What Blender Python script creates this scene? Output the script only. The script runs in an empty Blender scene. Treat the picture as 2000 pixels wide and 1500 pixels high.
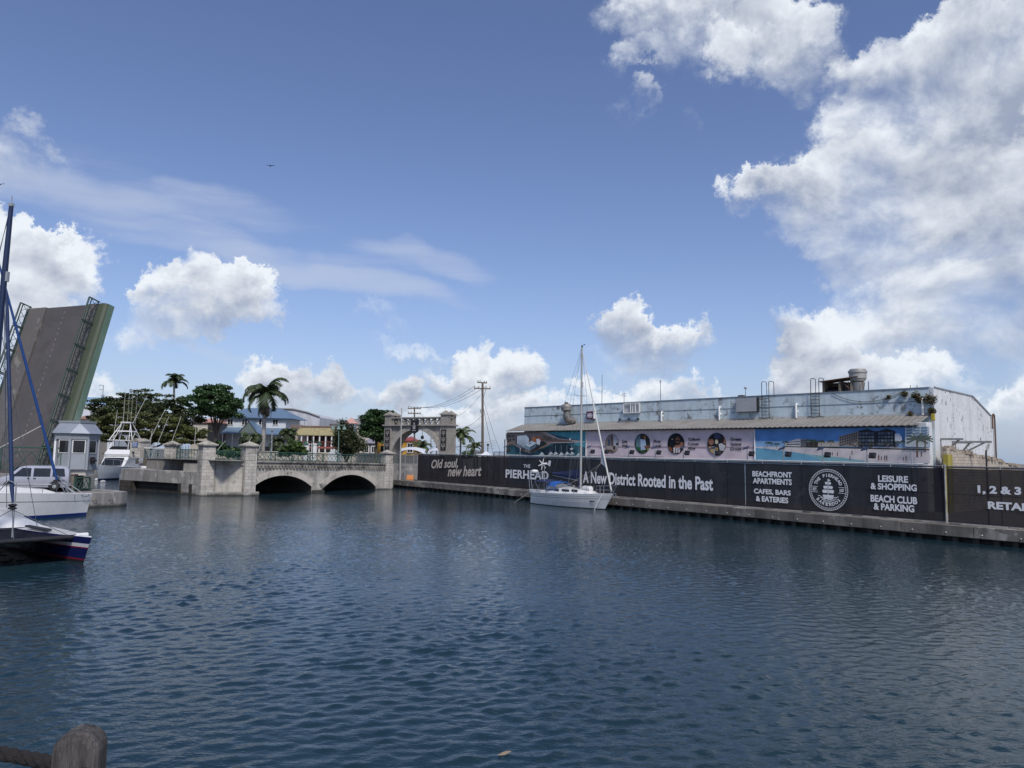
import bpy, math, random
import numpy as np
from mathutils import Vector, Matrix
R_ = math.radians
sc = bpy.context.scene
COL = sc.collection
random.seed(7); rng = np.random.default_rng(7)
V = Vector

# ------------------------------------------------------------------ camera
FPX, EYE = 1450.0, 4.5                      # focal length in photo pixels (2000 wide), eye above water
PITCH = math.atan((885.6-750)/FPX); ROLL = math.atan(.019)
_F = V((0, math.cos(PITCH), math.sin(PITCH))); _X = V((1, 0, 0)); _U0 = V((0, -math.sin(PITCH), math.cos(PITCH)))
_R = math.cos(ROLL)*_X + math.sin(ROLL)*_U0; _U = -math.sin(ROLL)*_X + math.cos(ROLL)*_U0
CAM = V((0, 0, EYE))
cam_d = bpy.data.cameras.new('camera'); cam = bpy.data.objects.new('camera', cam_d); COL.objects.link(cam)
cam_d.sensor_width = 36; cam_d.lens = FPX/2000*36; cam_d.clip_start = .05; cam_d.clip_end = 20000
cam.matrix_world = Matrix(((_R.x, _U.x, -_F.x, 0), (_R.y, _U.y, -_F.y, 0), (_R.z, _U.z, -_F.z, EYE), (0, 0, 0, 1)))
sc.camera = cam

def ray(px, py): return _F + _R*((px-1000)/FPX) - _U*((py-750)/FPX)
def at(px, py, Y): d = ray(px, py); return CAM + d*(Y/d.y)          # point of the view ray at distance Y
def onz(px, py, z): d = ray(px, py); return CAM + d*((z-EYE)/d.z)   # ... at height z
def onwall(px, py, P, d):                                             # ... on a vertical wall through P along d: (s, z)
    q = ray(px, py); det = -q.x*d[1] + d[0]*q.y
    t = (-P[0]*d[1] + d[0]*P[1])/det; s = (q.x*P[1]-q.y*P[0])/det
    return s, EYE + q.z*t

# ------------------------------------------------------------------ sun, sky, exposure
SUN_EL, SUN_AZ = R_(50), R_(163)            # azimuth clockwise from +Y
SUN_DIR = V((math.sin(SUN_AZ)*math.cos(SUN_EL), math.cos(SUN_AZ)*math.cos(SUN_EL), math.sin(SUN_EL)))
sl = bpy.data.lights.new('sun', 'SUN'); sl.energy = 2.4; sl.angle = R_(9); sl.color = (1, .96, .9)
so = bpy.data.objects.new('sun', sl); COL.objects.link(so)
so.rotation_euler = (-SUN_DIR).to_track_quat('-Z', 'Y').to_euler(); so.location = (0, 0, 60)
sc.view_settings.view_transform = 'Standard'; sc.view_settings.look = 'None'
sc.view_settings.gamma = 1; sc.view_settings.use_curve_mapping = False; sc.view_settings.exposure = .4

W = bpy.data.worlds.new('World'); sc.world = W; W.use_nodes = True
nt = W.node_tree; nt.nodes.clear(); L_ = nt.links.new
def N(t, **kw):
    n = nt.nodes.new(t)
    for k, v in kw.items(): setattr(n, k, v)
    return n
def plug(s, v):
    if isinstance(v, bpy.types.NodeSocket): nt.links.new(v, s)
    else: s.default_value = v
def mth(op, a, b=0.0, c=0.0, clamp=False):
    n = N('ShaderNodeMath', operation=op, use_clamp=clamp)
    plug(n.inputs[0], a); plug(n.inputs[1], b); plug(n.inputs[2], c); return n.outputs[0]
def dot(a, v):
    n = N('ShaderNodeVectorMath', operation='DOT_PRODUCT'); plug(n.inputs[0], a); n.inputs[1].default_value = v; return n.outputs['Value']
def mixc(f, a, b, mode='MIX'):
    n = N('ShaderNodeMix', data_type='RGBA', blend_type=mode); plug(n.inputs[0], f); plug(n.inputs[6], a); plug(n.inputs[7], b); return n.outputs[2]
def sstep(x, lo, hi):
    n = N('ShaderNodeMapRange', interpolation_type='SMOOTHSTEP'); plug(n.inputs[0], x); plug(n.inputs[1], lo); plug(n.inputs[2], hi); return n.outputs[0]
D = N('ShaderNodeTexCoord').outputs['Generated']
sky = N('ShaderNodeTexSky', sky_type='NISHITA', sun_disc=False, sun_elevation=SUN_EL, sun_rotation=SUN_AZ,
        altitude=0, air_density=1.0, dust_density=1.0, ozone_density=2.5)
def noise(vec, scale, detail, rough, dist=0.0):
    n = N('ShaderNodeTexNoise'); plug(n.inputs['Vector'], vec); n.inputs['Scale'].default_value = scale; n.inputs['Detail'].default_value = detail
    n.inputs['Roughness'].default_value = rough; n.inputs['Distortion'].default_value = dist; return n.outputs[0]
def vadd(a, v):
    n = N('ShaderNodeVectorMath', operation='ADD'); plug(n.inputs[0], a); n.inputs[1].default_value = v; return n.outputs[0]
def vmul(a, v):
    n = N('ShaderNodeVectorMath', operation='MULTIPLY'); plug(n.inputs[0], a); n.inputs[1].default_value = v; return n.outputs[0]
def blobs(lst, DW):
    """sum of soft elliptical masses in the sky (direction space): total weight and weighted height"""
    tot = hgt = None
    for (px, py, rx, ry, rot, st) in lst:
        c = ray(px, py).normalized(); a = R_(rot)
        T0 = (_R - c*c.dot(_R)).normalized(); B0 = c.cross(T0)*-1
        if B0.z < 0: B0 = -B0
        T = T0*math.cos(a) + B0*math.sin(a); B = B0*math.cos(a) - T0*math.sin(a)
        k = ray(px, py).length
        u = dot(DW, T*(FPX/rx)); v = dot(DW, B*(FPX/ry))
        w = mth('SUBTRACT', 1.0, mth('MULTIPLY_ADD', u, u, mth('MULTIPLY', v, v)))
        w = mth('MULTIPLY', mth('MAXIMUM', w, 0.0), st)
        tot = w if tot is None else mth('ADD', tot, w)
        wv = mth('MULTIPLY', w, v)
        hgt = wv if hgt is None else mth('ADD', hgt, wv)
    return tot, hgt
CUM = [ # px, py, rx, ry, rot, strength
 (10,570,120,130,-10,1.3),(70,640,85,60,0,.8),(-30,620,120,110,0,.9),(20,490,60,65,0,.9),
 (370,592,150,62,0,1.15),(300,575,70,55,0,.9),(480,590,110,70,0,1.1),(370,545,55,55,0,.8),(245,640,60,36,0,.34),(480,560,55,50,0,.7),
 (555,745,70,45,0,.7),(570,770,90,35,0,.5),(190,735,60,45,0,.6),
 (755,630,80,40,0,.34),(820,690,130,24,0,.3),
 (945,710,50,60,0,.8),(990,755,110,60,0,.8),(770,785,60,45,0,.6),(880,745,110,40,0,.45),(920,840,170,45,0,.5),
 (1240,635,55,80,0,1.1),(1310,670,85,50,0,.8),(1230,705,80,30,0,.35),
 (1280,765,90,55,0,.9),(1190,775,70,45,0,.8),(1370,785,70,45,0,.5),
 (1620,725,110,80,0,1.0),(1750,735,110,65,0,1.0),(1540,640,80,45,0,.35),(1670,650,120,70,0,.55),
 (1450,425,62,46,0,.65),(1550,415,95,66,0,.9),(1560,490,90,50,0,.45),(1680,400,170,120,0,.95),
 (1780,260,170,120,25,1.0),(1640,330,80,50,20,.6),(1920,120,150,100,30,.9),(1880,430,210,130,0,1.0),(1950,590,200,110,0,.9),(1780,560,170,90,0,.6),
 (1620,260,70,80,30,.6),(1700,165,90,65,20,.8),(1800,120,110,70,25,.75),(1990,330,120,100,0,.9),
 (1360,75,120,100,-30,.6),(1300,20,110,60,0,.5),(1550,105,100,90,25,.75),(1480,10,160,50,0,.6),(1270,130,60,40,0,.45),
 (1280,225,60,30,-35,.34),(1370,270,40,45,20,.34),
 (1940,790,60,45,0,.45),(-170,560,200,150,0,1.1),(2270,350,250,400,0,1.2),(2300,800,300,160,0,.8),
 (-140,330,200,120,0,.6),(0,250,70,100,0,.34),
 (1130,820,260,40,0,.5),(660,800,200,36,0,.3),(1480,790,200,45,0,.3)]
CIR = [(260,365,380,48,-11,.6),(540,485,380,36,-12,.62),(810,488,160,28,-8,.6),(120,300,220,60,-5,.3),(700,530,240,26,-8,.35),(500,700,500,22,-4,.25),(400,690,260,18,-3,.2)]
def warp(scale, detail, rough, amt):
    n = N('ShaderNodeTexNoise'); plug(n.inputs['Vector'], D); n.inputs['Scale'].default_value = scale; n.inputs['Detail'].default_value = detail; n.inputs['Roughness'].default_value = rough
    s = N('ShaderNodeVectorMath', operation='MULTIPLY_ADD'); plug(s.inputs[0], n.outputs[1]); s.inputs[1].default_value = (amt, amt, amt); s.inputs[2].default_value = (-amt*.5,)*3
    a = N('ShaderNodeVectorMath', operation='ADD'); plug(a.inputs[0], D); plug(a.inputs[1], s.outputs[0]); return a.outputs[0]
ct, ch = blobs(CUM, warp(5.0, 10, .68, .26))
Dw = vmul(D, (1, 1, 1.35))
n1 = noise(Dw, 6.5, 10, .56, .25)
n1b = noise(vadd(Dw, tuple(V((.35, -.15, 1.0)).normalized()*.022)), 6.5, 10, .56, .25)
n2 = noise(Dw, 2.6, 3, .5)
n2b = noise(vadd(Dw, tuple(V((.35, -.15, 1.0)).normalized()*.07)), 2.6, 3, .5)
sat = mth('SUBTRACT', 1.0, mth('POWER', 2.718, mth('MULTIPLY', ct, -1.7)))
dens = mth('ADD', mth('MULTIPLY', sat, 1.36), mth('MULTIPLY', mth('SUBTRACT', n1, .5), 3.0))
dens = mth('ADD', dens, mth('MULTIPLY', mth('SUBTRACT', n2, .5), 1.1))
gate = sstep(ct, .0, .45)
hh = mth('DIVIDE', ch, mth('MAXIMUM', ct, .05))
top_ = sstep(hh, -.35, .45)
alpha = mth('MULTIPLY', sstep(dens, .12, mth('SUBTRACT', 1.65, mth('MULTIPLY', top_, .75))), gate)
rel = mth('SUBTRACT', n1, n1b)                                   # relief towards the light
core = sstep(dens, .7, 1.7)
lit = mth('ADD', mth('MULTIPLY', rel, 3.8), mth('MULTIPLY_ADD', hh, .7, .56))
lit = mth('ADD', lit, mth('MULTIPLY', mth('SUBTRACT', n2, n2b), 2.6))
lit = mth('SUBTRACT', lit, mth('MULTIPLY', core, .28))
lit = mth('ADD', lit, mth('MULTIPLY', mth('SUBTRACT', n2, .5), .8))
lit = mth('ADD', lit, 0.0, clamp=True)
ccol = mixc(lit, (.27, .31, .40, 1), (.65, .685, .73, 1))
cit, _ = blobs(CIR, warp(3.0, 6, .5, .16))
nc = noise(vmul(D, (2.0, 2.0, 14.0)), 4.0, 6, .55, .3)
cal = mth('MULTIPLY', sstep(mth('ADD', cit, mth('MULTIPLY', mth('SUBTRACT', nc, .5), .9)), .0, .9), sstep(cit, .0, .35))
cal = mth('MULTIPLY', cal, .56)
sepz = N('ShaderNodeSeparateXYZ'); plug(sepz.inputs[0], D)
SKYK = .088
skyc = mixc(1.0, sky.outputs[0], (SKYK*.98, SKYK*.94, SKYK*1.10, 1), 'MULTIPLY')
hz = mth('POWER', mth('SUBTRACT', 1.0, mth('MAXIMUM', sepz.outputs[2], 0.0), clamp=True), 9.0)
skyc = mixc(mth('MULTIPLY', hz, .55), skyc, (.30, .42, .62, 1))
skyc = mixc(cal, skyc, (.42, .47, .58, 1))
full = mixc(alpha, skyc, ccol)
bg = N('ShaderNodeBackground'); plug(bg.inputs[0], full); bg.inputs[1].default_value = 1.0
wo = N('ShaderNodeOutputWorld'); L_(bg.outputs[0], wo.inputs[0])
W.cycles.sampling_method = 'MANUAL'; W.cycles.sample_map_resolution = 1024

# ------------------------------------------------------------------ mesh builder
class MB:
    def __init__(s, M=None): s.v = []; s.f = []; s.m = []; s.c = []; s.M = M; s.mi = 0; s.col = (1, 1, 1)
    def add(s, vs, fs):
        b = len(s.v)
        if s.M is not None: vs = [s.M @ V(p) for p in vs]
        s.v += [tuple(p) for p in vs]
        for f in fs: s.f.append([i+b for i in f]); s.m.append(s.mi); s.c.append(s.col)
        return s
    def frame(s, o, a, b, c):
        o, a, b, c = V(o), V(a), V(b), V(c)
        p = [o, o+a, o+a+b, o+b, o+c, o+a+c, o+a+b+c, o+b+c]
        return s.add(p, [(0, 3, 2, 1), (4, 5, 6, 7), (0, 1, 5, 4), (1, 2, 6, 5), (2, 3, 7, 6), (3, 0, 4, 7)])
    def box(s, c, d, rz=0.0):                         # centre of the base, size
        ca, sa = math.cos(rz), math.sin(rz); a = V((ca, sa, 0))*d[0]; b = V((-sa, ca, 0))*d[1]
        return s.frame(V(c)-a/2-b/2, a, b, (0, 0, d[2]))
    def prism(s, pts, vec):
        n = len(pts); vec = V(vec); p = [V(q) for q in pts]
        return s.add(p+[q+vec for q in p], [list(range(n))[::-1], list(range(n, 2*n))]+[(i, (i+1) % n, n+(i+1) % n, n+i) for i in range(n)])
    def poly(s, pts): return s.add(pts, [list(range(len(pts)))])
    def tube(s, p, q, r, r2=None, n=6):
        p, q = V(p), V(q); r2 = r if r2 is None else r2; d = (q-p)
        if d.length < 1e-6: return s
        d.normalize(); a = d.orthogonal().normalized(); b = d.cross(a); vs = []
        for c, rr in ((p, r), (q, r2)):
            for k in range(n): t = 2*math.pi*k/n; vs.append(c+(a*math.cos(t)+b*math.sin(t))*rr)
        return s.add(vs, [(k, (k+1) % n, n+(k+1) % n, n+k) for k in range(n)]+[list(range(n))[::-1], list(range(n, 2*n))])
    def path(s, pts, r, n=6):
        pts = [V(p) for p in pts]; vs = []; fs = []; a = None; m = len(pts)
        for i, p in enumerate(pts):
            d = (pts[min(i+1, m-1)]-pts[max(i-1, 0)]).normalized()
            a = d.orthogonal().normalized() if a is None else (a-d*a.dot(d)).normalized()
            b = d.cross(a); rr = r[i] if isinstance(r, (list, tuple)) else r
            for k in range(n): t = 2*math.pi*k/n; vs.append(p+(a*math.cos(t)+b*math.sin(t))*rr)
        for i in range(m-1):
            for k in range(n): fs.append((i*n+k, i*n+(k+1) % n, (i+1)*n+(k+1) % n, (i+1)*n+k))
        fs += [list(range(n))[::-1], list(range((m-1)*n, m*n))]
        return s.add(vs, fs)
    def lathe(s, c, prof, n=16, sx=1.0, sy=1.0):
        c = V(c); vs = []; m = len(prof)
        for r, z in prof:
            for k in range(n): t = 2*math.pi*k/n; vs.append(c+V((math.cos(t)*r*sx, math.sin(t)*r*sy, z)))
        fs = [(i*n+k, i*n+(k+1) % n, (i+1)*n+(k+1) % n, (i+1)*n+k) for i in range(m-1) for k in range(n)]
        fs += [list(range(n))[::-1], list(range((m-1)*n, m*n))]
        return s.add(vs, fs)
    def grid(s, P):                                   # P[i][j] points
        h, w = len(P), len(P[0]); vs = [q for row in P for q in row]
        return s.add(vs, [(i*w+j, i*w+j+1, (i+1)*w+j+1, (i+1)*w+j) for i in range(h-1) for j in range(w-1)])
    def build(s, name, mats, parent=None, smooth=0, bevel=0, uv=True, col=False, double=False):
        me = bpy.data.meshes.new(name); me.from_pydata(s.v, [], s.f)
        if not isinstance(mats, (list, tuple)): mats = [mats]
        for m in mats: me.materials.append(m)
        if len(mats) > 1: me.polygons.foreach_set('material_index', s.m)
        if col:
            a = me.attributes.new('Col', 'FLOAT_COLOR', 'FACE'); a.data.foreach_set('color', [x for c in s.c for x in (c[0], c[1], c[2], 1.0)])
        if uv and len(s.f):
            lay = me.uv_layers.new(name='UVMap'); buf = []
            for p in me.polygons:
                n = p.normal
                if abs(n.z) > .85: buf += [x for i in p.vertices for x in (me.vertices[i].co.x, me.vertices[i].co.y)]
                else:
                    h = math.hypot(n.x, n.y); tx, ty = -n.y/h, n.x/h
                    buf += [x for i in p.vertices for x in (me.vertices[i].co.x*tx+me.vertices[i].co.y*ty, me.vertices[i].co.z)]
            lay.data.foreach_set('uv', buf)
        if smooth:
            me.shade_smooth()
            if smooth < 180: me.set_sharp_from_angle(angle=R_(smooth))
        me.update()
        return link(name, me, parent, bevel)
def link(name, me, parent=None, bevel=0):
    o = bpy.data.objects.new(name, me); COL.objects.link(o)
    if parent is not None: adopt(o, parent)
    if bevel:
        b = o.modifiers.new('bevel', 'BEVEL'); b.width = bevel; b.segments = 2; b.limit_method = 'ANGLE'; b.angle_limit = R_(40)
    return o
WM = {}
def wmat(o): return WM.get(o.name, Matrix.Identity(4))
def adopt(o, parent):
    o.parent = parent; o.matrix_parent_inverse = wmat(parent).inverted()
def tag(o, label, cat, group=None, kind=None):
    o['label'] = label; o['category'] = cat
    if group: o['group'] = group
    if kind: o['kind'] = kind
    return o
def thing(name, label, cat, loc, rz=0.0, group=None):
    o = bpy.data.objects.new(name, None); COL.objects.link(o); o.location = loc; o.rotation_euler = (0, 0, rz); o.empty_display_size = .2
    WM[o.name] = Matrix.Translation(V(loc)) @ Matrix.Rotation(rz, 4, 'Z')
    return tag(o, label, cat, group)
def struct(o): o['kind'] = 'structure'; return o
def dup(root, loc, rz=None, label=None):
    c = root.copy(); COL.objects.link(c); c.location = loc
    if rz is not None: c.rotation_euler = (0, 0, rz)
    if label: c['label'] = label
    for ch in list(root.children):
        d = ch.copy(); COL.objects.link(d); d.parent = c; d.matrix_parent_inverse = ch.matrix_parent_inverse.copy()
        for g in list(ch.children): e = g.copy(); COL.objects.link(e); e.parent = d; e.matrix_parent_inverse = g.matrix_parent_inverse.copy()
    return c
def Mloc(loc, rz=0.0): return Matrix.Translation(V(loc)) @ Matrix.Rotation(rz, 4, 'Z')
def basis(o, x, y, z):
    x, y, z = V(x), V(y), V(z)
    return Matrix(((x.x, y.x, z.x, o[0]), (x.y, y.y, z.y, o[1]), (x.z, y.z, z.z, o[2]), (0, 0, 0, 1)))

# ------------------------------------------------------------------ materials
def mat(name, c, c2=None, scale=2.0, rough=.7, metal=0.0, bump=0.0, bscale=None, streak=0.0, scol=(.05, .045, .04), sscale=1.2,
        patch=0.0, pcol=(.05, .05, .05), pscale=1.0, tide=None, tidecol=(.02, .022, .015), brick=None, spec=.5, detail=6, contrast=.25, ribs=None, trans=None, coat=0.0, pz=1.0):
    m = bpy.data.materials.new(name); m.use_nodes = True; t = m.node_tree; lk = t.links.new
    b = t.nodes['Principled BSDF']; b.inputs['Roughness'].default_value = rough; b.inputs['Metallic'].default_value = metal
    b.inputs['Specular IOR Level'].default_value = spec; b.inputs['Coat Weight'].default_value = coat
    tc = t.nodes.new('ShaderNodeTexCoord'); P = tc.outputs['Object']
    if pz != 1.0: pm0 = t.nodes.new('ShaderNodeMapping'); pm0.inputs['Scale'].default_value = (1, 1, pz); lk(P, pm0.inputs[0]); P = pm0.outputs[0]
    def nz(sc_, det=detail, r=.6, vec=None):
        n = t.nodes.new('ShaderNodeTexNoise'); n.inputs['Scale'].default_value = sc_; n.inputs['Detail'].default_value = det; n.inputs['Roughness'].default_value = r
        lk(vec or P, n.inputs['Vector']); return n.outputs[0]
    def mr(x, lo, hi, a=0.0, z=1.0):
        n = t.nodes.new('ShaderNodeMapRange'); lk(x, n.inputs[0]); n.inputs[1].default_value = lo; n.inputs[2].default_value = hi; n.inputs[3].default_value = a; n.inputs[4].default_value = z; return n.outputs[0]
    def mx(f, a, z, mode='MIX'):
        n = t.nodes.new('ShaderNodeMix'); n.data_type = 'RGBA'; n.blend_type = mode
        for i, q in ((0, f), (6, a), (7, z)):
            if isinstance(q, bpy.types.NodeSocket): lk(q, n.inputs[i])
            else: n.inputs[i].default_value = q if i == 0 else (*q[:3], 1)
        return n.outputs[2]
    c2 = c2 or tuple(x*.82 for x in c)
    f0 = nz(scale); col = mx(mr(f0, .5-contrast, .5+contrast), c, c2)
    hgt = None
    if brick:                                          # (block width, row height, mortar, mortar colour, tone spread)
        uvm = tc.outputs['UV']; bt = t.nodes.new('ShaderNodeTexBrick'); lk(uvm, bt.inputs['Vector'])
        bt.inputs['Color1'].default_value = (1, 1, 1, 1); bv = brick[4] if len(brick) > 4 else .8; bt.inputs['Color2'].default_value = (bv, bv, bv, 1); bt.inputs['Mortar'].default_value = (*brick[3], 1)
        bt.inputs['Scale'].default_value = 1; bt.inputs['Brick Width'].default_value = brick[0]; bt.inputs['Row Height'].default_value = brick[1]
        bt.inputs['Mortar Size'].default_value = brick[2]; bt.inputs['Mortar Smooth'].default_value = .3
        col = mx(1.0, col, bt.outputs[0], 'MULTIPLY'); hgt = bt.outputs[1]
    if ribs:                                           # (pitch m along UV x, strength): sheet ribs or plank joints
        wv = t.nodes.new('ShaderNodeTexWave'); lk(tc.outputs['UV'], wv.inputs['Vector']); wv.inputs['Scale'].default_value = 1/ribs[0]*.5*2*math.pi/ (2*math.pi); wv.inputs['Distortion'].default_value = .0
        col = mx(mr(wv.outputs[0], .0, .25, ribs[1], 0), col, tuple(x*.45 for x in c))
        hgt = wv.outputs[0]
    if patch:
        pk = t.nodes.new('ShaderNodeMath'); pk.operation = 'MULTIPLY'; lk(mr(nz(pscale, 8, .7), .60-.16*patch, .64-.14*patch, 0, .9), pk.inputs[0]); lk(mr(nz(pscale*.22, 2), .42, .58), pk.inputs[1])
        col = mx(pk.outputs[0], col, pcol)
    if streak:
        mp = t.nodes.new('ShaderNodeMapping'); mp.inputs['Scale'].default_value = (sscale, sscale, sscale*.12); lk(P, mp.inputs[0])
        col = mx(mr(nz(1.0, 5, .65, mp.outputs[0]), .48, .72, 0, streak), col, scol)
    if tide:
        sp = t.nodes.new('ShaderNodeSeparateXYZ'); g = t.nodes.new('ShaderNodeNewGeometry'); lk(g.outputs['Position'], sp.inputs[0])
        ad = t.nodes.new('ShaderNodeMath'); ad.operation = 'MULTIPLY_ADD'; lk(nz(2.5, 4), ad.inputs[0]); ad.inputs[1].default_value = .35; lk(sp.outputs[2], ad.inputs[2])
        col = mx(mr(ad.outputs[0], tide+.12, tide+.34, .92, 0), col, tidecol)
    lk(col, b.inputs['Base Color'])
    lk(mr(nz(scale*2.2, 4), .3, .7, max(rough-.08, .02), min(rough+.1, 1)), b.inputs['Roughness'])
    if bump:
        bp = t.nodes.new('ShaderNodeBump'); bp.inputs['Strength'].default_value = min(bump, 1); bp.inputs['Distance'].default_value = .03
        lk(hgt if (hgt is not None and not bscale) else nz(bscale or scale*6, 6), bp.inputs['Height']); lk(bp.outputs[0], b.inputs['Normal'])
    if trans:
        tb = t.nodes.new('ShaderNodeBsdfTransparent'); ms = t.nodes.new('ShaderNodeMixShader'); ms.inputs[0].default_value = trans
        lk(b.outputs[0], ms.inputs[1]); lk(tb.outputs[0], ms.inputs[2]); lk(ms.outputs[0], t.nodes['Material Output'].inputs[0])
    return m
def leafmat(name, a, b, c=None):
    m = bpy.data.materials.new(name); m.use_nodes = True; t = m.node_tree; lk = t.links.new; p = t.nodes['Principled BSDF']
    g = t.nodes.new('ShaderNodeNewGeometry'); r = t.nodes.new('ShaderNodeValToRGB'); lk(g.outputs['Random Per Island'], r.inputs[0])
    r.color_ramp.elements[0].color = (*a, 1); r.color_ramp.elements[1].color = (*b, 1)
    if c: r.color_ramp.elements[1].position = .86; e = r.color_ramp.elements.new(1.0); e.color = (*c, 1)
    n = t.nodes.new('ShaderNodeTexNoise'); n.inputs['Scale'].default_value = .35; tc = t.nodes.new('ShaderNodeTexCoord'); lk(tc.outputs['Object'], n.inputs[0])
    mp = t.nodes.new('ShaderNodeMapRange'); lk(n.outputs[0], mp.inputs[0]); mp.inputs[1].default_value = .3; mp.inputs[2].default_value = .7; mp.inputs[3].default_value = .6; mp.inputs[4].default_value = 1.35
    x = t.nodes.new('ShaderNodeMix'); x.data_type = 'RGBA'; x.blend_type = 'MULTIPLY'; x.inputs[0].default_value = 1; lk(r.outputs[0], x.inputs[6]); lk(mp.outputs[0], x.inputs[7])
    lk(x.outputs[2], p.inputs['Base Color']); p.inputs['Roughness'].default_value = .55
    tr = t.nodes.new('ShaderNodeBsdfTranslucent'); lk(x.outputs[2], tr.inputs[0]); ms = t.nodes.new('ShaderNodeMixShader'); ms.inputs[0].default_value = .25
    lk(p.outputs[0], ms.inputs[1]); lk(tr.outputs[0], ms.inputs[2]); lk(ms.outputs[0], t.nodes['Material Output'].inputs[0])
    return m
def printmat(name, rough=.6):
    m = bpy.data.materials.new(name); m.use_nodes = True; t = m.node_tree; p = t.nodes['Principled BSDF']; p.inputs['Roughness'].default_value = rough; p.inputs['Specular IOR Level'].default_value = .3
    a = t.nodes.new('ShaderNodeAttribute'); a.attribute_name = 'Col'
    n = t.nodes.new('ShaderNodeTexNoise'); n.inputs['Scale'].default_value = 1.3; n.inputs['Detail'].default_value = 5; tc = t.nodes.new('ShaderNodeTexCoord'); t.links.new(tc.outputs['Object'], n.inputs[0])
    mp = t.nodes.new('ShaderNodeMapRange'); t.links.new(n.outputs[0], mp.inputs[0]); mp.inputs[1].default_value = .3; mp.inputs[2].default_value = .7; mp.inputs[3].default_value = .86; mp.inputs[4].default_value = 1.1
    x = t.nodes.new('ShaderNodeMix'); x.data_type = 'RGBA'; x.blend_type = 'MULTIPLY'; x.inputs[0].default_value = 1
    t.links.new(a.outputs[0], x.inputs[6]); t.links.new(mp.outputs[0], x.inputs[7]); t.links.new(x.outputs[2], p.inputs['Base Color'])
    return m
m_white = mat('white_gelcoat', (.72, .72, .70), (.62, .62, .60), 1.2, .25, coat=.3, streak=.12, scol=(.35, .32, .25), sscale=2)
m_whitep = mat('white_paint', (.74, .74, .72), (.62, .62, .6), 3, .5)
m_glass = mat('dark_glass', (.012, .014, .016), (.02, .022, .025), 1, .06)
m_black = mat('black_paint', (.012, .012, .013), (.02, .02, .022), 4, .5)
m_steel = mat('stainless', (.55, .56, .57), (.45, .46, .47), 5, .3, .9)
m_alu = mat('grey_aluminium', (.42, .43, .43), (.36, .37, .37), 4, .4, .5)
m_rope = mat('rope_fibre', (.45, .43, .38), (.3, .28, .24), 30, .9)
m_wire = mat('black_wire', (.02, .02, .02), None, 3, .6)
m_wirel = mat('rigging_wire', (.25, .26, .27), None, 3, .4, .7)
m_stone = mat('coral_stone', (.60, .565, .50), (.44, .415, .365), 1.6, .85, bump=.5, streak=.55, scol=(.09, .08, .065), sscale=1.6, patch=.38, pcol=(.17, .155, .13), pscale=.9, tide=.05, brick=(.62, .31, .014, (.5, .47, .42)))
m_stonew = mat('coral_stone_wall', (.55, .52, .455), (.40, .38, .335), 1.1, .85, bump=.3, streak=.62, scol=(.07, .062, .05), sscale=.9, patch=.22, pcol=(.2, .18, .15), pscale=.7, tide=.1, brick=(.9, .42, .010, (.62, .6, .55)))
m_conc = mat('grey_concrete', (.33, .315, .29), (.20, .19, .175), .8, .85, bump=.3, streak=.6, scol=(.065, .058, .05), sscale=1.1, patch=.4, pcol=(.45, .43, .4), pscale=.8, tide=.12)
m_concd = mat('dark_wet_concrete', (.05, .045, .035), (.02, .018, .014), 1.2, .7, bump=.6, bscale=5)
m_cap = mat('quay_cap_concrete', (.19, .172, .148), (.10, .09, .078), .7, .85, bump=.4, bscale=4, streak=.75, scol=(.045, .04, .034), sscale=1.0, patch=.45, pcol=(.36, .34, .3), pscale=.55, tide=.05)
m_green = mat('dark_green_paint', (.028, .085, .062), (.02, .06, .045), 3, .5)
m_ground = mat('ground_paving', (.22, .21, .19), (.15, .14, .13), .4, .9, bump=.3)
m_asph = mat('asphalt', (.075, .072, .072), (.05, .048, .048), .5, .9, bump=.3, bscale=20)
m_bark = mat('tree_bark', (.11, .09, .07), (.06, .05, .04), 3, .9, bump=.6)
m_palmtrunk = mat('palm_trunk', (.38, .36, .33), (.25, .23, .2), 2, .85)
m_navy = mat('navy_canvas', (.012, .022, .075), (.008, .015, .05), 2, .75)
m_blue = mat('bright_blue_canvas', (.012, .10, .36), (.01, .07, .27), 2, .7)
m_ink = mat('white_ink', (.78, .78, .78), (.68, .68, .68), 1.5, .6)
m_print = printmat('printed_vinyl')
m_rust = mat('rusty_metal', (.16, .09, .055), (.07, .045, .035), 4, .8)
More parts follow.
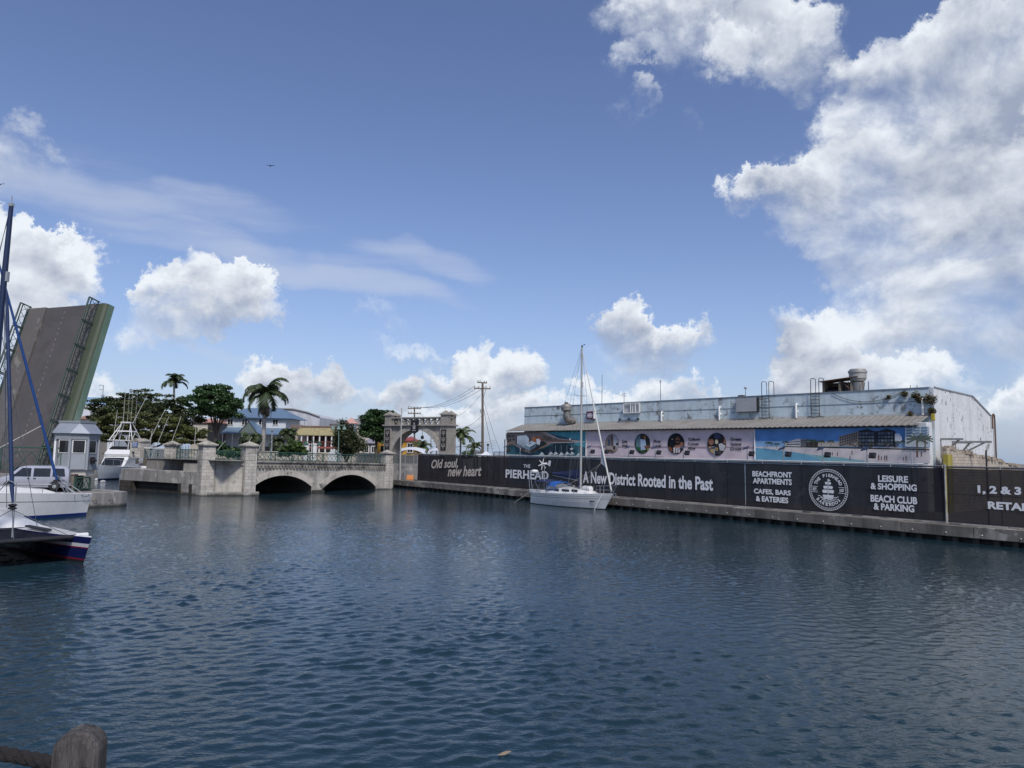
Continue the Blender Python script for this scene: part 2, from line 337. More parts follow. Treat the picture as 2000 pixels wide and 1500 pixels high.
# ================================================================== WATER AND GROUND
def water():
    m = bpy.data.materials.new('harbour_water'); m.use_nodes = True; t = m.node_tree; lk = t.links.new; b = t.nodes['Principled BSDF']
    b.inputs['Base Color'].default_value = (.011, .030, .040, 1); b.inputs['Roughness'].default_value = .02; b.inputs['IOR'].default_value = 1.333; b.inputs['Specular IOR Level'].default_value = .5
    g = t.nodes.new('ShaderNodeNewGeometry'); hs = None
    for sx, sy, s, amp, rot in ((.5, 1.0, 5.5, .014, .3), (.5, 1.0, 11.0, .012, -.35), (.7, 1.0, 22.0, .004, .15)):
        mp = t.nodes.new('ShaderNodeMapping'); lk(g.outputs['Position'], mp.inputs[0]); mp.inputs['Scale'].default_value = (sx, sy, 1); mp.inputs['Rotation'].default_value = (0, 0, rot)
        n = t.nodes.new('ShaderNodeTexNoise'); n.inputs['Scale'].default_value = s; n.inputs['Detail'].default_value = 2; n.inputs['Distortion'].default_value = .6; lk(mp.outputs[0], n.inputs[0])
        k = t.nodes.new('ShaderNodeMath'); k.operation = 'MULTIPLY_ADD'; lk(n.outputs[0], k.inputs[0]); k.inputs[1].default_value = amp
        if hs is None: k.inputs[2].default_value = 0
        else: lk(hs, k.inputs[2])
        hs = k.outputs[0]
    # calm and ruffled patches
    n = t.nodes.new('ShaderNodeTexNoise'); n.inputs['Scale'].default_value = .09; n.inputs['Detail'].default_value = 3; lk(g.outputs['Position'], n.inputs[0])
    r = t.nodes.new('ShaderNodeMapRange'); lk(n.outputs[0], r.inputs[0]); r.inputs[1].default_value = .38; r.inputs[2].default_value = .62; r.inputs[3].default_value = .55; r.inputs[4].default_value = 1.15
    bp = t.nodes.new('ShaderNodeBump'); lk(r.outputs[0], bp.inputs['Strength']); bp.inputs['Distance'].default_value = 1.0; lk(hs, bp.inputs['Height']); lk(bp.outputs[0], b.inputs['Normal'])
    # wavelets modelled as real relief where they are near, a plain sheet beyond
    xs = np.concatenate(([-4000, -900, -250, -110], np.arange(-46, 50.01, .085), [110, 250, 900, 4000]))
    ys = [3.0]
    while ys[-1] < 58: ys.append(ys[-1]+max(.06, .0045*ys[-1]))
    ys = np.concatenate(([-300, -40], ys, [66, 75, 90, 130, 300, 1200, 6000]))
    X, Y = np.meshgrid(xs, ys); Z = np.zeros_like(X); r2 = np.random.default_rng(3)
    for k in range(46):
        wl = .21*(1.0245**k); th = r2.normal(-1.25, .62); kk = 2*math.pi/wl; ph = r2.uniform(0, 6.283)
        amp = .0044*wl*min(1, (.5/wl)**.8)
        Z += amp*np.sin(kk*(X*math.cos(th)+Y*math.sin(th))+ph+1.2*np.sin(.21*kk*(X*math.sin(th)-Y*math.cos(th))+ph*2))
    pa = 1+.32*np.sin(.31*X+.19*Y+1.3*np.sin(.11*Y-.07*X))*np.sin(.23*Y-.13*X+.9); Z *= pa
    Z = Z+30*Z*np.abs(Z)*(Z > 0)
    fade = np.clip((62-Y)/22, 0, 1)*(1-.45*np.clip((Y-16)/22, 0, 1))*np.clip((Y-0)/2, 0, 1)*np.clip((70-np.abs(X))/10, 0, 1)
    Z *= fade
    h, w = X.shape; me = bpy.data.meshes.new('water'); me.vertices.add(h*w); me.vertices.foreach_set('co', np.stack([X, Y, Z], -1).astype(np.float32).ravel())
    idx = np.arange(h*w).reshape(h, w); q = np.stack([idx[:-1, :-1], idx[:-1, 1:], idx[1:, 1:], idx[1:, :-1]], -1).reshape(-1, 4)
    me.loops.add(q.size); me.polygons.add(len(q)); me.loops.foreach_set('vertex_index', q.ravel().astype(np.int32)); me.polygons.foreach_set('loop_start', np.arange(0, q.size, 4, dtype=np.int32))
    me.polygons.foreach_set('loop_total', np.full(len(q), 4, dtype=np.int32)); me.update(calc_edges=True); me.shade_smooth(); me.materials.append(m)
    struct(link('water', me))
water()

# frames of the two long lines in the place: the right quay (u = away along it, nq = towards the water) and the road over the bridge
Q0 = V((25.8, 44.3, 0)); UQ = V((-.612, .791, 0)).normalized(); NQ = V((-.791, -.612, 0)).normalized()
QZ = .95
A0 = V((-25, 71.8, 0)); RD = V((.53, .848, 0)).normalized(); WD = V((.848, -.53, 0)).normalized()
def q(t, n, z=0.0): return Q0+UQ*t+NQ*n+V((0, 0, z))
def br(s, w, z=0.0): return A0+RD*s+WD*w+V((0, 0, z))   # w > 0 is towards the camera side

g = MB(); a, b_ = q(-30, 1.0, QZ), q(66.5, 1.0, QZ)
g.prism([a+V((0, 0, -1.6)), b_+V((0, 0, -1.6)), V((-12, 99, -.65)), V((-26, 112, -.65)), V((-70, 118, -.65)), V((-220, 125, -.65)), V((-900, 900, -.65)), V((3500, 3500, -.65)), V((3500, -200, -.65))], (0, 0, 1.6))
struct(g.build('ground', m_ground))

# right quay wall: a concrete cap carried on dark piles
quay = thing('quay_wall', 'long stained concrete quay edge on dark piles under the black hoarding', 'quay wall', q(20, 1.2, 0))
mb = MB()
for i in range(24):
    t0, t1 = -30+i*4.0, -30+(i+1)*4.0-.015
    j = random.uniform(-.015, .015)
    mb.frame(q(t0, .95, .30+j), UQ*(t1-t0), NQ*(.68+j), (0, 0, .63+random.uniform(-.012, .012)))
mb.build('concrete_cap', m_cap, quay, bevel=.03)
mb = MB(); mb.frame(q(-30, .8, -1.2), UQ*96, NQ*.28, (0, 0, 1.52))
for i in range(96):
    t = -30+i*1.0+random.uniform(-.1, .1); mb.tube(q(t, 1.3, -1.2), q(t, 1.3, .35), .2, n=8)
mb.build('piles', m_concd, quay, smooth=40)
mb = MB()
for i in range(40):
    t = -8+i*1.85; mb.lathe(q(t, 1.655, .48), [(.03, 0), (.035, .03), (.0, .06)], 6)
mb.build('drain_stubs', m_whitep, quay)
# rubble strip of old kerb on the quay, between cap and hoarding
mb = MB()
for i in range(120):
    t = random.uniform(-12, 64); s_ = random.uniform(.08, .3)
    mb.frame(q(t, random.uniform(.45, .85), QZ-.02), UQ*s_*2.2, NQ*s_*.7, (0, 0, s_*.28))
tag(mb.build('loose_rubble', m_cap), 'loose grey rubble and broken kerb bits lying along the quay edge', 'rubble', kind='stuff')

# ================================================================== LETTERING
def text_mesh(txt, bold=.0, shear=0.0, space=1.0):
    cu = bpy.data.curves.new('t', 'FONT'); cu.body = txt; cu.size = 1; cu.offset = bold; cu.shear = shear; cu.space_character = space; cu.resolution_u = 4; cu.fill_mode = 'FRONT'
    ob = bpy.data.objects.new('t', cu); COL.objects.link(ob); dg = bpy.context.evaluated_depsgraph_get(); dg.update()
    me = ob.evaluated_get(dg).to_mesh(); vs = [tuple(v.co) for v in me.vertices]; fs = [list(p.vertices) for p in me.polygons]
    ob.evaluated_get(dg).to_mesh_clear(); bpy.data.objects.remove(ob); bpy.data.curves.remove(cu)
    return vs, fs
def fit_text(mb, txt, x0, x1, y0, y1, O, X, Y, bold=.02, shear=0.0, space=1.0, slope=0.0):
    """letters filling the box x0..x1, y0..y1 of the plane O + x X + y Y"""
    vs, fs = text_mesh(txt, bold, shear, space); xs = [v[0] for v in vs]; ys = [v[1] for v in vs]
    ax, bx, ay, by = min(xs), max(xs), min(ys), max(ys)
    mb.add([V(O)+V(X)*(x0+(v[0]-ax)/(bx-ax)*(x1-x0))+V(Y)*(y0+(v[1]-ay)/(by-ay)*(y1-y0)+slope*(v[0]-ax)/(bx-ax)) for v in vs], fs)
def arc_text(mb, txt, cx, cy, r, a0, a1, h, O, X, Y, inside=False, bold=.03):
    n = len(txt)
    for i, ch in enumerate(txt):
        if ch == ' ': continue
        a = a0+(a1-a0)*i/(n-1); up = V((math.cos(a), math.sin(a))); 
        if inside: up = -up
        rt = V((up.y, -up.x)); vs, fs = text_mesh(ch, bold); mx_ = (min(v[0] for v in vs)+max(v[0] for v in vs))/2
        c = V((cx+math.cos(a)*r, cy+math.sin(a)*r))
        mb.add([V(O)+V(X)*(c.x+rt.x*(v[0]-mx_)*h+up.x*(v[1]-.36)*h)+V(Y)*(c.y+rt.y*(v[0]-mx_)*h+up.y*(v[1]-.36)*h) for v in vs], fs)

# ================================================================== BLACK HOARDING ALONG THE QUAY
FT = 4.12
fence = thing('site_fence', 'galvanised wire fence standing behind the black printed hoarding sheets', 'fence', q(20, -.12, QZ))
for i in range(26): mb = MB(); t = -12+i*3.05; mb.tube(q(t, -.12, QZ), q(t, -.12, FT+.17), .035, n=6); mb.build('post', m_alu, fence)
mb = MB(); mb.tube(q(-12, -.12, FT+.12), q(64.2, -.12, FT+.12), .022); mb.tube(q(-12, -.12, 2.6), q(64.2, -.12, 2.6), .02)
mb.build('top_rail', m_alu, fence)
mb = MB(); mb.frame(q(-12, -.13, FT+.02), UQ*76, NQ*.02, (0, 0, .07))
for i in range(60): t = -11+i*1.25; mb.tube(q(t, -.12, FT), q(t+.12, -.12, FT+.14), .012, n=4)
mb.build('wire_ties', m_wire, fence)
m_hoard = mat('black_hoarding_mesh', (.017, .0155, .019), (.011, .010, .0125), .6, .7, bump=.8, bscale=.9, streak=.5, scol=(.045, .042, .043), sscale=.7, spec=.25, trans=.035, patch=.22, pcol=(.034, .032, .033), pscale=.55)
m_hoard2 = mat('thin_black_hoarding_mesh', (.030, .028, .030), (.017, .016, .018), .45, .8, bump=.3, bscale=2.2, patch=.5, pcol=(.06, .055, .052), pscale=.35, spec=.2, trans=.055)
XR = -UQ                                           # reading direction along the hoarding
def hpx(px, py): s, z = onwall(px, py, q(0, .02), UQ); return -s, z
def hoarding(px0, px1, label, material=m_hoard):
    t0 = -hpx(px0, 930)[0]; t1 = -hpx(px1, 960)[0]
    root = None; nx = max(4, int(abs(t0-t1)/.35)); P = []
    for j in range(7):
        z = QZ+.04+(FT-QZ-.04)*j/6; row = []
        for i in range(nx+1):
            t = t0+(t1-t0)*i/nx; wv = .024*math.sin(t*2.1+j*.8)+.014*math.sin(t*5.3+j*1.7)
            row.append(q(t, .0+wv*(1 if 0 < j < 6 else .2), z-(.015*math.sin(math.pi*((t/3.05) % 1)) if j == 6 else 0)))
        P.append(row)
    mb = MB(); mb.grid(P); o = mb.build('hoarding_sheet', material, None, smooth=180)
    return tag(o, label, 'hoarding', 'black hoarding sheets along the quay')
def lettering(parent, rows, material=m_ink, name='lettering'):
    O = q(0, .055)
    for txt, pxa, pxb, yb, yt, kw in rows:                 # left/right px, bottom/top py at the middle of the word
        mb = MB(); xm = (pxa+pxb)/2; x0 = hpx(pxa, (yb+yt)/2)[0]; x1 = hpx(pxb, (yb+yt)/2)[0]; z0 = hpx(xm, yb)[1]; z1 = hpx(xm, yt)[1]
        fit_text(mb, txt, x0, x1, z0, z1, O, XR, (0, 0, 1), **kw)
        mb.build(name, material, parent, uv=False)
h1 = hoarding(815, 955, 'black hoarding sheet at the far left end reading Old soul, new heart')
h2 = hoarding(955.6, 1455, 'longest black hoarding sheet, behind the moored yacht, reading A New District Rooted in the Past')
h3 = hoarding(1455.6, 1846, 'black hoarding sheet with a round ship emblem between words about apartments and parking')
h4 = hoarding(1849, 2090, 'thinner see-through black hoarding sheet at the right edge starting 1, 2 & 3', m_hoard2)
m_ink2 = mat('cream_pink_ink', (.50, .36, .33), (.56, .52, .42), .12, .6, contrast=.08)
lettering(h1, [('Old soul,', 843, 895, 919.5, 899, dict(bold=.026, shear=.25, slope=.28)), ('new heart', 875, 941, 933, 912.5, dict(bold=.026, shear=.25, slope=.28))], m_ink2)
lettering(h2, [('THE', 1023, 1036, 913.5, 907, dict(bold=.015)), ('PIERHEAD', 988, 1072, 935.5, 918.5, dict(bold=.03, space=1.05)),
               ('A New District Rooted in the Past', 1139, 1393, 951, 926, dict(bold=.03))])
lettering(h3, [('BEACHFRONT', 1470, 1547, 932, 921, dict(bold=.035)), ('APARTMENTS', 1471, 1547, 946, 934.5, dict(bold=.035)),
               ('CAFES, BARS', 1473, 1545, 967.5, 956, dict(bold=.035)), ('& EATERIES', 1477, 1540, 981, 970, dict(bold=.035)),
               ('LEISURE', 1715.5, 1774, 942, 929, dict(bold=.035)), ('& SHOPPING', 1701, 1791, 957.5, 944.5, dict(bold=.035)),
               ('BEACH CLUB', 1701, 1792, 982.5, 968.5, dict(bold=.035)), ('& PARKING', 1707, 1786, 998, 984.5, dict(bold=.035))])
lettering(h4, [('1, 2 & 3', 1910, 1995, 967.5, 949.5, dict(bold=.045)), ('RETAIL', 1930, 2018, 996.5, 981.5, dict(bold=.045))])
# round ship emblem
cx, cz = hpx(1618, 956.5); rr = (hpx(1618, 916)[1]-hpx(1618, 997)[1])/2
mb = MB(); O = q(0, .058); X, Y = XR, V((0, 0, 1))
def P2(x, y): return O+X*(cx+x*rr)+Y*(cz+y*rr)
def ring(r0, r1, n=72, skip=0):
    for k in range(n):
        if skip and k % 2: continue
        a, c = 2*math.pi*k/n, 2*math.pi*(k+(.55 if skip else 1))/n; d = .035 if skip else 0
        mb.poly([P2(r0*math.cos(a), r0*math.sin(a)), P2(r1*math.cos(a+d), r1*math.sin(a+d)), P2(r1*math.cos(c+d), r1*math.sin(c+d)), P2(r0*math.cos(c), r0*math.sin(c))])
ring(.975, 1.0); ring(.905, .96, 112, 1); ring(.875, .892)
arc_text(mb, 'THE PIERHEAD', cx, cz, rr*.70, R_(154), R_(26), rr*.215, O, X, Y)
arc_text(mb, 'BARBADOS', cx, cz, rr*.71, R_(-138), R_(-42), rr*.205, O, X, Y, True)
def bx(x0, x1, y0, y1): mb.poly([P2(x0, y0), P2(x1, y0), P2(x1, y1), P2(x0, y1)])
for s_, w_ in ((-1, 'EST.'), (1, '1657')):
    a_, c_ = (-.85, -.53) if s_ < 0 else (.53, .85)
    bx(a_, c_, .125, .145); bx(a_, c_, -.145, -.125)
    fit_text(mb, w_, cx+rr*(a_+.05), cx+rr*(c_-.04), cz-rr*.075, cz+rr*.075, O, X, Y, bold=.03)
bx(-.018, .018, -.32, .52); mb.poly([P2(.018, .52), P2(.018, .40), P2(.14, .45)])
for y, w_, h_ in ((.30, .16, .075), (.10, .25, .085), (-.10, .31, .10)):
    mb.poly([P2(-w_*.85, y+h_), P2(-w_, y+.2*h_), P2(-w_*.8, y-h_*.7), P2(-.03, y-h_*.5), P2(-.03, y+h_)])
    mb.poly([P2(.03, y+h_), P2(.03, y-h_*.5), P2(w_*.8, y-h_*.7), P2(w_, y+.2*h_), P2(w_*.85, y+h_)])
mb.poly([P2(-.29, -.25), P2(-.02, -.25), P2(-.02, -.30), P2(.02, -.30), P2(.02, -.25), P2(.29, -.25), P2(.22, -.46), P2(-.22, -.46)])
for k in range(5):
    y = -.40-.065*k; w_ = .52-.09*k; n = 12; up = []; dn = []
    for i in range(n+1):
        x = -w_+2*w_*i/n; yy = y+.025*math.sin(i/n*math.pi*6)+.10*(abs(x)/.52)**2; up.append(P2(x, yy+.014)); dn.append(P2(x, yy-.014))
    for i in range(n): mb.poly([dn[i], dn[i+1], up[i+1], up[i]])
mb.build('ship_emblem', m_ink, h3, uv=False)
# steel post in the gap between the last two sheets
mb = MB(); t = -hpx(1847.3, 960)[0]; mb.tube(q(t, .05, QZ), q(t, .05, FT+.25), .05, n=10); tag(mb.build('fence_post', mat('pale_steel_post', (.5, .48, .42), (.2, .19, .17), 2, .6), None), 'pale rust-flecked steel post in the gap between the last two hoarding sheets', 'post')

# chain link gate at the far left end of the hoarding
gate_ = thing('mesh_gate', 'grey chain-link gate with tall tube posts left of the hoarding', 'gate', q(63, 0, QZ))
mb = MB()
for px in (771, 781, 790, 807, 814): t = -hpx(px, 930)[0]; mb.tube(q(t, 0, QZ), q(t, 0, FT+.1), .04)
t0, t1 = -hpx(771, 930)[0], -hpx(814, 930)[0]
for z in (1.1, 2.6, 4.0): mb.tube(q(t0, 0, z), q(t1, 0, z), .03)
mb.build('frame', m_alu, gate_)
mb = MB(); mb.poly([q(t0, -.04, 1.05), q(t1, -.04, 1.05), q(t1, -.04, 4.0), q(t0, -.04, 4.0)]); mb.build('wire_mesh', mat('chain_link', (.3, .3, .3), None, 40, .5, .6, trans=.72), gate_)
mb = MB(); p = at(801, 934, 93); mb.prism([(p.x-.45, p.y-.25, QZ), (p.x+.45, p.y-.25, QZ), (p.x+.45, p.y+.25, QZ), (p.x-.45, p.y+.25, QZ)], (0, 0, .12)); mb.prism([(p.x-.42, p.y-.2, QZ+.122), (p.x-.42, p.y+.2, QZ+.122), (p.x-.42, p.y+.06, QZ+.65), (p.x-.42, p.y-.06, QZ+.65)], (.84, 0, 0))
tag(mb.build('orange_barrier', mat('orange_plastic', (.55, .2, .04), (.4, .14, .03), 3, .5)), 'small orange plastic barrier on the quay behind the mesh gate', 'barrier')
gw = thing('gate_wall', 'grey stained concrete wall behind the mesh gate', 'wall', q(63, -3, QZ)); a, c = at(764, 905, 96.5), at(816, 905, 96.5)
mb = MB(); mb.frame((a.x, 96.5, QZ), (c.x-a.x, 0, 0), (0, .3, 0), (0, 0, 2.0)); mb.build('masonry', m_conc, gw); mb = MB()
for i in range(9): x = a.x+(c.x-a.x)*(i+.2)/9; mb.frame((x, 96.6, QZ+2.0), ((c.x-a.x)/9*.97, 0, 0), (0, .06, 0), (0, 0, 1.1))
mb.build('grey_boards', mat('grey_green_boards', (.12, .13, .12), (.08, .085, .08), 1, .8), gw)
p = at(805, 888, 101)
yb = thing('yellow_tank', 'yellow tank on a stand behind the mesh gate', 'tank', (p.x, p.y, QZ)); m_yel = mat('yellow_paint', (.55, .36, .03), (.45, .28, .03), 3, .5)
mb = MB(); mb.box((p.x, p.y, 3.4), (.62, .6, .8)); mb.build('body', m_yel, yb, bevel=.1)
mb = MB(); [mb.tube((p.x+dx, p.y+dy, QZ), (p.x+dx, p.y+dy, 3.4), .06) for dx in (-.25, .25) for dy in (-.25, .25)]; mb.build('stand', m_alu, yb)

# solar floodlights standing along the top of the hoarding
def floodlight(px, label, tall=0.0):
    t = -hpx(px, 905)[0]; r = thing('solar_floodlight', label, 'floodlight', q(t, -.22, FT-.1), math.atan2(UQ.y, UQ.x), 'solar floodlights along the hoarding top')
    M = wmat(r)
    mb = MB(M); mb.tube((0, 0, 0), (0, 0, 1.15), .045, n=8); mb.tube((0, 0, .78), (-.3, 0, .78), .03); mb.build('pole', m_alu, r)
    mb = MB(M @ Matrix.Translation((-.33, 0, .62)) @ Matrix.Rotation(.35, 4, 'X')); mb.box((0, 0, 0), (.42, .16, .36)); mb.box((0, .1, .03), (.36, .06, .30)); mb.build('lamp_head', m_black, r, bevel=.02)
    mb = MB(M @ Matrix.Translation((.12, 0, 1.2)) @ Matrix.Rotation(.25, 4, 'Y') @ Matrix.Rotation(-.6, 4, 'X')); mb.box((0, 0, 0), (.52, .34, .03)); mb.build('solar_panel', mat_panel, r, bevel=.01)
    return r
mat_panel = mat('solar_cells', (.015, .02, .04), (.03, .035, .06), 6, .2)
fl0 = floodlight(985, 'solar floodlight nearest the far end, at the aerial harbour picture')
for px, lb in ((1012, 'solar floodlight below the pale roofs of the aerial harbour picture'), (1148, 'solar floodlight just right of the yacht mast'), (1175, 'solar floodlight left of the Live Well oval'), (1224, 'solar floodlight under the words Live Well'), (1276, 'solar floodlight at the lower right of the Shop Local oval'),
               (1331, 'solar floodlight at the foot of the Culture Comes Alive oval'), (1391, 'solar floodlight at the foot of the Green Space Grows oval'), (1456, 'solar floodlight at the right edge of the pink banner'),
               (1527, 'solar floodlight over the pictured turquoise shallows'), (1603, 'solar floodlight where pictured sea meets sand'), (1690, 'solar floodlight below the pictured dark gabled hotel')):
    t = -hpx(px, 905)[0]; dup(fl0, q(t, -.22, FT-.1), None, lb)
mb = MB(); t = -hpx(1777, 910)[0]; mb.tube(q(t, -.25, QZ), q(t, -.25, 5.05), .05, n=8); mb.frame(q(t+.35, -.28, 4.25), -UQ*.7, NQ*.05, (0, 0, .05)); tag(mb.build('bare_pole', m_alu), 'bare grey pole without a lamp above the hoarding, under the pictured beach people', 'pole')
mb = MB(); t = -hpx(1922, 930)[0]; mb.tube(q(t, -.4, QZ), q(t, -.4, 5.2), .045, n=8); tag(mb.build('thin_pole', m_black), 'thin dark pole behind the see-through sheet at the far right', 'pole')
# ================================================================== PALE BLUE WAREHOUSE BEHIND THE HOARDING
G0 = V((30.5, 54, 0)); UB = V((-.66, .751, 0)).normalized(); NB = V((-.751, -.66, 0)).normalized(); BL = 43.9; PT = 9.85
def wb(t, k, z=0.0): return G0+UB*t+NB*k+V((0, 0, z))
def ppx(px, py, k=0.0): s, z = onwall(px, py, wb(0, k), UB); return s, z
m_wall = mat('pale_blue_peeling_paint', (.56, .66, .69), (.48, .57, .60), .8, .8, bump=.25, bscale=9, streak=.45, scol=(.25, .27, .265), sscale=1.6, patch=.42, pcol=(.14, .135, .12), pscale=1.9, brick=(.42, .21, .004, (.92, .92, .92), .93))
m_wall2 = mat('white_flaking_paint', (.66, .68, .68), (.56, .58, .58), .7, .85, bump=.25, bscale=9, streak=.5, scol=(.32, .31, .28), sscale=1.8, patch=.20, pcol=(.16, .16, .15), pscale=1.3, brick=(.42, .21, .004, (.9, .9, .9), .93))
m_roof = mat('weathered_corrugated_sheet', (.30, .285, .25), (.23, .215, .19), .5, .65, .2, streak=.45, scol=(.15, .09, .06), sscale=.9)
wh = thing('warehouse', 'long pale blue warehouse with peeling paint and a sheet metal lean-to roof', 'warehouse', wb(20, 0, QZ))
mb = MB()
mb.frame(wb(-.02, -13.3, QZ), UB*(BL+.02), NB*13.3, (0, 0, 6.95-QZ))                    # body
mb.frame(wb(0, -.32, 6.95), UB*BL, NB*.32, (0, 0, PT-6.95))                               # front parapet
mb.build('front_wall', m_wall, wh)
mb = MB()
e0, e1, e2, e3 = wb(-.03, 0), wb(-.03, -8.2), wb(-.03, -12.6), wb(-.03, -13.3)
zz = V((0, 0, 1)); mb.prism([e0+zz*QZ, e3+zz*QZ, e3+zz*8.0, e2+zz*8.35, e1+zz*9.72, e0+zz*PT], -UB*.25)
mb.build('gable_end_wall', m_wall2, wh)
mb = MB(); mb.frame(wb(-.06, 2.0, QZ), UB*(BL+.3), -NB*2.0, (0, 0, 6.9-QZ)); mb.build('lean_to_wall', mat('light_blue_lower_wall', (.42, .58, .68), (.36, .5, .6), 1.2, .8, streak=.3, scol=(.2, .22, .22), brick=(.42, .21, .006, (.85, .85, .85))), wh)
P = []
n = 46*14
for j, (k, z) in enumerate(((0, 7.88), (1.3, 7.46), (2.5, 7.06))):
    P.append([wb(-.0+(BL+.35)*i/n, k, z+.022*math.sin(2*math.pi*i/6.5)) for i in range(n+1)])
mb = MB(); mb.grid(P); mb.grid([[p-zz*.03 for p in r] for r in P][::-1])
mb.grid([P[2], [p-zz*.05 for p in P[2]]]); mb.build('lean_to_roof', m_roof, wh, smooth=60)
mb = MB(); mb.frame(wb(0, -.4, PT), UB*BL, NB*.45, zz*.07)
mb.build('coping', mat('grey_coping', (.22, .26, .29), (.16, .19, .21), 2, .7), wh)
s0, z0 = ppx(1026, 813.6); s1, z1 = ppx(1780, 779)
mb = MB(); mb.frame(wb(.02, .03, 8.86), UB*(BL-.04), -NB*.04, zz*.05); mb.build('ledge', mat('cracked_ledge', (.17, .19, .19), (.3, .36, .38), 2, .8), wh)
mb = MB(); mb.frame(wb(.02, .035, 7.86), UB*(BL-.04), -NB*.03, zz*.16); mb.build('roof_flashing', mat('pale_flashing', (.5, .52, .5), (.36, .36, .32), 2, .7), wh)
mb = MB(); mb.prism([wb(.2, -.4, PT-.3), wb(.2, -8.2, 9.6), wb(.2, -12.6, 8.3), wb(.2, -13.2, 7.9), wb(.2, -13.2, 6.97), wb(.2, -.4, 6.97)], UB*(BL-.5)); mb.build('main_roof', m_roof, wh)
mb = MB(); mb.tube(wb(-.3, -12.6, 8.4), wb(-.3, -8.2, 9.78), .07); mb.tube(wb(-.3, -8.2, 9.78), wb(-.3, -.1, PT+.05), .06); mb.build('verge_trim', m_alu, wh)
mb = MB(); mb.frame(wb(-.45, 1.0, QZ), UB*.7, NB*1.05, zz*(7.25-QZ)); mb.build('corner_pier', m_wall2, wh, bevel=.04)
mb = MB()
for k, ln in ((-1.0, 1.5), (-3.4, 2.6), (-4.0, 1.2)):
    a = wb(-.28, k, 6.2-abs(k)*.06); mb.tube(a, a-UB*ln, .09, n=4); mb.tube(a-UB*ln*.85, a-zz*1.25, .07, n=4); mb.tube(a, a-zz*1.4, .06, n=4)
mb.build('canopy_brackets', mat('galvanised_bracket', (.3, .31, .31), (.2, .19, .18), 3, .5, .4), wh)
mb = MB(); mb.path([wb(-.42, -12.5, 7.3), wb(-.42, -12.55, 8.3), wb(-.42, -12.65, 8.5), wb(-.42, -12.85, 8.55), wb(-.42, -13.05, 8.4), wb(-.42, -13.1, 8.0), wb(-.42, -13.1, 4.4)], .065, 8); mb.build('drain_pipe', m_rust, wh)
mb = MB(); mb.frame(wb(-.6, .75, 7.4), UB*.25, NB*.2, zz*.5); mb.build('yellow_bracket', mat('mustard_paint', (.42, .33, .03), (.3, .24, .03), 3, .6), wh, bevel=.05)
for i, px in enumerate((1292, 1405, 1555, 1802)):
    s, z = ppx(px, 800, .16); mb = MB(); mb.path([wb(s, .0, 9.0 if px > 1300 else 8.75), wb(s, .14, 9.05 if px > 1300 else 8.8), wb(s, .18, 8.9 if px > 1300 else 8.65), wb(s, .18, 7.86)], .085, 8)
    mb.tube(wb(s, .0, 8.4), wb(s, .18, 8.4), .11, n=8); mb.build('downpipe', m_whitep, wh, smooth=60)
mb = MB()
for (x0, y0), (x1, y1), (x2, y2) in (((1626, 768), (1690, 796), (1765, 764)),):
    a, c, e = ppx(x0, y0), ppx(x1, y1), ppx(x2, y2); pts = []
    for i in range(17):
        u = i/16; s = (1-u)**2*a[0]+2*u*(1-u)*c[0]+u*u*e[0]; z = (1-u)**2*a[1]+2*u*(1-u)*(c[1]-.3)+u*u*e[1]; pts.append(wb(s, .06, z))
    mb.path(pts, .022, 4)
mb.build('hanging_cable', m_wire, wh)
mb = MB()                                               # sign lamps on a conduit
s, z = ppx(1228, 820.5, .1); mb.tube(wb(s-1.3, .1, z), wb(s+1.3, .1, z), .02)
for d in (-1.2, 0, 1.2): mb.box(wb(s+d, .12, z), (.18, .18, .2))
mb.build('sign_lamps', m_black, wh)

def wall_item(name, label, cat, px, py, k=0.05, group=None): s, z = ppx(px, py, k); return thing(name, label, cat, wb(s, k, z), math.atan2(-UB.y, -UB.x), group)
# local axes of a wall item: x to the right along the wall, -y out of the wall, z up
fan = wall_item('exhaust_fan', 'grey kitchen exhaust fan with a duct elbow on the blue parapet', 'exhaust fan', 1115, 811)
M = wmat(fan); mb = MB(M @ Matrix.Translation((.1, -.75, .35)) @ Matrix.Rotation(-.12, 4, 'Y')); mb.lathe((0, 0, 0), [(.35, 0), (.55, .12), (.60, .4), (.63, .42), (.63, .5), (.58, .52), (.56, .72), (.45, .8), (.0, .82)], 18); mb.build('fan_drum', mat('stained_grey_metal', (.36, .35, .32), (.2, .19, .17), 3, .5, .3, streak=.5), fan, smooth=40)
mb = MB(M @ Matrix.Translation((.12, -.75, 0))); mb.path([(0, 0, .36), (0, 0, -.1), (.05, .1, -.45), (.3, .4, -.65), (.45, .75, -.6)], [.36, .42, .46, .40, .36], 10); mb.build('duct_elbow', mat('dull_duct_metal', (.24, .23, .21), (.13, .12, .11), 3, .5, .4), fan, smooth=50)
mb = MB(M); mb.tube((.2, -.7, -.55), (.9, -.7, -.62), .03); mb.tube((.2, -.1, -.62), (.2, -.9, -.62), .04); mb.box((0, -.72, 1.15), (.3, .3, .22)); mb.build('bracket', m_rust, fan)
sg = wall_item('club_sign', 'small purple square sign with a white oval on the blue parapet', 'sign', 1152, 809.5, .3)
M = wmat(sg); mb = MB(M); mb.col = (.10, .035, .085); mb.frame((-.5, 0, -.5), (1.0, 0, 0), (0, .22, 0), (0, 0, .82)); mb.col = (.62, .6, .6); mb.frame((-.5, .0, .33), (1.0, 0, 0), (0, .22, 0), (0, 0, .17))
mb.col = (.6, .58, .6); mb.add([(.38*math.cos(a), -.006, -.1+.24*math.sin(a)) for a in [k*.2618 for k in range(24)]], [list(range(24))]); mb.col = (.1, .03, .08); mb.add([(.3*math.cos(a), -.009, -.1+.16*math.sin(a)) for a in [k*.2618 for k in range(24)]], [list(range(24))])
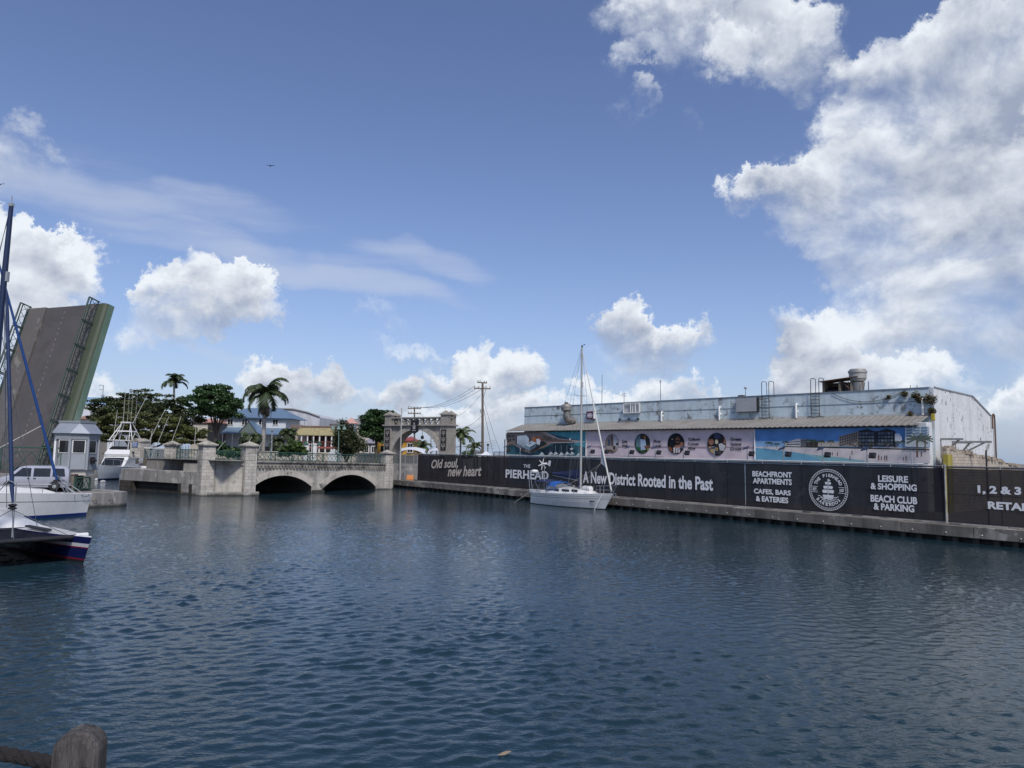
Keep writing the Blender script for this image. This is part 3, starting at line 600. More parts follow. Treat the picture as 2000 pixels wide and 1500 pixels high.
mb.col = (.55, .52, .55); mb.add([(.26*math.cos(a), -.012, -.1+.12*math.sin(a)) for a in [k*.2618 for k in range(24)]], [list(range(24))]); mb.build('sign_box', m_print, sg, col=True)
mb = MB(M); mb.frame((.5, -.02, -.45), (.12, 0, 0), (0, .26, 0), (0, 0, 1.05)); mb.build('side_frame', m_whitep, sg)
fr = wall_item('empty_sign_frame', 'white empty sign frame with bare struts on the blue parapet', 'sign frame', 1233, 797, .3)
M = wmat(fr); mb = MB(M)
w_, h_ = 1.0, .48
for a, b in (((-w_, 0, -h_), (w_, 0, -h_)), ((-w_, 0, h_), (w_, 0, h_)), ((-w_, 0, -h_), (-w_, 0, h_)), ((w_, 0, -h_), (w_, 0, h_)), ((-.1, 0, -h_), (-.1, 0, h_)), ((.15, .05, -h_), (.15, .05, h_)), ((.5, 0, -h_), (.5, 0, h_))): mb.tube(a, b, .06, n=4)
mb.build('frame', m_whitep, fr); mb = MB(M); mb.frame((-w_, .12, -h_), (2*w_, 0, 0), (0, .1, 0), (0, 0, 2*h_)); mb.build('back_panel', mat('pale_panel', (.55, .55, .54), (.42, .42, .42), 2, .7, streak=.4), fr)
bs = wall_item('blank_sign_box', 'large blank grey sign box standing proud of the blue parapet', 'sign box', 1457, 790.5, .45)
M = wmat(bs); mb = MB(M); mb.frame((-1.03, 0, -.62), (2.06, 0, 0), (0, .42, 0), (0, 0, 1.24)); mb.build('cabinet', m_black, bs); mb = MB(M); mb.frame((-1.0, -.02, -.6), (2.0, 0, 0), (0, .019, 0), (0, 0, 1.2)); mb.build('face_panel', mat('blank_grey_face', (.36, .37, .38), (.29, .30, .31), 1.2, .6, streak=.25, scol=(.2, .2, .2)), bs)
def ladder(pxa, pxb, label):
    sa, sb = ppx(pxa, 790, .2)[0], ppx(pxb, 790, .2)[0]; r = thing('wall_ladder', label, 'ladder', wb(sb, .2, 7.9), math.atan2(-UB.y, -UB.x), 'black hooped ladders up to the warehouse roof'); w_ = abs(sa-sb); M = wmat(r); mb = MB(M)
    for x in (-w_, 0):
        mb.path([(x, 0, .05), (x, 0, 3.1), (x+.02, .1, 3.2), (x+.02, .7, 3.2), (x+.02, .8, 3.1), (x+.02, .8, 2.0)], .03, 6); mb.tube((x-.25, -.0, .06), (x+.35, -.0, .0), .03)
    mb.build('side_rails', m_black, r); mb = MB(M)
    for k in range(7): mb.tube((-w_, 0, .3+k*.28), (0, 0, .3+k*.28), .02)
    mb.build('rungs', m_black, r)
ladder(1488, 1502, 'black hooped ladder just right of the blank grey sign box'); ladder(1584, 1600, 'black hooped ladder left of the rooftop cooler housing')
# on the roof
def roof_thing(name, label, cat, px, k=-1.2, z=None): s = ppx(px, 770, k)[0]; return thing(name, label, cat, wb(s, k, z if z else PT-.35-.03*abs(k)), math.atan2(-UB.y, -UB.x))
rv = roof_thing('roof_vent', 'small brown box vent on the warehouse roof above the blank sign', 'roof vent', 1448.5)
mb = MB(wmat(rv)); mb.box((0, 0, 0), (.42, .42, .55)); mb.box((0, 0, .55), (.5, .5, .12)); mb.build('vent_box', m_rust, rv, bevel=.02)
def antenna(px, py, label, top, k=-.6, cat='antenna'):
    s, z = ppx(px, py, k); r = thing('antenna', label, cat, wb(s, k, PT-.5)); mb = MB(wmat(r)); mb.tube((0, 0, 0), (0, 0, z-PT+.5), .032, .02); mb.build('mast', m_wire, r)
    mb = MB(wmat(r)); h = z-PT+.5
    if top == 'yagi':
        for k_ in range(3): mb.tube((-.28, 0, h-.1-k_*.16), (.28, .1, h-.02-k_*.16), .016)
        mb.tube((-.5, 0, h-.3), (.1, 0, h), .018)
    elif top == 'cam': mb.box((0, 0, h), (.12, .12, .3))
    elif top == 'cup': mb.lathe((0, 0, h), [(.05, 0), (.16, .1), (.1, .2), (0, .22)], 8)
    if top: mb.build('head', m_alu, r)
antenna(1219, 768, 'small branched aerial above the empty sign frame', 'yagi'); antenna(1290, 748, 'tall mast with a camera head on the warehouse roof', 'cam'); antenna(1456, 760, 'thin mast with a cup top beside the brown roof vent', 'cup'); antenna(1176, 732, 'very thin whip aerial behind the yacht forestay', None)
antenna(1778, 752, 'short steel rod on the coping, farther from the roof corner', None, -.2); antenna(1791, 751.5, 'short steel rod on the coping, nearest the roof corner', None, -.2)
ch = roof_thing('cooler_housing', 'open rusty cooler housing on the warehouse roof beside the big round fan', 'roof unit', 1641, -1.6)
M = wmat(ch); mb = MB(M); w_ = 1.2
for x in (-w_, .15, w_-.1): mb.frame((x, -.6, .15), (.12, 0, 0), (0, 1.4, 0), (0, 0, 1.25))
mb.frame((-w_, -.6, .1), (2*w_, 0, 0), (0, 1.4, 0), (0, 0, .3)); mb.frame((-w_, .7, .4), (2*w_, 0, 0), (0, .1, 0), (0, 0, 1.0)); mb.build('frame', mat('weathered_casing', (.25, .22, .17), (.1, .085, .06), 2.5, .8, streak=.6), ch)
mb = MB(M); mb.frame((-w_-.2, -.75, 1.4), (2.6*w_, 0, .25), (0, 1.7, 0), (0, 0, .07)); mb.build('lid', m_rust, ch)
mb = MB(M); mb.frame((-w_+.15, -.3, .42), (1.1, 0, 0), (0, .6, .3), (0, 0, .3)); mb.frame((.4, -.2, .42), (.7, 0, 0), (0, .6, 0), (0, 0, .75)); mb.build('inner_unit', m_black, ch)
bf = roof_thing('upblast_fan', 'big round grey upblast fan on a cone base on the warehouse roof', 'roof fan', 1676, -1.6)
M = wmat(bf); mb = MB(M); mb.lathe((0, 0, 1.25), [(.3, 0), (.55, .12), (.62, .3), (.66, .32), (.66, .75), (.72, .77), (.72, .95), (.62, .97), (.6, 1.08), (.0, 1.12)], 20); mb.build('fan_drum', mat('pale_grey_fan_metal', (.42, .41, .38), (.3, .29, .27), 2.5, .5, .2, streak=.4, scol=(.2, .18, .15)), bf, smooth=35)
mb = MB(M); mb.lathe((0, 0, .3), [(.1, 0), (.45, .3), (.55, .95), (.35, .98)], 16); mb.build('cone_base', mat('cone_metal', (.28, .28, .27), None, 2, .5, .3), bf, smooth=40)
mb = MB(M); [mb.tube((x, y, 0), (x, y, 1.35), .035) for x in (-.55, .62) for y in (-.5, .5)]; mb.tube((-.9, -.5, 1.2), (.2, -.55, .1), .05); mb.build('support_frame', m_rust, bf)
# weeds rooted in the wall
def weed(px, py, r, label, mat_=None, k=.12):
    s, z = ppx(px, py, k); c = wb(s, k, z); mb = MB()
    for i in range(int(420*r)+40):
        d = V((random.gauss(0, 1), random.gauss(0, 1), random.gauss(0, .8))); d *= r*random.uniform(.2, 1)/max(d.length, .1); p = c+d; a = V((random.uniform(-1, 1), random.uniform(-1, 1), random.uniform(-1, 1))).normalized()*.10; b = a.orthogonal()*.55
        mb.poly([p-a, p-b, p+a, p+b])
    tag(mb.build('wall_weed', mat_ or m_weed, uv=False), label, 'weed', 'weeds growing out of the warehouse parapet')
m_weed = leafmat('dry_weed_leaves', (.06, .07, .03), (.13, .09, .05))
weed(1767, 769, .26, 'round weed tuft under the coping left of the roof corner'); weed(1736, 775, .14, 'smallest weed tuft on the parapet, farthest from the roof corner'); weed(1789, 773, .36, 'wide brown weed clump left of the last downpipe'); weed(1797, 780, .3, 'weed clump behind the last downpipe'); weed(1817, 780, .48, 'biggest weed clump hanging at the warehouse corner'); weed(1778, 808, .2, 'low weed tuft where the parapet meets the lean-to roof')
weed(1820, 803, .3, 'dry weed below the corner clump on the corner edge')

# ruined wall by the gable end
rw = thing('ruined_wall', 'broken cream block wall with a ragged crumbling top beside the warehouse gable', 'wall', wb(-1.2, -6, QZ))
mb = MB(); n = 34; tp = []
for i in range(n+1):
    k = 1.0-17.5*i/n; z = 5.75-.075*(17.5*i/n)+random.uniform(-.09, .09)-(0 if i < 30 else .35)+(.25 if i == 0 else 0); tp.append((k, z))
for i in range(n):
    (k0, z0), (k1, z1) = tp[i], tp[i+1]; zt = min(z0, z1)
    mb.frame(wb(-1.35, k0, QZ), NB*(k1-k0), UB*.35, zz*(zt-.28-QZ))
mb.build('masonry', mat('cream_broken_blocks', (.52, .46, .37), (.38, .33, .27), 1.1, .9, bump=.6, streak=.35, scol=(.22, .14, .1), patch=.3, pcol=(.2, .17, .14), pscale=1.2, brick=(.42, .22, .015, (.55, .5, .45))), rw)
mb = MB()
for i in range(90):
    k = random.uniform(-16.5, 1); z = 5.75-.075*(1-k)-.3; s_ = random.uniform(.12, .38); mb.box(wb(-1.2+random.uniform(-.12, .12), k, z-.05), (s_*1.3, s_, s_*random.uniform(.4, .9)), random.uniform(0, 3))
mb.build('loose_blocks', mat('brown_rubble', (.36, .30, .24), (.22, .18, .14), 2, .9, bump=.6), rw)
mb = MB(); mb.frame(wb(-1.5, 1.3, QZ), NB*-.9, UB*.3, zz*(5.0-QZ)); tag(mb.build('yellow_sheet', mat('mustard_panel', (.40, .33, .04), (.3, .25, .04), 2, .7, streak=.4)), 'mustard yellow sheet standing at the near end of the ruined wall', 'sheet')

# ------------------------------------------------------------------ three printed banners under the eave
BK = 2.07; BZ0, BZ1 = 4.36, 6.93
def bpt(px, py, lay): s, z = ppx(px, py, BK); return wb(s, BK+.006*lay, min(max(z, BZ0+.01), BZ1-.01))
def lin(r, g_, b): return tuple(((x/255/12.92) if x/255 <= .04045 else ((x/255+.055)/1.055)**2.4) for x in (r, g_, b))
def banner(px0, px1, label, base):
    s0 = ppx(px0, 870, BK)[0]; s1 = ppx(px1, 870, BK)[0]; n = 24; P = []
    for j in range(5):
        z = BZ0+(BZ1-BZ0)*j/4
        P.append([wb(s0+(s1-s0)*i/n, BK-.02+.012*math.sin(i*.9+j), z) for i in range(n+1)])
    mb = MB(); mb.col = base; mb.grid(P); o = mb.build('wall_banner', m_print, None, smooth=180, col=True)
    return tag(o, label, 'banner', 'printed banners under the warehouse eave')
def picture(parent, polys, conv, name='picture'):
    mb = MB()
    for i, (c, pts) in enumerate(polys): mb.col = lin(*c); mb.poly([bpt(*conv(x, y), 1+i*.25) for x, y in pts])
    return mb.build(name, m_print, parent, uv=False, col=True)
b1 = banner(988, 1145, 'printed banner with an aerial harbour view, at the far end of the eave', lin(48, 92, 104))
cv = lambda x, y: (1000+x/12.5, 830+y/12.5)
rr_ = random.Random(4); pol = []
pol += [((72, 150, 162), [(780, 160), (1810, 150), (1810, 560), (1500, 480), (1640, 380)]), ((150, 135, 128), [(-150, 190), (800, 165), (1100, 330), (1640, 375), (1640, 430), (1000, 430), (900, 490), (480, 690), (300, 640), (100, 480), (-150, 500)]),
        ((196, 178, 170), [(680, 170), (830, 170), (1160, 335), (1640, 378), (1640, 392), (1130, 352)]), ((120, 100, 92), [(760, 250), (1150, 352), (1640, 400), (1640, 412), (1000, 425), (820, 380)]), ((22, 44, 56), [(700, 620), (1060, 450), (1360, 460), (1560, 640), (1300, 720), (800, 720)]), ((205, 195, 180), [(960, 425), (1640, 415), (1640, 430), (980, 440)])]
for i in range(90):
    x, y = rr_.uniform(-140, 200), rr_.uniform(195, 520); s_ = rr_.uniform(14, 40); k = rr_.choice([(58, 66, 52), (150, 150, 145), (92, 88, 80), (40, 48, 40), (120, 110, 100)]); pol.append((k, [(x, y), (x+s_, y-4), (x+s_*1.1, y+s_*.6), (x, y+s_*.7)]))
for i in range(80):
    u = rr_.random(); x = 760+u*860; y = 300+u*100+rr_.uniform(-40, 20)*(1-u); s_ = rr_.uniform(8, 24)*(1.2-u); k = rr_.choice([(70, 62, 55), (165, 150, 140), (88, 96, 70)]); pol.append((k, [(x, y), (x+s_, y), (x+s_, y+s_*.5), (x, y+s_*.6)]))
pol += [((178, 192, 200), [(170, 270), (390, 245), (455, 320), (455, 400), (340, 530), (165, 440)]), ((132, 148, 160), [(165, 440), (340, 530), (455, 400), (455, 440), (345, 570), (165, 480)]), ((150, 95, 62), [(540, 310), (700, 270), (800, 360), (740, 400), (620, 420), (530, 380)]), ((95, 60, 45), [(600, 300), (690, 285), (790, 370), (720, 380)]),
        ((188, 202, 210), [(360, 490), (520, 395), (650, 440), (480, 540)]), ((70, 90, 100), [(440, 470), (510, 425), (530, 440), (460, 485)]), ((120, 140, 150), [(360, 490), (480, 540), (480, 650), (360, 580)]), ((52, 72, 84), [(480, 540), (650, 440), (650, 540), (480, 650)]), ((195, 200, 205), [(640, 340), (700, 330), (740, 380), (720, 490), (650, 470)]), ((34, 40, 44), [(740, 400), (830, 400), (900, 470), (620, 600), (480, 650), (650, 530), (720, 490)]),
        ((150, 130, 118), [(100, 480), (300, 620), (480, 690), (480, 670), (320, 600), (120, 470)])]
for k in range(6):
    for j in range(5): x = 205+k*32; y = 355+j*26+k*6; pol.append(((96, 112, 124), [(x, y), (x+16, y+4), (x+16, y+12), (x, y+8)]))
for k in range(7):
    for j in range(3): x = 495+k*22; y = 560-k*14+j*28; pol.append(((150, 170, 180), [(x, y), (x+10, y-6), (x+10, y+6), (x, y+12)]))
for x, y in ((780, 700), (1000, 690), (1120, 690), (1260, 700), (1400, 690), (1520, 690), (1680, 720)):
    pol += [((190, 198, 200), [(x-60, y+20), (x+50, y-5), (x+70, y+25), (x-40, y+45)]), ((215, 220, 222), [(x-20, y-20), (x+25, y-30), (x+35, y+5), (x-20, y+12)]), ((140, 155, 160), [(x, y-200 if x > 1100 else y-60), (x+7, y-200 if x > 1100 else y-60), (x+7, y), (x, y)])]
pol += [((200, 205, 205), [(1470, 330), (1490, 310), (1500, 370), (1460, 370)]), ((210, 215, 215), [(1480, 580), (1530, 555), (1560, 590), (1500, 610)])]
picture(b1, pol, cv)
b2 = banner(1145, 1474, 'printed pale pink banner with four oval photographs in the middle of the eave', lin(206, 191, 195))
cv2 = lambda x, y: (1130+x/5.714, 820+y/5.714)
def oval(cx, cy, rx, ry, n=40): return [(cx+rx*math.cos(2*math.pi*k/n), cy+ry*math.sin(2*math.pi*k/n)) for k in range(n)]
def clip_oval(pts, cx, cy, rx, ry): return [((cx+(x-cx)*k, cy+(y-cy)*k) if (k := 1/max(1.0, math.hypot((x-cx)/rx, (y-cy)/ry))) < 1 else (x, y)) for x, y in pts]
ovs = [(373, 265, 76, 106, (132, 118, 112)), (714, 265, 86, 112, (34, 40, 40)), (1090, 265, 94, 116, (18, 18, 22)), (1545, 268, 104, 124, (30, 26, 28))]
det = {0: [((170, 172, 178), [(385, 165), (440, 190), (448, 300), (395, 320)]), ((160, 150, 145), [(300, 290), (440, 300), (430, 350), (330, 365)]), ((70, 84, 104), [(330, 220), (355, 218), (355, 285), (328, 288)]), ((60, 42, 36), [(385, 295), (412, 290), (410, 335), (388, 332)]), ((96, 72, 60), [(330, 330), (375, 335), (400, 365), (350, 368)]), ((90, 78, 72), [(365, 170), (385, 175), (385, 290), (368, 290)]), ((52, 60, 66), [(420, 255), (450, 260), (448, 285), (420, 285)])],
       1: [((96, 124, 130), [(634, 200), (690, 170), (690, 330), (640, 320)]), ((166, 184, 204), [(690, 215), (745, 220), (760, 300), (745, 350), (695, 345)]), ((84, 52, 40), oval(728, 195, 18, 26, 14)), ((120, 78, 60), [(735, 290), (790, 285), (795, 310), (745, 320)]), ((52, 74, 40), [(690, 340), (770, 330), (740, 375), (700, 375)]), ((150, 150, 70), oval(785, 330, 20, 16, 10)), ((180, 120, 60), [(735, 180), (748, 178), (750, 215), (738, 218)]), ((44, 96, 62), [(640, 300), (700, 310), (690, 350), (650, 345)])],
       2: [((112, 74, 56), oval(1108, 225, 26, 36, 16)), ((20, 18, 20), [(1085, 225), (1132, 225), (1130, 242), (1088, 242)]), ((150, 104, 84), [(1070, 290), (1160, 270), (1180, 310), (1130, 330), (1075, 330)]), ((196, 190, 190), [(1058, 310), (1140, 310), (1135, 372), (1065, 372)]), ((40, 40, 52), [(1085, 312), (1093, 312), (1090, 370), (1082, 370)]), ((40, 40, 52), [(1110, 312), (1118, 312), (1116, 370), (1108, 370)]), ((140, 95, 75), oval(1155, 275, 20, 30, 12)), ((150, 84, 52), [(1010, 310), (1030, 300), (1055, 350), (1040, 352)]), ((170, 160, 150), oval(1050, 215, 10, 7, 8))],
       3: [((148, 104, 84), oval(1483, 240, 30, 42, 16)), ((34, 26, 26), [(1450, 235), (1460, 200), (1485, 188), (1512, 205), (1515, 240), (1500, 215), (1468, 215)]), ((186, 152, 106), [(1448, 300), (1520, 295), (1525, 385), (1480, 375)]), ((186, 184, 186), [(1565, 270), (1600, 260), (1645, 290), (1625, 350), (1580, 340)]), ((140, 98, 78), oval(1632, 235, 16, 36, 12)), ((40, 32, 32), oval(1606, 220, 22, 40, 12)), ((196, 188, 160), oval(1545, 245, 18, 26, 12)), ((150, 130, 90), oval(1545, 330, 18, 26, 12)), ((60, 62, 92), [(1515, 155), (1570, 150), (1600, 200), (1540, 210), (1520, 200)])]}
pol = []
pol += [((170, 150, 156), [(0+75, 290), (1970, 300), (1970, 312), (75, 302)]), ((172, 154, 160), [(75, 395), (950, 405), (950, 412), (75, 402)]), ((210, 200, 205), [(84, 130), (92, 130), (92, 405), (84, 405)])]
for i, (cx_, cy_, rx_, ry_, c) in enumerate(ovs):
    pol.append((c, oval(cx_, cy_, rx_, ry_)))
    for c2, pts in det[i]: pol.append((c2, clip_oval(pts, cx_, cy_, rx_*.98, ry_*.98)))
picture(b2, pol, cv2)
O = wb(0, BK+.03); XB = -UB
for txt, xa, xb, yb_, yt in (('Live', 480, 537, 258, 222), ('Well', 480, 542, 304, 272), ('Shop', 830, 910, 262, 222), ('Local', 828, 912, 306, 270), ('Culture', 1219, 1348, 232, 198), ('Comes', 1216, 1334, 284, 250), ('Alive', 1212, 1296, 334, 300), ('Green', 1690, 1812, 232, 196), ('Space', 1690, 1810, 294, 252), ('Grows', 1687, 1813, 340, 306)):
    mb = MB(); xa2, ya2 = cv2(xa, (yb_+yt)/2); xb2, _ = cv2(xb, 0); s0, za = ppx(xa2, cv2(0, yb_)[1], BK+.1); s1, _z = ppx(xb2, ya2, BK+.1); z0 = ppx((xa2+xb2)/2, cv2(0, yb_)[1], BK+.1)[1]; z1 = ppx((xa2+xb2)/2, cv2(0, yt)[1], BK+.1)[1]
    fit_text(mb, txt, -s0, -s1, z0, z1, O, XB, zz, bold=.03); mb.build('lettering', m_black, b2, uv=False)
b3 = banner(1474, 1814, 'printed banner with a beach, dark gabled hotel and bathers, nearest the warehouse corner', lin(92, 142, 198))
cv3 = lambda x, y: (1470+x/5.556, 820+y/5.556)
pol = [((136, 176, 212), [(20, 230), (1925, 230), (1925, 300), (20, 300)]), ((206, 198, 196), [(20, 292), (600, 292), (1920, 305), (1925, 470), (20, 470)]), ((104, 160, 184), [(20, 302), (200, 318), (450, 350), (640, 392), (760, 470), (20, 470)]), ((128, 174, 180), [(450, 350), (640, 378), (900, 400), (1300, 470), (760, 470), (640, 400)]), ((48, 62, 54), [(330, 285), (560, 288), (1160, 298), (1920, 318), (1920, 330), (900, 308), (330, 294)]),
       ((196, 196, 196), [(360, 250), (480, 205), (580, 210), (580, 290), (345, 285)]), ((100, 100, 106), [(520, 210), (585, 212), (585, 290), (520, 290)]), ((40, 48, 56), [(380, 240), (515, 232), (515, 240), (370, 248)]), ((60, 66, 70), [(375, 262), (515, 258), (515, 270), (365, 272)]), ((182, 176, 168), [(700, 238), (930, 240), (950, 290), (700, 290)]), ((62, 58, 54), [(585, 240), (710, 235), (710, 290), (585, 290)])]
pol += [((150, 140, 130), [(938, 180), (1150, 122), (1150, 290), (938, 285)]), ((46, 50, 58), [(1150, 122), (1240, 98), (1330, 125), (1330, 290), (1150, 290)]), ((40, 44, 52), [(1330, 122), (1360, 122), (1360, 290), (1330, 290)]), ((46, 50, 58), [(1360, 124), (1455, 96), (1550, 122), (1550, 290), (1360, 290)])]
for k in range(8):
    for j in range(4): x = 948+k*25; y = 186-k*6.6+j*27; pol.append(((58, 60, 64), [(x, y), (x+15, y-4), (x+15, y+12), (x, y+16)]))
for bx_ in (1160, 1370):
    for k in range(5):
        for j in range(4): x = bx_+k*34; y = 136+j*38; pol.append((rr_.choice([(86, 98, 112), (70, 82, 98), (104, 112, 120)]), [(x, y), (x+26, y), (x+26, y+24), (x, y+24)]))
pol += [((190, 196, 200), [(1552, 150), (1600, 148), (1630, 195), (1630, 240), (1552, 240)]), ((188, 198, 206), [(1662, 70), (1925, 60), (1925, 300), (1662, 290)])]
for k in range(3):
    for j in range(4): x = 1674+k*82; y = 78+j*30; pol.append(((106, 132, 152), [(x, y), (x+66, y-3), (x+66, y+16), (x, y+18)]))
def palm2(x, y, s, c=(52, 66, 46)):
    pol.append(((96, 88, 76), [(x-s*.05, y), (x+s*.05, y), (x+s*.07, y+s*1.1), (x-s*.03, y+s*1.1)]))
    for k in range(9):
        a = math.pi*(k/8)*1.15-.24; ex, ey = x+math.cos(a)*s*.62, y-math.sin(a)*s*.5+s*.12; pol.append((c, [(x, y-s*.05), (ex, ey), (ex+s*.02, ey+s*.12), (x, y+s*.07)]))
for x, y, s in ((172, 248, 42), (202, 250, 40), (225, 262, 26), (275, 262, 46), (310, 258, 16), (365, 240, 48), (392, 240, 36), (628, 222, 60), (680, 228, 70), (765, 232, 60), (868, 232, 60), (1180, 240, 40), (1300, 250, 40), (1480, 250, 44), (1590, 240, 50), (1650, 235, 50)): palm2(x, y, s)
for i in range(60): x = rr_.uniform(950, 1650); y = rr_.uniform(255, 292); s_ = rr_.uniform(8, 20); pol.append((rr_.choice([(60, 60, 52), (44, 52, 44), (120, 110, 100), (80, 66, 56)]), [(x, y), (x+s_, y), (x+s_, y+s_*.7), (x, y+s_*.7)]))
palm2(1812, 200, 190, (84, 94, 84)); palm2(1900, 200, 140, (92, 102, 92))
for x, y, h_ in ((458, 340, 24), (706, 345, 16), (868, 326, 18), (900, 390, 42), (955, 395, 46), (1112, 378, 46), (1092, 438, 50), (1402, 440, 66), (1432, 440, 50), (1468, 442, 62), (1490, 442, 62), (1670, 446, 44), (1700, 444, 56), (1816, 400, 60), (1865, 402, 58), (1395, 326, 22), (375, 322, 14), (285, 312, 12), (150, 305, 10), (310, 322, 12)):
    w_ = h_*.13; c = rr_.choice([(62, 48, 42), (92, 64, 52), (70, 72, 80), (120, 70, 62)])
    pol += [(c, [(x-w_, y-h_*.78), (x+w_, y-h_*.78), (x+w_*.8, y-h_*.4), (x-w_*.8, y-h_*.4)]), ((96, 68, 54), [(x-w_*.7, y-h_*.4), (x+w_*.7, y-h_*.4), (x+w_*.9, y), (x+w_*.2, y), (x, y-h_*.2), (x-w_*.3, y), (x-w_*.9, y)]), ((84, 58, 46), oval(x, y-h_*.88, w_*.6, h_*.1, 8))]
picture(b3, pol, cv3)
mb = MB(); s0 = ppx(988, 870, 2.2)[0]; mb.tube(wb(s0, 2.1, BZ0-.05), wb(-.2, 2.1, BZ0-.05), .04); mb.tube(wb(s0, 2.15, QZ), wb(s0, 2.15, 7.0), .05)
for px in (1144.5, 1474): s_ = ppx(px, 870, 2.12)[0]; mb.tube(wb(s_, 2.12, BZ0), wb(s_, 2.12, BZ1), .05, n=4)
mb.build('banner_battens', m_whitep, wh)

# ================================================================== HULLS
def hull(mb, L, B, fb0, fb1, draft, rake, levels, deck_mi=0, n=28, transom=.78, low=.86, stern_rake=0.0, sheer=0.0, bowlow=.5, ent=2.2):
    """mb in boat space: x forward from the stern waterline, y to port, z up. levels = [(h, material above)] h -1 keel .. 0 water .. 1 deck"""
    hs = [h for h, _ in levels]+[1.0]; rows = []
    for i in range(n):
        t = i/(n-1); t = t**.8 if t < 1 else 1
        b = B/2*(transom+(1-transom)*math.sin(math.pi/2*min(t/.45, 1))) if t < .45 else B/2*max(1-((t-.45)/.55)**ent, .012)
        fb = fb0+(fb1-fb0)*t**1.6-sheer*math.sin(math.pi*t); row = []
        for h in hs:
            if h >= 0: z = h*fb; k = (low+(bowlow-low)*t**2); k = k+(1-k)*h**.8; x = L*t+rake*h*t**7-stern_rake*h*(1-t)**6
            else: z = h*draft*(1-t**6*.6); k = (low+(bowlow-low)*t**2)*math.sqrt(max(1-h*h, 0)); x = L*t-rake*.6*(-h)*t**7
            row.append((x, b*k, z))
        rows.append(row)
    m = len(hs)
    for sgn in (1, -1):
        vs = [(x, sgn*y, z) for r in rows for x, y, z in r]
        for j in range(m-1):
            mb.mi = levels[j][1]; fs = []
            for i in range(n-1):
                a, b2, c, d = i*m+j, (i+1)*m+j, (i+1)*m+j+1, i*m+j+1
                fs.append((a, b2, c, d) if sgn < 0 else (d, c, b2, a))
            mb.add(vs, fs)
    mb.mi = deck_mi
    dk = [[(r[-1][0], r[-1][1]*s_, r[-1][2]+.04*(1-abs(s_))) for s_ in (-1, -.5, 0, .5, 1)] for r in rows]; mb.grid(dk)
    mb.mi = levels[-1][1]; mb.add([(x, y, z) for x, y, z in rows[0]]+[(x, -y, z) for x, y, z in rows[0][::-1]], [list(range(2*m))])
    return rows
def rope(mb, a, b, sag, r=.015, n=9):
    a, b = V(a), V(b); mb.path([a+(b-a)*(i/n)-V((0, 0, sag*4*(i/n)*(1-i/n))) for i in range(n+1)], r, 5)

# ================================================================== MOORED SAILING YACHT
ts = onwall(1035, 982, q(0, 4.1), UQ)[0]; tb = onwall(1181, 997, q(0, 3.12), UQ)[0]; LW = ts-tb
yo = q(ts, 3.12, 0); yacht = thing('sailing_yacht', 'white sailing yacht with blue canvas moored along the black hoarding', 'sailing yacht', yo, math.atan2(-UQ.y, -UQ.x)); M = wmat(yacht)
m_boot = mat('boot_stripe_black', (.015, .016, .02), None, 3, .4); m_stripe = mat('hull_stripe_grey', (.16, .17, .18), None, 3, .4)
mb = MB(M); hull(mb, LW, 3.0, 1.05, 1.32, .5, .95, [(-1, 1), (-.5, 1), (.0, 1), (.05, 0), (.4, 0), (.66, 2), (.69, 0), (.8, 2), (.82, 0)], 0, transom=.72, stern_rake=-.25, bowlow=.42)
mb.build('hull', [m_white, m_boot, m_stripe], yacht, smooth=35)
k = LW/10.3
mb = MB(M)
P = [(3.0, 1.0, .02), (3.3, 1.05, .42), (5.2, 1.0, .50), (6.6, .85, .34), (8.3, .6, .22), (8.9, .4, .0)]
gr = []
for x, w, h in P: z = 1.07+.02*x; gr.append([(x*k, -w-.12, z-.03), (x*k, -w, z+h*.8), (x*k, -w*.6, z+h), (x*k, 0, z+h+.04), (x*k, w*.6, z+h), (x*k, w, z+h*.8), (x*k, w+.12, z-.03)])
mb.grid(gr); mb.build('cabin_trunk', m_white, yacht, smooth=40)
mb = MB(M)
for x0, x1 in ((4.1, 4.9), (5.3, 6.3), (6.6, 7.4)):
    for s in (-1, 1):
        y = lambda x: (1.09-.07*max(0, x-5)*1.6+.02)
        mb.poly([(x0*k, s*y(x0), 1.22+.02*x0), (x1*k, s*y(x1), 1.2+.02*x1), (x1*k, s*(y(x1)-.04), 1.36+.02*x1), (x0*k, s*(y(x0)-.04), 1.42+.02*x0)])
mb.build('cabin_windows', m_glass, yacht)
mb = MB(M); mb.frame((0.1, -1.1, 1.0), (2.9*k, 0, 0), (0, .28, 0), (0, 0, .3)); mb.frame((.1, .82, 1.0), (2.9*k, 0, 0), (0, .28, 0), (0, 0, .3)); mb.frame((-.05, -1.05, .9), (.25, 0, 0), (0, 2.1, 0), (0, 0, .38)); mb.build('cockpit_coaming', m_white, yacht, bevel=.05)
mx = ts-onwall(1134, 955, q(0, 3.12), UQ)[0]; print('MX', mx, LW); MT = 13.9
mb = MB(M); mb.path([(mx, 0, 1.3), (mx, 0, 5), (mx-.02, 0, MT)], [.105, .10, .075], 8); mb.build('mast', mat('grey_mast_alloy', (.46, .46, .43), (.36, .36, .34), 2, .45, .3), yacht, smooth=50)
mb = MB(M)
for z, w in ((5.6, .95), (9.6, .75)):
    for s in (-1, 1): mb.tube((mx, 0, z), (mx-.15, s*w, z+.08), .03, .02)
mb.build('spreaders', m_alu, yacht)
mb = MB(M)
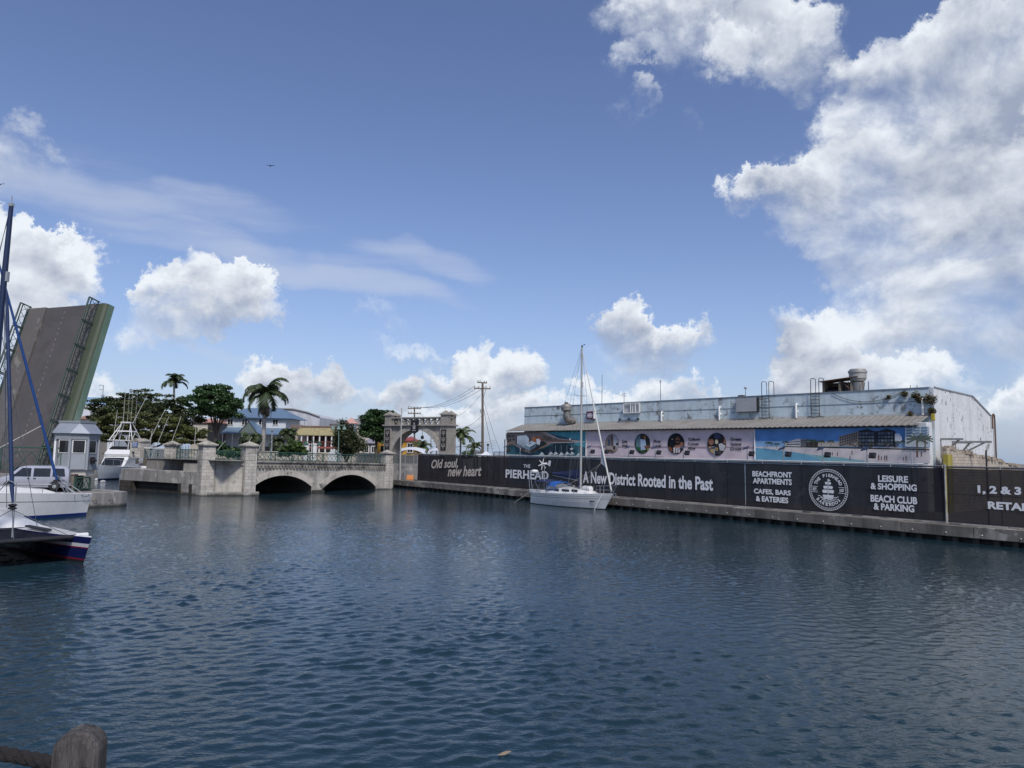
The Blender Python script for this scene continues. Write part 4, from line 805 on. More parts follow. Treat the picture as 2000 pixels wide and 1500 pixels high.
for s in (-1, 1):
    mb.path([(mx-.1, s*1.38, 1.25), (mx-.15, s*.95, 5.68), (mx-.15, s*.75, 9.68), (mx, 0, MT-.1)], .011, 4); mb.tube((mx-.5, s*1.36, 1.25), (mx, 0, 5.5), .009, n=4); mb.tube((mx+.6, s*1.3, 1.25), (mx, 0, 5.6), .009, n=4); mb.tube((mx-.2, s*1.38, 1.25), (mx, 0, 9.6), .009, n=4)
    mb.tube((.05, s*.9, 1.1), (mx*.35, 0, 5.6), .009, n=4)
mb.tube((mx*.35, 0, 5.6), (mx-.05, 0, MT), .010, n=4); mb.tube((mx*.38, 0, 2.7), (mx-.05, 0, MT-.2), .008, n=4)
mb.build('standing_rigging', m_wirel, yacht)
mb = MB(M); mb.tube((mx-.1, 0, MT), (mx+.35, 0, MT+.22), .012); mb.tube((mx, 0, MT), (mx, 0, MT+.35), .01); mb.box((mx+.3, 0, MT+.18), (.18, .03, .06)); mb.box((mx, 0, MT), (.1, .1, .16)); mb.build('masthead_gear', m_black, yacht)
mb = MB(M); mb.box((mx+.14, 0, 10.4), (.16, .12, .45)); mb.build('mast_light', m_whitep, yacht, bevel=.03)
bowx = LW+.9
mb = MB(M); mb.path([(bowx-.12, 0, 1.5), (bowx-.12-(bowx-mx)*.25, 0, 1.5+3.1), (mx+(bowx-mx)*.3, 0, 1.3+8.7), (mx+.12, 0, MT-.5)], [.07, .075, .05, .025], 8); mb.build('furled_headsail', mat('furled_sailcloth', (.62, .62, .58), (.5, .5, .47), 6, .8), yacht, smooth=60)
mb = MB(M); a = (bowx-.12-(bowx-mx)*.155, 0, 1.5+1.9); b = (bowx-.12-(bowx-mx)*.32, .02, 1.5+4.0); mb.prism([a, b, (a[0]-.72, .03, a[2]+.45)], (0, .02, 0)); mb.build('sail_clew', mat('clew_cloth', (.55, .56, .56), None, 3, .8), yacht)
mb = MB(M); rope(mb, (a[0]-.7, .03, a[2]+.4), (mx+.2, -.8, 1.5), .15, .012); rope(mb, (a[0]-.7, .03, a[2]+.4), (mx-1.2, -1.1, 1.6), .1, .012); mb.build('headsail_sheets', m_rope, yacht)
mb = MB(M); mb.tube((mx-.1, 0, 2.28), (2.45*k, 0, 2.62), .075, .06, 8); mb.build('boom', m_alu, yacht, smooth=50)
mb = MB(M); gr = []
for i in range(9): u = i/8; x = mx-.13-(mx-.2-2.3*k)*u; z = 2.33+.36*u; h = .75*(1-u)**1.2+.2; gr.append([(x, -.1, z), (x, -.16, z+.1), (x, -.07, z+h*.7), (x, 0, z+h), (x, .07, z+h*.7), (x, .16, z+.1), (x, .1, z)])
mb.grid(gr); mb.poly(gr[0]); mb.poly(gr[-1]); mb.tube((mx-.12, 0, 2.3), (mx-.12, 0, 3.4), .14, .1, 8); mb.tube((mx-.13, 0, 1.55), (mx-.13, 0, 2.3), .12, .13, 8); mb.build('sail_cover', m_navy, yacht, smooth=60)
mb = MB(M); gr = []
for x, z in ((.7, 2.12), (1.2, 2.24), (2.2, 2.26), (3.0, 2.2), (3.2, 2.08)): gr.append([(x*k, 1.2*c_, z-.22*abs(c_)**3) for c_ in (-1, -.7, -.35, 0, .35, .7, 1)])
mb.grid(gr); mb.build('bimini', m_navy, yacht, smooth=60)
mb = MB(M)
for s in (-1, 1): mb.tube((1.9*k, s*1.18, 1.15), (1.0*k, s*1.15, 2.1), .018); mb.tube((1.9*k, s*1.18, 1.15), (2.6*k, s*1.15, 2.05), .018); mb.tube((1.3*k, s*1.18, 1.15), (2.1*k, s*1.15, 2.1), .016)
mb.build('bimini_frame', m_steel, yacht)
mb = MB(M); gr = []
for x, w, h in ((2.9, 1.18, .5), (3.0, 1.16, .78), (3.5, 1.14, .9), (4.3, 1.1, .74)): gr.append([(x*k, -w, 1.35 if h > .6 else 1.2), (x*k, -w*.96, 1.3+h*.5), (x*k, -w*.72, 1.35+h*.8), (x*k, 0, 1.35+h*.9), (x*k, w*.72, 1.35+h*.8), (x*k, w*.96, 1.3+h*.5), (x*k, w, 1.35 if h > .6 else 1.2)])
mb.grid([[p for p in r] for r in gr]); mb.build('spray_hood', m_blue, yacht, smooth=50)
mb = MB(M)
for s in (-1, 1): mb.poly([(4.32*k, s*1.1, 1.48), (4.32*k, s*1.02, 1.72), (4.34*k, s*.72, 1.93), (5.2*k, s*.6, 1.62), (5.1*k, s*.98, 1.5)])
for s in (-1, 1): mb.poly([(3.1*k, s*1.19, 1.42), (3.1*k, s*1.15, 1.68), (4.2*k, s*1.10, 1.66), (4.25*k, s*1.13, 1.46)])
mb.poly([(4.34*k, -.7, 1.93), (4.34*k, .7, 1.93), (5.2*k, .6, 1.62), (5.2*k, -.6, 1.62)]); mb.build('hood_windows', mat('hazy_vinyl_window', (.10, .11, .12), (.16, .17, .18), 3, .15), yacht)
mb = MB(M)
for s in (-1, 1): mb.path([(3.1*k, s*1.2, 1.35), (3.75*k, s*1.13, 1.75), (3.75*k, 0, 2.2)], .02, 5); mb.path([(4.6*k, s*1.1, 1.45), (4.32*k, s*1.08, 1.75), (4.32*k, 0, 2.02)], .022, 5)
mb.build('hood_frame', m_steel, yacht)
mb = MB(M); mb.path([(7.35*k, -.1, 1.62), (7.4*k, -.1, 1.62), (8.45*k, -.1, 1.62), (8.5*k, -.1, 1.62)], [.1, .25, .25, .1], 10); mb.build('life_raft', m_whitep, yacht, smooth=50)
mb = MB(M); [mb.tube(((7.5+i*.22)*k, -.1, 1.62), ((7.53+i*.22)*k, -.1, 1.62), .258, n=10) for i in range(4)]; mb.build('raft_straps', m_alu, yacht)
mb = MB(M); ed = []
for i in range(8):
    u = i/7; x = .5+u*(LW-.8); t_ = x/LW; b = 1.5*(.72+.28*math.sin(math.pi/2*min(t_/.45, 1))) if t_ < .45 else 1.5*(1-((t_-.45)/.55)**2.2); z = 1.05+.27*t_**1.6
    ed.append((x, b*.95, z))
for s in (-1, 1):
    for x, y, z in ed: mb.tube((x, s*y, z), (x, s*y, z+.62), .014)
mb.build('stanchions', m_steel, yacht)
mb = MB(M)
for s in (-1, 1):
    for h in (.6, .32): mb.path([(x, s*y, z+h) for x, y, z in ed], .007, 4)
mb.build('lifelines', m_wirel, yacht)
mb = MB(M)
for s in (-1, 1): mb.path([(LW-.6, s*.42, 1.3), (LW-.55, s*.42, 1.95), (bowx+.35, s*.16, 2.02), (bowx+.4, 0, 2.02)], .018, 5); mb.tube((bowx-.1, s*.12, 1.35), (bowx+.3, s*.16, 2.02), .016); mb.path([(LW-.55, s*.42, 1.6), (bowx+.1, s*.15, 1.65)], .014, 5)
mb.build('pulpit', m_steel, yacht)
mb = MB(M); mb.path([(bowx+.25+.14*math.cos(a_), 0, 1.25+.14*math.sin(a_)) for a_ in [i*.5236 for i in range(13)]], .035, 5); mb.tube((bowx-.3, 0, 1.4), (bowx+.4, 0, 1.36), .04); mb.build('anchor', m_steel, yacht)
mb = MB(M)
for s in (-1, 1):
    for x in (.05, .45): mb.tube((x, s*1.05, 1.05), (x-.3 if x < .3 else x-.45, s*.95, 2.55), .022)
mb.tube((-.3, -1.0, 2.75), (.1, 1.0, 2.75), .03); mb.tube((-.25, -.95, 2.5), (-.25, .95, 2.5), .025); mb.tube((-.2, -.9, 2.72), (1.3, -.85, 2.66), .025); mb.build('stern_arch', m_steel, yacht)
mb = MB(M); mb.lathe((.45, -.85, 2.8), [(.2, 0), (.32, .04), (.33, .16), (.26, .24), (0, .28)], 14); mb.build('radar_dome', m_whitep, yacht, smooth=40)
mb = MB(M); mb.tube((2.0, -1.0, 1.1), (2.0, -1.0, 3.5), .03); mb.build('generator_pole', m_alu, yacht)
mb = MB(M); mb.path([(1.75, -1.0, 3.6), (2.1, -1.0, 3.6), (2.45, -1.0, 3.62)], [.09, .1, .03], 8)
for i in range(6):
    a_ = i*math.pi/3+.3; d = V((0, math.cos(a_), math.sin(a_))); e = d.cross(V((1, 0, 0)))*.045; c = V((1.72, -1.0, 3.6)); mb.prism([c+d*.05-e, c+d*.05+e, c+d*.52+e*.5, c+d*.52-e*.5], (.02, 0, 0))
mb.prism([(2.4, -1.0, 3.55), (2.75, -1.0, 3.42), (2.85, -1.0, 3.9), (2.6, -1.0, 3.95)], (0, .02, 0)); mb.build('wind_generator', m_whitep, yacht)
mb = MB(M)
for i in range(14): mb.path([(2.2+random.uniform(-.5, .6), random.uniform(-.9, .2), 1.15+random.uniform(0, .2)), (2.2+random.uniform(-.5, .5), random.uniform(-.9, .2), 1.45+random.uniform(0, .3)), (2.3+random.uniform(-.5, .5), random.uniform(-.9, .2), 1.3+random.uniform(0, .3))], .05, 5)
mb.path([(1.6+.38*math.cos(a_), -.2, 1.6+.38*math.sin(a_)) for a_ in [i*.5236 for i in range(13)]], .02, 5); mb.build('wheel_and_gear', mat('tan_gear', (.24, .21, .17), (.12, .11, .1), 5, .8), yacht)
mb = MB(M)
for i in range(5): mb.frame((LW-1.15+i*.1, -.62+i*.022, .58), (.06, .012, 0), (.0, -.02, 0), (.03, 0, .12))
mb.build('registration_mark', m_boot, yacht)
mb = MB(); mb.path([M @ V((.0, -1.0, 1.05)), M @ V((-.7, -1.35, .5)), M @ V((-1.6, -1.7, -.1))], .022, 5); tag(mb.build('mooring_line', m_rope), 'pale stern line slanting from the yacht into the water', 'mooring line')
mb = MB(); mb.path([M @ V((bowx-.75, -.42, 1.3)), M @ V((bowx-.95, -.75, .6)), M @ V((bowx-1.2, -.95, -.1))], .022, 5); tag(mb.build('mooring_line', m_whitep), 'white bow line hanging down the side of the yacht into the water', 'mooring line')
# ================================================================== STONE ROAD BRIDGE
def dz(s): return 3.34-.0147*s
bridge = thing('stone_bridge', 'low weathered stone bridge with two dark arches and a green iron railing', 'bridge', br(10, -5, 0), math.atan2(RD.y, RD.x))
ARCH = [(.1, 7.9, .62, 1.86), (9.4, 17.75, .34, 1.80)]
def arch_z(s, a):
    sl_, sr_, z0, za = a; c, h, r = (sl_+sr_)/2, (sr_-sl_)/2, za-z0; Rr = (h*h+r*r)/(2*r); return za-Rr+math.sqrt(max(Rr*Rr-(s-c)**2, 0))
SS = sorted(set([-.0, 20.8]+[round(a[0]+(a[1]-a[0])*i/24, 4) for a in ARCH for i in range(25)]))
BWD = -11.0
def low(s):
    for a in ARCH:
        if a[0] <= s <= a[1]: return arch_z(s, a)
    return -1.0
for nm, w_, flip in (('arch_face', 0.0, False), ('rear_face', BWD, True)):
    mb = MB()
    for i in range(len(SS)-1):
        s0, s1 = SS[i], SS[i+1]; mid = (s0+s1)/2; inn = any(a[0] <= mid <= a[1] for a in ARCH)
        zb0, zb1 = (low(s0), low(s1)) if inn else (-1.0, -1.0)
        p = [br(s0, w_, zb0), br(s1, w_, zb1), br(s1, w_, dz(s1)-.4), br(s0, w_, dz(s0)-.4)]; mb.poly(p[::-1] if flip else p)
    mb.build(nm, m_stonew, bridge)
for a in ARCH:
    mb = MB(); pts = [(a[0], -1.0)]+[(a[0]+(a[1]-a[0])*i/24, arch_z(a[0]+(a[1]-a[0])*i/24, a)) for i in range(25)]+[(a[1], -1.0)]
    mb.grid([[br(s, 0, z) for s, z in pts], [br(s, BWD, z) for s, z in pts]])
    mb.build('barrel_vault', mat('shaded_vault_stone', (.07, .065, .055), (.035, .03, .027), .8, .9, bump=.4, bscale=6), bridge, smooth=60)  # darkness inside the arches is put into the vault stone colour
m_vous = mat('voussoir_stone', (.60, .55, .47), (.46, .42, .36), 1.3, .85, bump=.4, streak=.4, scol=(.12, .105, .085), patch=.2, pcol=(.16, .14, .12), tide=.1)
for a in ARCH:
    mb = MB(); n = 27
    for i in range(n):
        u0, u1 = i/n+.0012, (i+1)/n-.0012; s0, s1 = a[0]+(a[1]-a[0])*u0, a[0]+(a[1]-a[0])*u1; c = (a[0]+a[1])/2; k = .11
        o = lambda s: (s+(s-c)*k, arch_z(s, a)+.62-.10*abs(s-c)/4)
        p = [(s0, arch_z(s0, a)), (s1, arch_z(s1, a)), o(s1), o(s0)]
        mb.prism([br(s, .0, z) for s, z in p][::-1], WD*(.05+random.uniform(0, .012)))
    mb.build('voussoirs', m_vous, bridge)
mb = MB(); mb.prism([br(-.3, .12, dz(0)-.5), br(19.2, .12, dz(19)-.5), br(19.2, .12, dz(19)), br(-.3, .12, dz(0))], -WD*.4); mb.prism([br(-.3, .24, dz(0)-.16), br(19.2, .24, dz(19)-.16), br(19.2, .24, dz(19)+.003), br(-.3, .24, dz(0)+.003)], -WD*.119)
for i in range(44): s = .5+i*.43; mb.frame(br(s, .0, dz(s)-.72), RD*.2, WD*.17, (0, 0, .215))
mb.build('cornice', mat('stained_cornice', (.38, .35, .30), (.22, .2, .17), 1.2, .9, bump=.4, patch=.75, pcol=(.06, .055, .045), pscale=1.1, streak=.6), bridge, bevel=.015)
mb = MB(); mb.prism([br(-3.2, -.15, dz(0)-.05), br(21, -.15, dz(21)-.05), br(21, BWD, dz(21)-.05), br(-3.2, BWD, dz(0)-.05), br(-3.2, -2.9, dz(0)-.05)], (0, 0, .03)); mb.build('road_deck', m_asph, bridge)
m_pier = mat('pier_stone', (.42, .39, .32), (.3, .27, .22), 1, .85, bump=.3, tide=.3, streak=.4)
mb = MB(); mb.frame(br(17.85, -.05, -1), RD*3, -WD*10.5, (0, 0, 4.02)); mb.build('end_pier', m_pier, bridge); mb = MB(); mb.frame(br(8.0, -.02, -1), RD*1.3, WD*.5, (0, 0, 1.28)); mb.build('middle_pier', m_pier, bridge)
def lattice(mb, a, b, h, bay=1.05, post=True, up=(0, 0, 1), r=.022):
    a, b, up = V(a), V(b), V(up); n = max(1, round((b-a).length/bay)); d = (b-a)/n
    mb.tube(a+up*h, b+up*h, r*1.7); mb.tube(a+up*(h*.82), b+up*(h*.82), r*.9, n=4); mb.tube(a+up*.09, b+up*.09, r*1.2, n=4)
    for i in range(n+1):
        p = a+d*i
        if post and i % 2 == 0: mb.tube(p, p+up*h, r*2.0, n=4)
        if i < n:
            for f in (0, .5):
                q0, q1 = p+d*f, p+d*(f+.5); mb.tube(q0+up*.09, q1+up*h*.82, r*.85, n=4); mb.tube(q1+up*.09, q0+up*h*.82, r*.85, n=4)
mb = MB(); lattice(mb, br(.8, .02, dz(.8)), br(18.9, .02, dz(18.9)), .86, r=.03); mb.build('railing', m_green, bridge)
mb = MB(); lattice(mb, br(-1, BWD+.1, dz(0)), br(20, BWD+.1, dz(20)), .9, 2.1); mb.build('far_railing', m_green, bridge)
# wing wall between the corner and the bridge face, then the stone gate piers
mb = MB(); c0, c1 = br(-3.0, -2.55), br(-.1, -.02)
mb.prism([c0+zz*-1, c1+zz*-1, br(0, -6, -1), br(-3, -6, -1)], (0, 0, 4.0)); wd_ = (c1-c0).normalized(); wn = V((wd_.y, -wd_.x, 0))
mb.prism([c0+wn*.15+zz*2.88, c1+wn*.15+zz*2.88, c1-wn*.3+zz*2.88, c0-wn*.3+zz*2.88], (0, 0, .45))
mb.build('wing_wall', m_stonew, bridge)
mb = MB(); mb.prism([c0+wn*.55-zz, br(.6, .75, -1), br(.6, .0, -1), c0-wn*.2-zz], (0, 0, 1.38)); mb.build('plinth', m_conc, bridge, bevel=.03)
mb = MB(); lattice(mb, c0+wd_*.75+zz*3.33, c1-wd_*.55+zz*3.33, .86, .8); mb.build('corner_railing', m_green, bridge)
def pillar(p, z0, z1, a, rz, label, gable=False, low_=None):
    r = thing('stone_pillar', label, 'pillar', (p[0], p[1], z0), rz, 'stone pillars along the bridge'); M = wmat(r)
    mb = MB(M); h = z1-z0
    mb.box((0, 0, 0), (a, a, h-.55 if not gable else h-.4))
    if low_ is not None: mb.box((0, 0, low_-z0), (a*.98, a*.98, z0-low_-.006))
    mb.build('shaft', m_stone, r, bevel=.02); mb = MB(M)
    if gable:
        mb.prism([(-a*.56, -a*.54, h-.4), (a*.56, -a*.54, h-.4), (a*.56, -a*.54, h-.25), (0, -a*.54, h), (-a*.56, -a*.54, h-.25)], (0, a*1.08, 0))
    else:
        mb.box((0, 0, h-.548), (a*1.08, a*1.08, .1)); mb.box((0, 0, h-.446), (a*1.3, a*1.3, .14)); b = a*.6
        mb.add([(-b, -b, h-.304), (b, -b, h-.304), (b, b, h-.304), (-b, b, h-.304), (0, 0, h+.05)], [(0, 1, 4), (1, 2, 4), (2, 3, 4), (3, 0, 4), (3, 2, 1, 0)])
    mb.build('cap', mat('stained_cap_stone', (.46, .43, .37), (.26, .24, .2), 1.5, .9, bump=.4, patch=.6, pcol=(.05, .045, .04), pscale=1.4), r, bevel=.01)
    return r
RZP = R_(44)
p = c0; pillar((p.x, p.y), 3.335, 5.15, 1.2, RZP, 'tall stone pillar with a pyramid cap at the corner of the concrete abutment', low_=-.8)
p = br(.0, -.25); pillar((p.x, p.y), 3.335, 5.15, 1.15, RZP, 'stone pillar with a black-stained pyramid cap beside the first arch', low_=-.8)
p = br(19.9, -.3); pillar((p.x, p.y), dz(20), 4.62, 1.0, RZP, 'small stone pillar at the far end of the bridge by the mesh gate', low_=-.5)

# concrete abutment below the raised leaf
ab = thing('concrete_abutment', 'stained grey concrete abutment with two steps standing in the water left of the arches', 'abutment', br(-2.5, -9, 0), math.atan2(RD.y, RD.x))
AW0, AW1, AS = -2.76, -16.3, -3.15
mb = MB(); mb.frame(br(AS, AW0, .98), WD*(AW1-AW0), RD*2.2, (0, 0, 1.22)); mb.frame(br(AS, AW0, -1), WD*-3.4, RD*2.2, (0, 0, 1.979)); mb.build('lower_step', m_conc, ab, bevel=.04)
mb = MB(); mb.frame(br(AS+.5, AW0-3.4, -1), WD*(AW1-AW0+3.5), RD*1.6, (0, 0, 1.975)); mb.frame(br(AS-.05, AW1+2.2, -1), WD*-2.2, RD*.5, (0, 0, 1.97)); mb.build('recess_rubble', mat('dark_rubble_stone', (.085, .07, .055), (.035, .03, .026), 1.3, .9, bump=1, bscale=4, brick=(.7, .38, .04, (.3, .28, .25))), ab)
mb = MB(); [mb.frame(br(AS-.16, w_, -1), WD*-.3, RD*.2, (0, 0, 2.0)) for w_ in (AW1+2.2, AW0-3.2, AW0-1.5)]; mb.build('fender_posts', m_concd, ab)
mb = MB(); mb.frame(br(AS+1.7, AW0-.2, 0), WD*(AW1-AW0+1.9), RD*3.0, (0, 0, 3.22)); mb.frame(br(AS+1.6, AW0-.15, 3.22), WD*(AW1-AW0+1.8), RD*.7, (0, 0, .08)); mb.build('upper_step', mat('upper_step_concrete', (.24, .225, .20), (.15, .14, .125), .8, .85, bump=.3, streak=.7, scol=(.07, .06, .05), patch=.3, pcol=(.33, .31, .28)), ab, bevel=.03)
def wq(px, s): t, z = onwall(px, 880, br(s, 0), -WD); return -t
w1, w2 = wq(273, -1.1), wq(334, -1.1)
p1 = br(-1.1, w1); sp = pillar((p1.x, p1.y), 3.3, 5.35, 1.35, math.atan2(RD.y, RD.x)-math.pi/2+.25, 'cream stone pillar with a gabled top and a small blue sign', True)
M = wmat(sp); mb = MB(M); mb.col = lin(84, 110, 150); mb.frame((-.38, -.72, 1.12), (.76, 0, 0), (0, .04, 0), (0, 0, .6)); mb.col = lin(190, 196, 205)
for k in range(4): mb.frame((-.30, -.728, 1.2+k*.12), (.6 if k % 2 else .5, 0, 0), (0, .006, 0), (0, 0, .05))
mb.build('blue_sign', m_print, sp, col=True)
mb = MB(M); mb.box((-.1, -.78, .5), (.16, .2, .14)); mb.tube((-.1, -.85, .55), (.2, -.95, .5), .06); mb.build('floodlight', m_black, sp)
p2 = br(-1.1, w2+.2); pillar((p2.x, p2.y), 3.3, 5.1, 1.05, math.atan2(RD.y, RD.x)-math.pi/2+.2, 'stone pillar with a worn shallow cap between the green railing and green gate')
rl = thing('green_railing', 'green lattice railing with a white top pipe between two stone pillars', 'railing', br(-1.0, (w1+w2)/2, 3.3))
mb = MB(); lattice(mb, br(-1, w1+.6, 3.3), br(-1, w2-.5, 3.3), .85, .6); mb.build('lattice', m_green, rl); mb = MB(); mb.tube(br(-1, w1+.5, 4.33), br(-1, w2-.4, 4.33), .06); mb.tube(br(-1, w1+.6, 4.1), br(-1, w1+.6, 4.35), .03); mb.tube(br(-1, w2-.6, 4.1), br(-1, w2-.6, 4.35), .03); mb.build('white_pipe', m_whitep, rl)
gt = thing('iron_gate', 'dark green iron gate of upright bars left of the corner pillar', 'gate', br(-1.0, w2+1.5, 3.3)); mb = MB(); wa, wb2 = w2+.85, -3.5
for i in range(15):
    w_ = wa+(wb2-wa)*i/14; hh_ = 1.0+.4*math.sin(math.pi*min(i/4, 1)*.5) if i < 5 else 1.05; mb.tube(br(-1, w_, 3.3), br(-1, w_, 3.3+hh_), .03, n=4)
for h_ in (.12, .62, .98): mb.tube(br(-1, wa, 3.3+h_), br(-1, wb2, 3.3+h_), .028, n=4)
mb.build('bars', m_green, gt); mb = MB(); mb.path([br(-1, wa, 3.3), br(-1, wa, 4.4), br(-1, wa+.3, 4.75), br(-1, wa+.65, 4.55), br(-1, wa+.65, 3.3)], .05, 6); mb.build('arched_leaf', m_green, gt)

# ================================================================== LEFT QUAY, RAISED LEAF, CONTROL CABIN
LZ = 1.05
K1 = V((-29.4, 57.2, 0))
lq = [K1, K1-RD*1.2+WD*.35, K1-RD*60+WD*.35, K1-RD*60-WD*120, K1-WD*120+RD*20, K1-WD*26+RD*2, K1-WD*.6+RD*.2]
mb = MB(); mb.prism([p+zz*-1.0 for p in lq][::-1], (0, 0, 1.96)); struct(mb.build('quay_paving', m_ground))
lw_ = thing('quay_edge_wall', 'rounded concrete quay end with tide stains behind the white bow', 'quay wall', (K1.x, K1.y, 0))
mb = MB(); ptsw = [K1-RD*60+WD*.6, K1-RD*1.5+WD*.6, K1-RD*.5+WD*.5, K1+RD*.15+WD*.15, K1+RD*.3-WD*.4, K1+RD*.6-WD*9]
inn = [K1-RD*60-WD*.2, K1-RD*1.6-WD*.2, K1-RD*.9-WD*.25, K1-RD*.55-WD*.35, K1-RD*.5-WD*.6, K1-RD*.3-WD*9]
for i in range(5): mb.prism([ptsw[i]-zz, ptsw[i+1]-zz, inn[i+1]-zz, inn[i]-zz], (0, 0, 1+LZ))
mb.build('concrete_wall', m_conc, lw_)
mb = MB()
for d in (1.4, 2.6): p = K1-RD*d+WD*.62+zz*.55; mb.path([p+RD*.12, p+RD*.12+WD*.1-zz*.05, p-RD*.12+WD*.1-zz*.05, p-RD*.12], .025, 5)
mb.build('mooring_rings', m_rust, lw_)

AZ, TH, LW_, LL, LG = .376, 1.324, 8.203, 13.717, .80
hr = V((math.sin(AZ), math.cos(AZ), 0)); hw = V((math.cos(AZ), -math.sin(AZ), 0)); H0 = V((-39.375, 59.136, 2.9))
la = hr*math.cos(TH)+zz*math.sin(TH); ln = hr*-math.sin(TH)+zz*math.cos(TH)
ML = basis(H0, la, -hw, ln)
leaf = thing('bascule_leaf', 'raised lifting bridge leaf showing its asphalt roadway and green steel railings', 'lifting bridge', H0)
X0 = -1.2
mb = MB(ML); mb.frame((X0, -LW_/2, -.45), (LL-X0, 0, 0), (0, LW_, 0), (0, 0, .43)); mb.build('steel_deck', mat('green_deck_steel', (.055, .085, .06), (.04, .065, .045), 1, .6, streak=.3), leaf)
m_leafroad = mat('worn_road_surface', (.095, .087, .086), (.065, .061, .061), .35, .9, bump=.35, bscale=12, streak=.0, patch=.45, pcol=(.055, .05, .05), pscale=.45)
mb = MB(ML); mb.frame((X0, -LW_/2+1.25, -.018), (LL-X0-.02, 0, 0), (0, LW_-1.25-2.1, 0), (0, 0, .02)); mb.build('roadway', m_leafroad, leaf)
mb = MB(ML)
for i in range(26): mb.frame((.6+i*.5, -.25+random.uniform(-.01, .01), .003), (.2+random.uniform(-.08, .06), 0, 0), (0, .05, 0), (0, 0, .003))
mb.build('centre_line', mat('worn_white_line', (.34, .33, .32), (.13, .125, .12), 3, .8), leaf)
mb = MB(ML); mb.frame((X0, LW_/2-2.08, -.018), (LL-X0, 0, 0), (0, 2.08, 0), (0, 0, .15)); mb.frame((X0, -LW_/2, -.018), (LL-X0, 0, 0), (0, 1.23, 0), (0, 0, .12)); mb.build('footways', mat('footway_concrete', (.125, .115, .105), (.085, .08, .075), .5, .9, patch=.3, pcol=(.2, .19, .165), pscale=.5), leaf)
m_gird = mat('pale_green_girder', (.13, .20, .145), (.10, .16, .115), 1.2, .55, streak=.35, scol=(.35, .42, .36), sscale=.9)
m_gird2 = mat('olive_green_girder', (.066, .083, .05), (.052, .066, .04), .9, .6, streak=.25, scol=(.05, .06, .035))
for s in (-1, 1):
    y0 = s*LW_/2; y1 = s*(LW_/2+LG)
    mb = MB(ML); n = 7; prof = [(y0, .0), (y0+s*.42, .0)]+[(y0+s*(.42+.34*math.sin(a_)), -.34+.34*math.cos(a_)) for a_ in [math.pi/2*i/n for i in range(1, n+1)]]+[(y0+s*.76, -.5), (y0, -.5)]
    mb.prism([(X0, y, z) for y, z in (prof if s < 0 else prof[::-1])], (LL+.05-X0, 0, 0)); mb.build('edge_beam', m_gird2, leaf, smooth=40)
    mb = MB(ML); mb.prism([(X0, y1, -.85), (LL+.05, y1, -.8), (LL+.05, y1, -.3), (X0, y1, -.3)], (0, -s*.14, 0)); mb.build('side_girder', m_gird, leaf)
mb = MB(ML); mb.prism([(X0, LW_/2, -.78), (X0, LW_/2, -.46), (LL-.2, LW_/2, -.46), (LL-.2, LW_/2, -.78)][::-1], (0, -LW_, 0)); mb.build('underside_box', m_gird2, leaf)
for s in (-1, 1):
    mb = MB(ML); y = s*(LW_/2-.02); bay = 2.12; hgt_ = 1.02
    for k in range(7):
        x1 = LL+.15-k*bay; x0 = x1-bay+.12
        if x0 < X0: break
        mb.tube((x1, y, .0), (x1, y, hgt_), .06, n=4); mb.tube((x0, y, .0), (x0, y, hgt_), .06, n=4); mb.tube((x0, y, hgt_), (x1, y, hgt_), .07, n=6); mb.tube((x0, y, .62), (x1, y, .62), .03, n=4) if False else None
        mb.tube((x0, y, .12), (x1, y, .12), .045, n=4); mb.tube((x0, y, .78), (x1, y, .78), .045, n=4)
        m_ = 3
        for i in range(m_):
            a_, c_ = x0+(x1-x0)*i/m_, x0+(x1-x0)*(i+1)/m_; mb.tube((a_, y, .12), (c_, y, .78), .020, n=4); mb.tube((a_, y, .78), (c_, y, .12), .020, n=4)
    mb.build('railing', mat('dull_green_railing', (.032, .058, .045), (.022, .042, .032), 3, .6), leaf)

# raised road pier that carries the leaf
pier = thing('bascule_pier', 'brown concrete pier carrying the road behind the silver van', 'bridge pier', (H0.x-2, H0.y-1, 0))
mb = MB(); a = H0+hr*1.6; rw_ = 4.6
def hp(f, s, z): p = V((H0.x, H0.y, 0))+hr*f+hw*s; return V((p.x, p.y, z))
mb.prism([hp(-22, -7, LZ-.5), hp(-22, 3.0, LZ-.5), hp(-1.0, 3.0, LZ-.5), hp(-1.0, -7, LZ-.5)], (0, 0, 2.25-LZ+.5)); mb.prism([hp(-1.2, -6, -1), hp(-1.2, 4.6, -1), hp(2.0, 4.6, -1), hp(2.0, -6, -1)], (0, 0, 3.0)); mb.build('pier_body', m_conc, pier)
tag_ = None
rg = thing('road_railing', 'dark green cross-braced railing at the foot of the raised leaf', 'railing', hp(-.5, 0, 2.7)); mb = MB()
pa, pb = at(-120, 904, 56.0), at(119, 903, 57.2); pa.z = pb.z = 2.5
lattice(mb, pa, pb, 1.75, 1.9, True, r=.03); mb.build('lattice', m_green, rg)
mb = MB(); q0_ = at(112, 905, 57.6); mb.box((q0_.x, q0_.y, LZ), (.5, .5, 1.4)); tag(mb.build('brown_post', m_rust), 'short dark post behind the van roof below the cabin doorway', 'post')

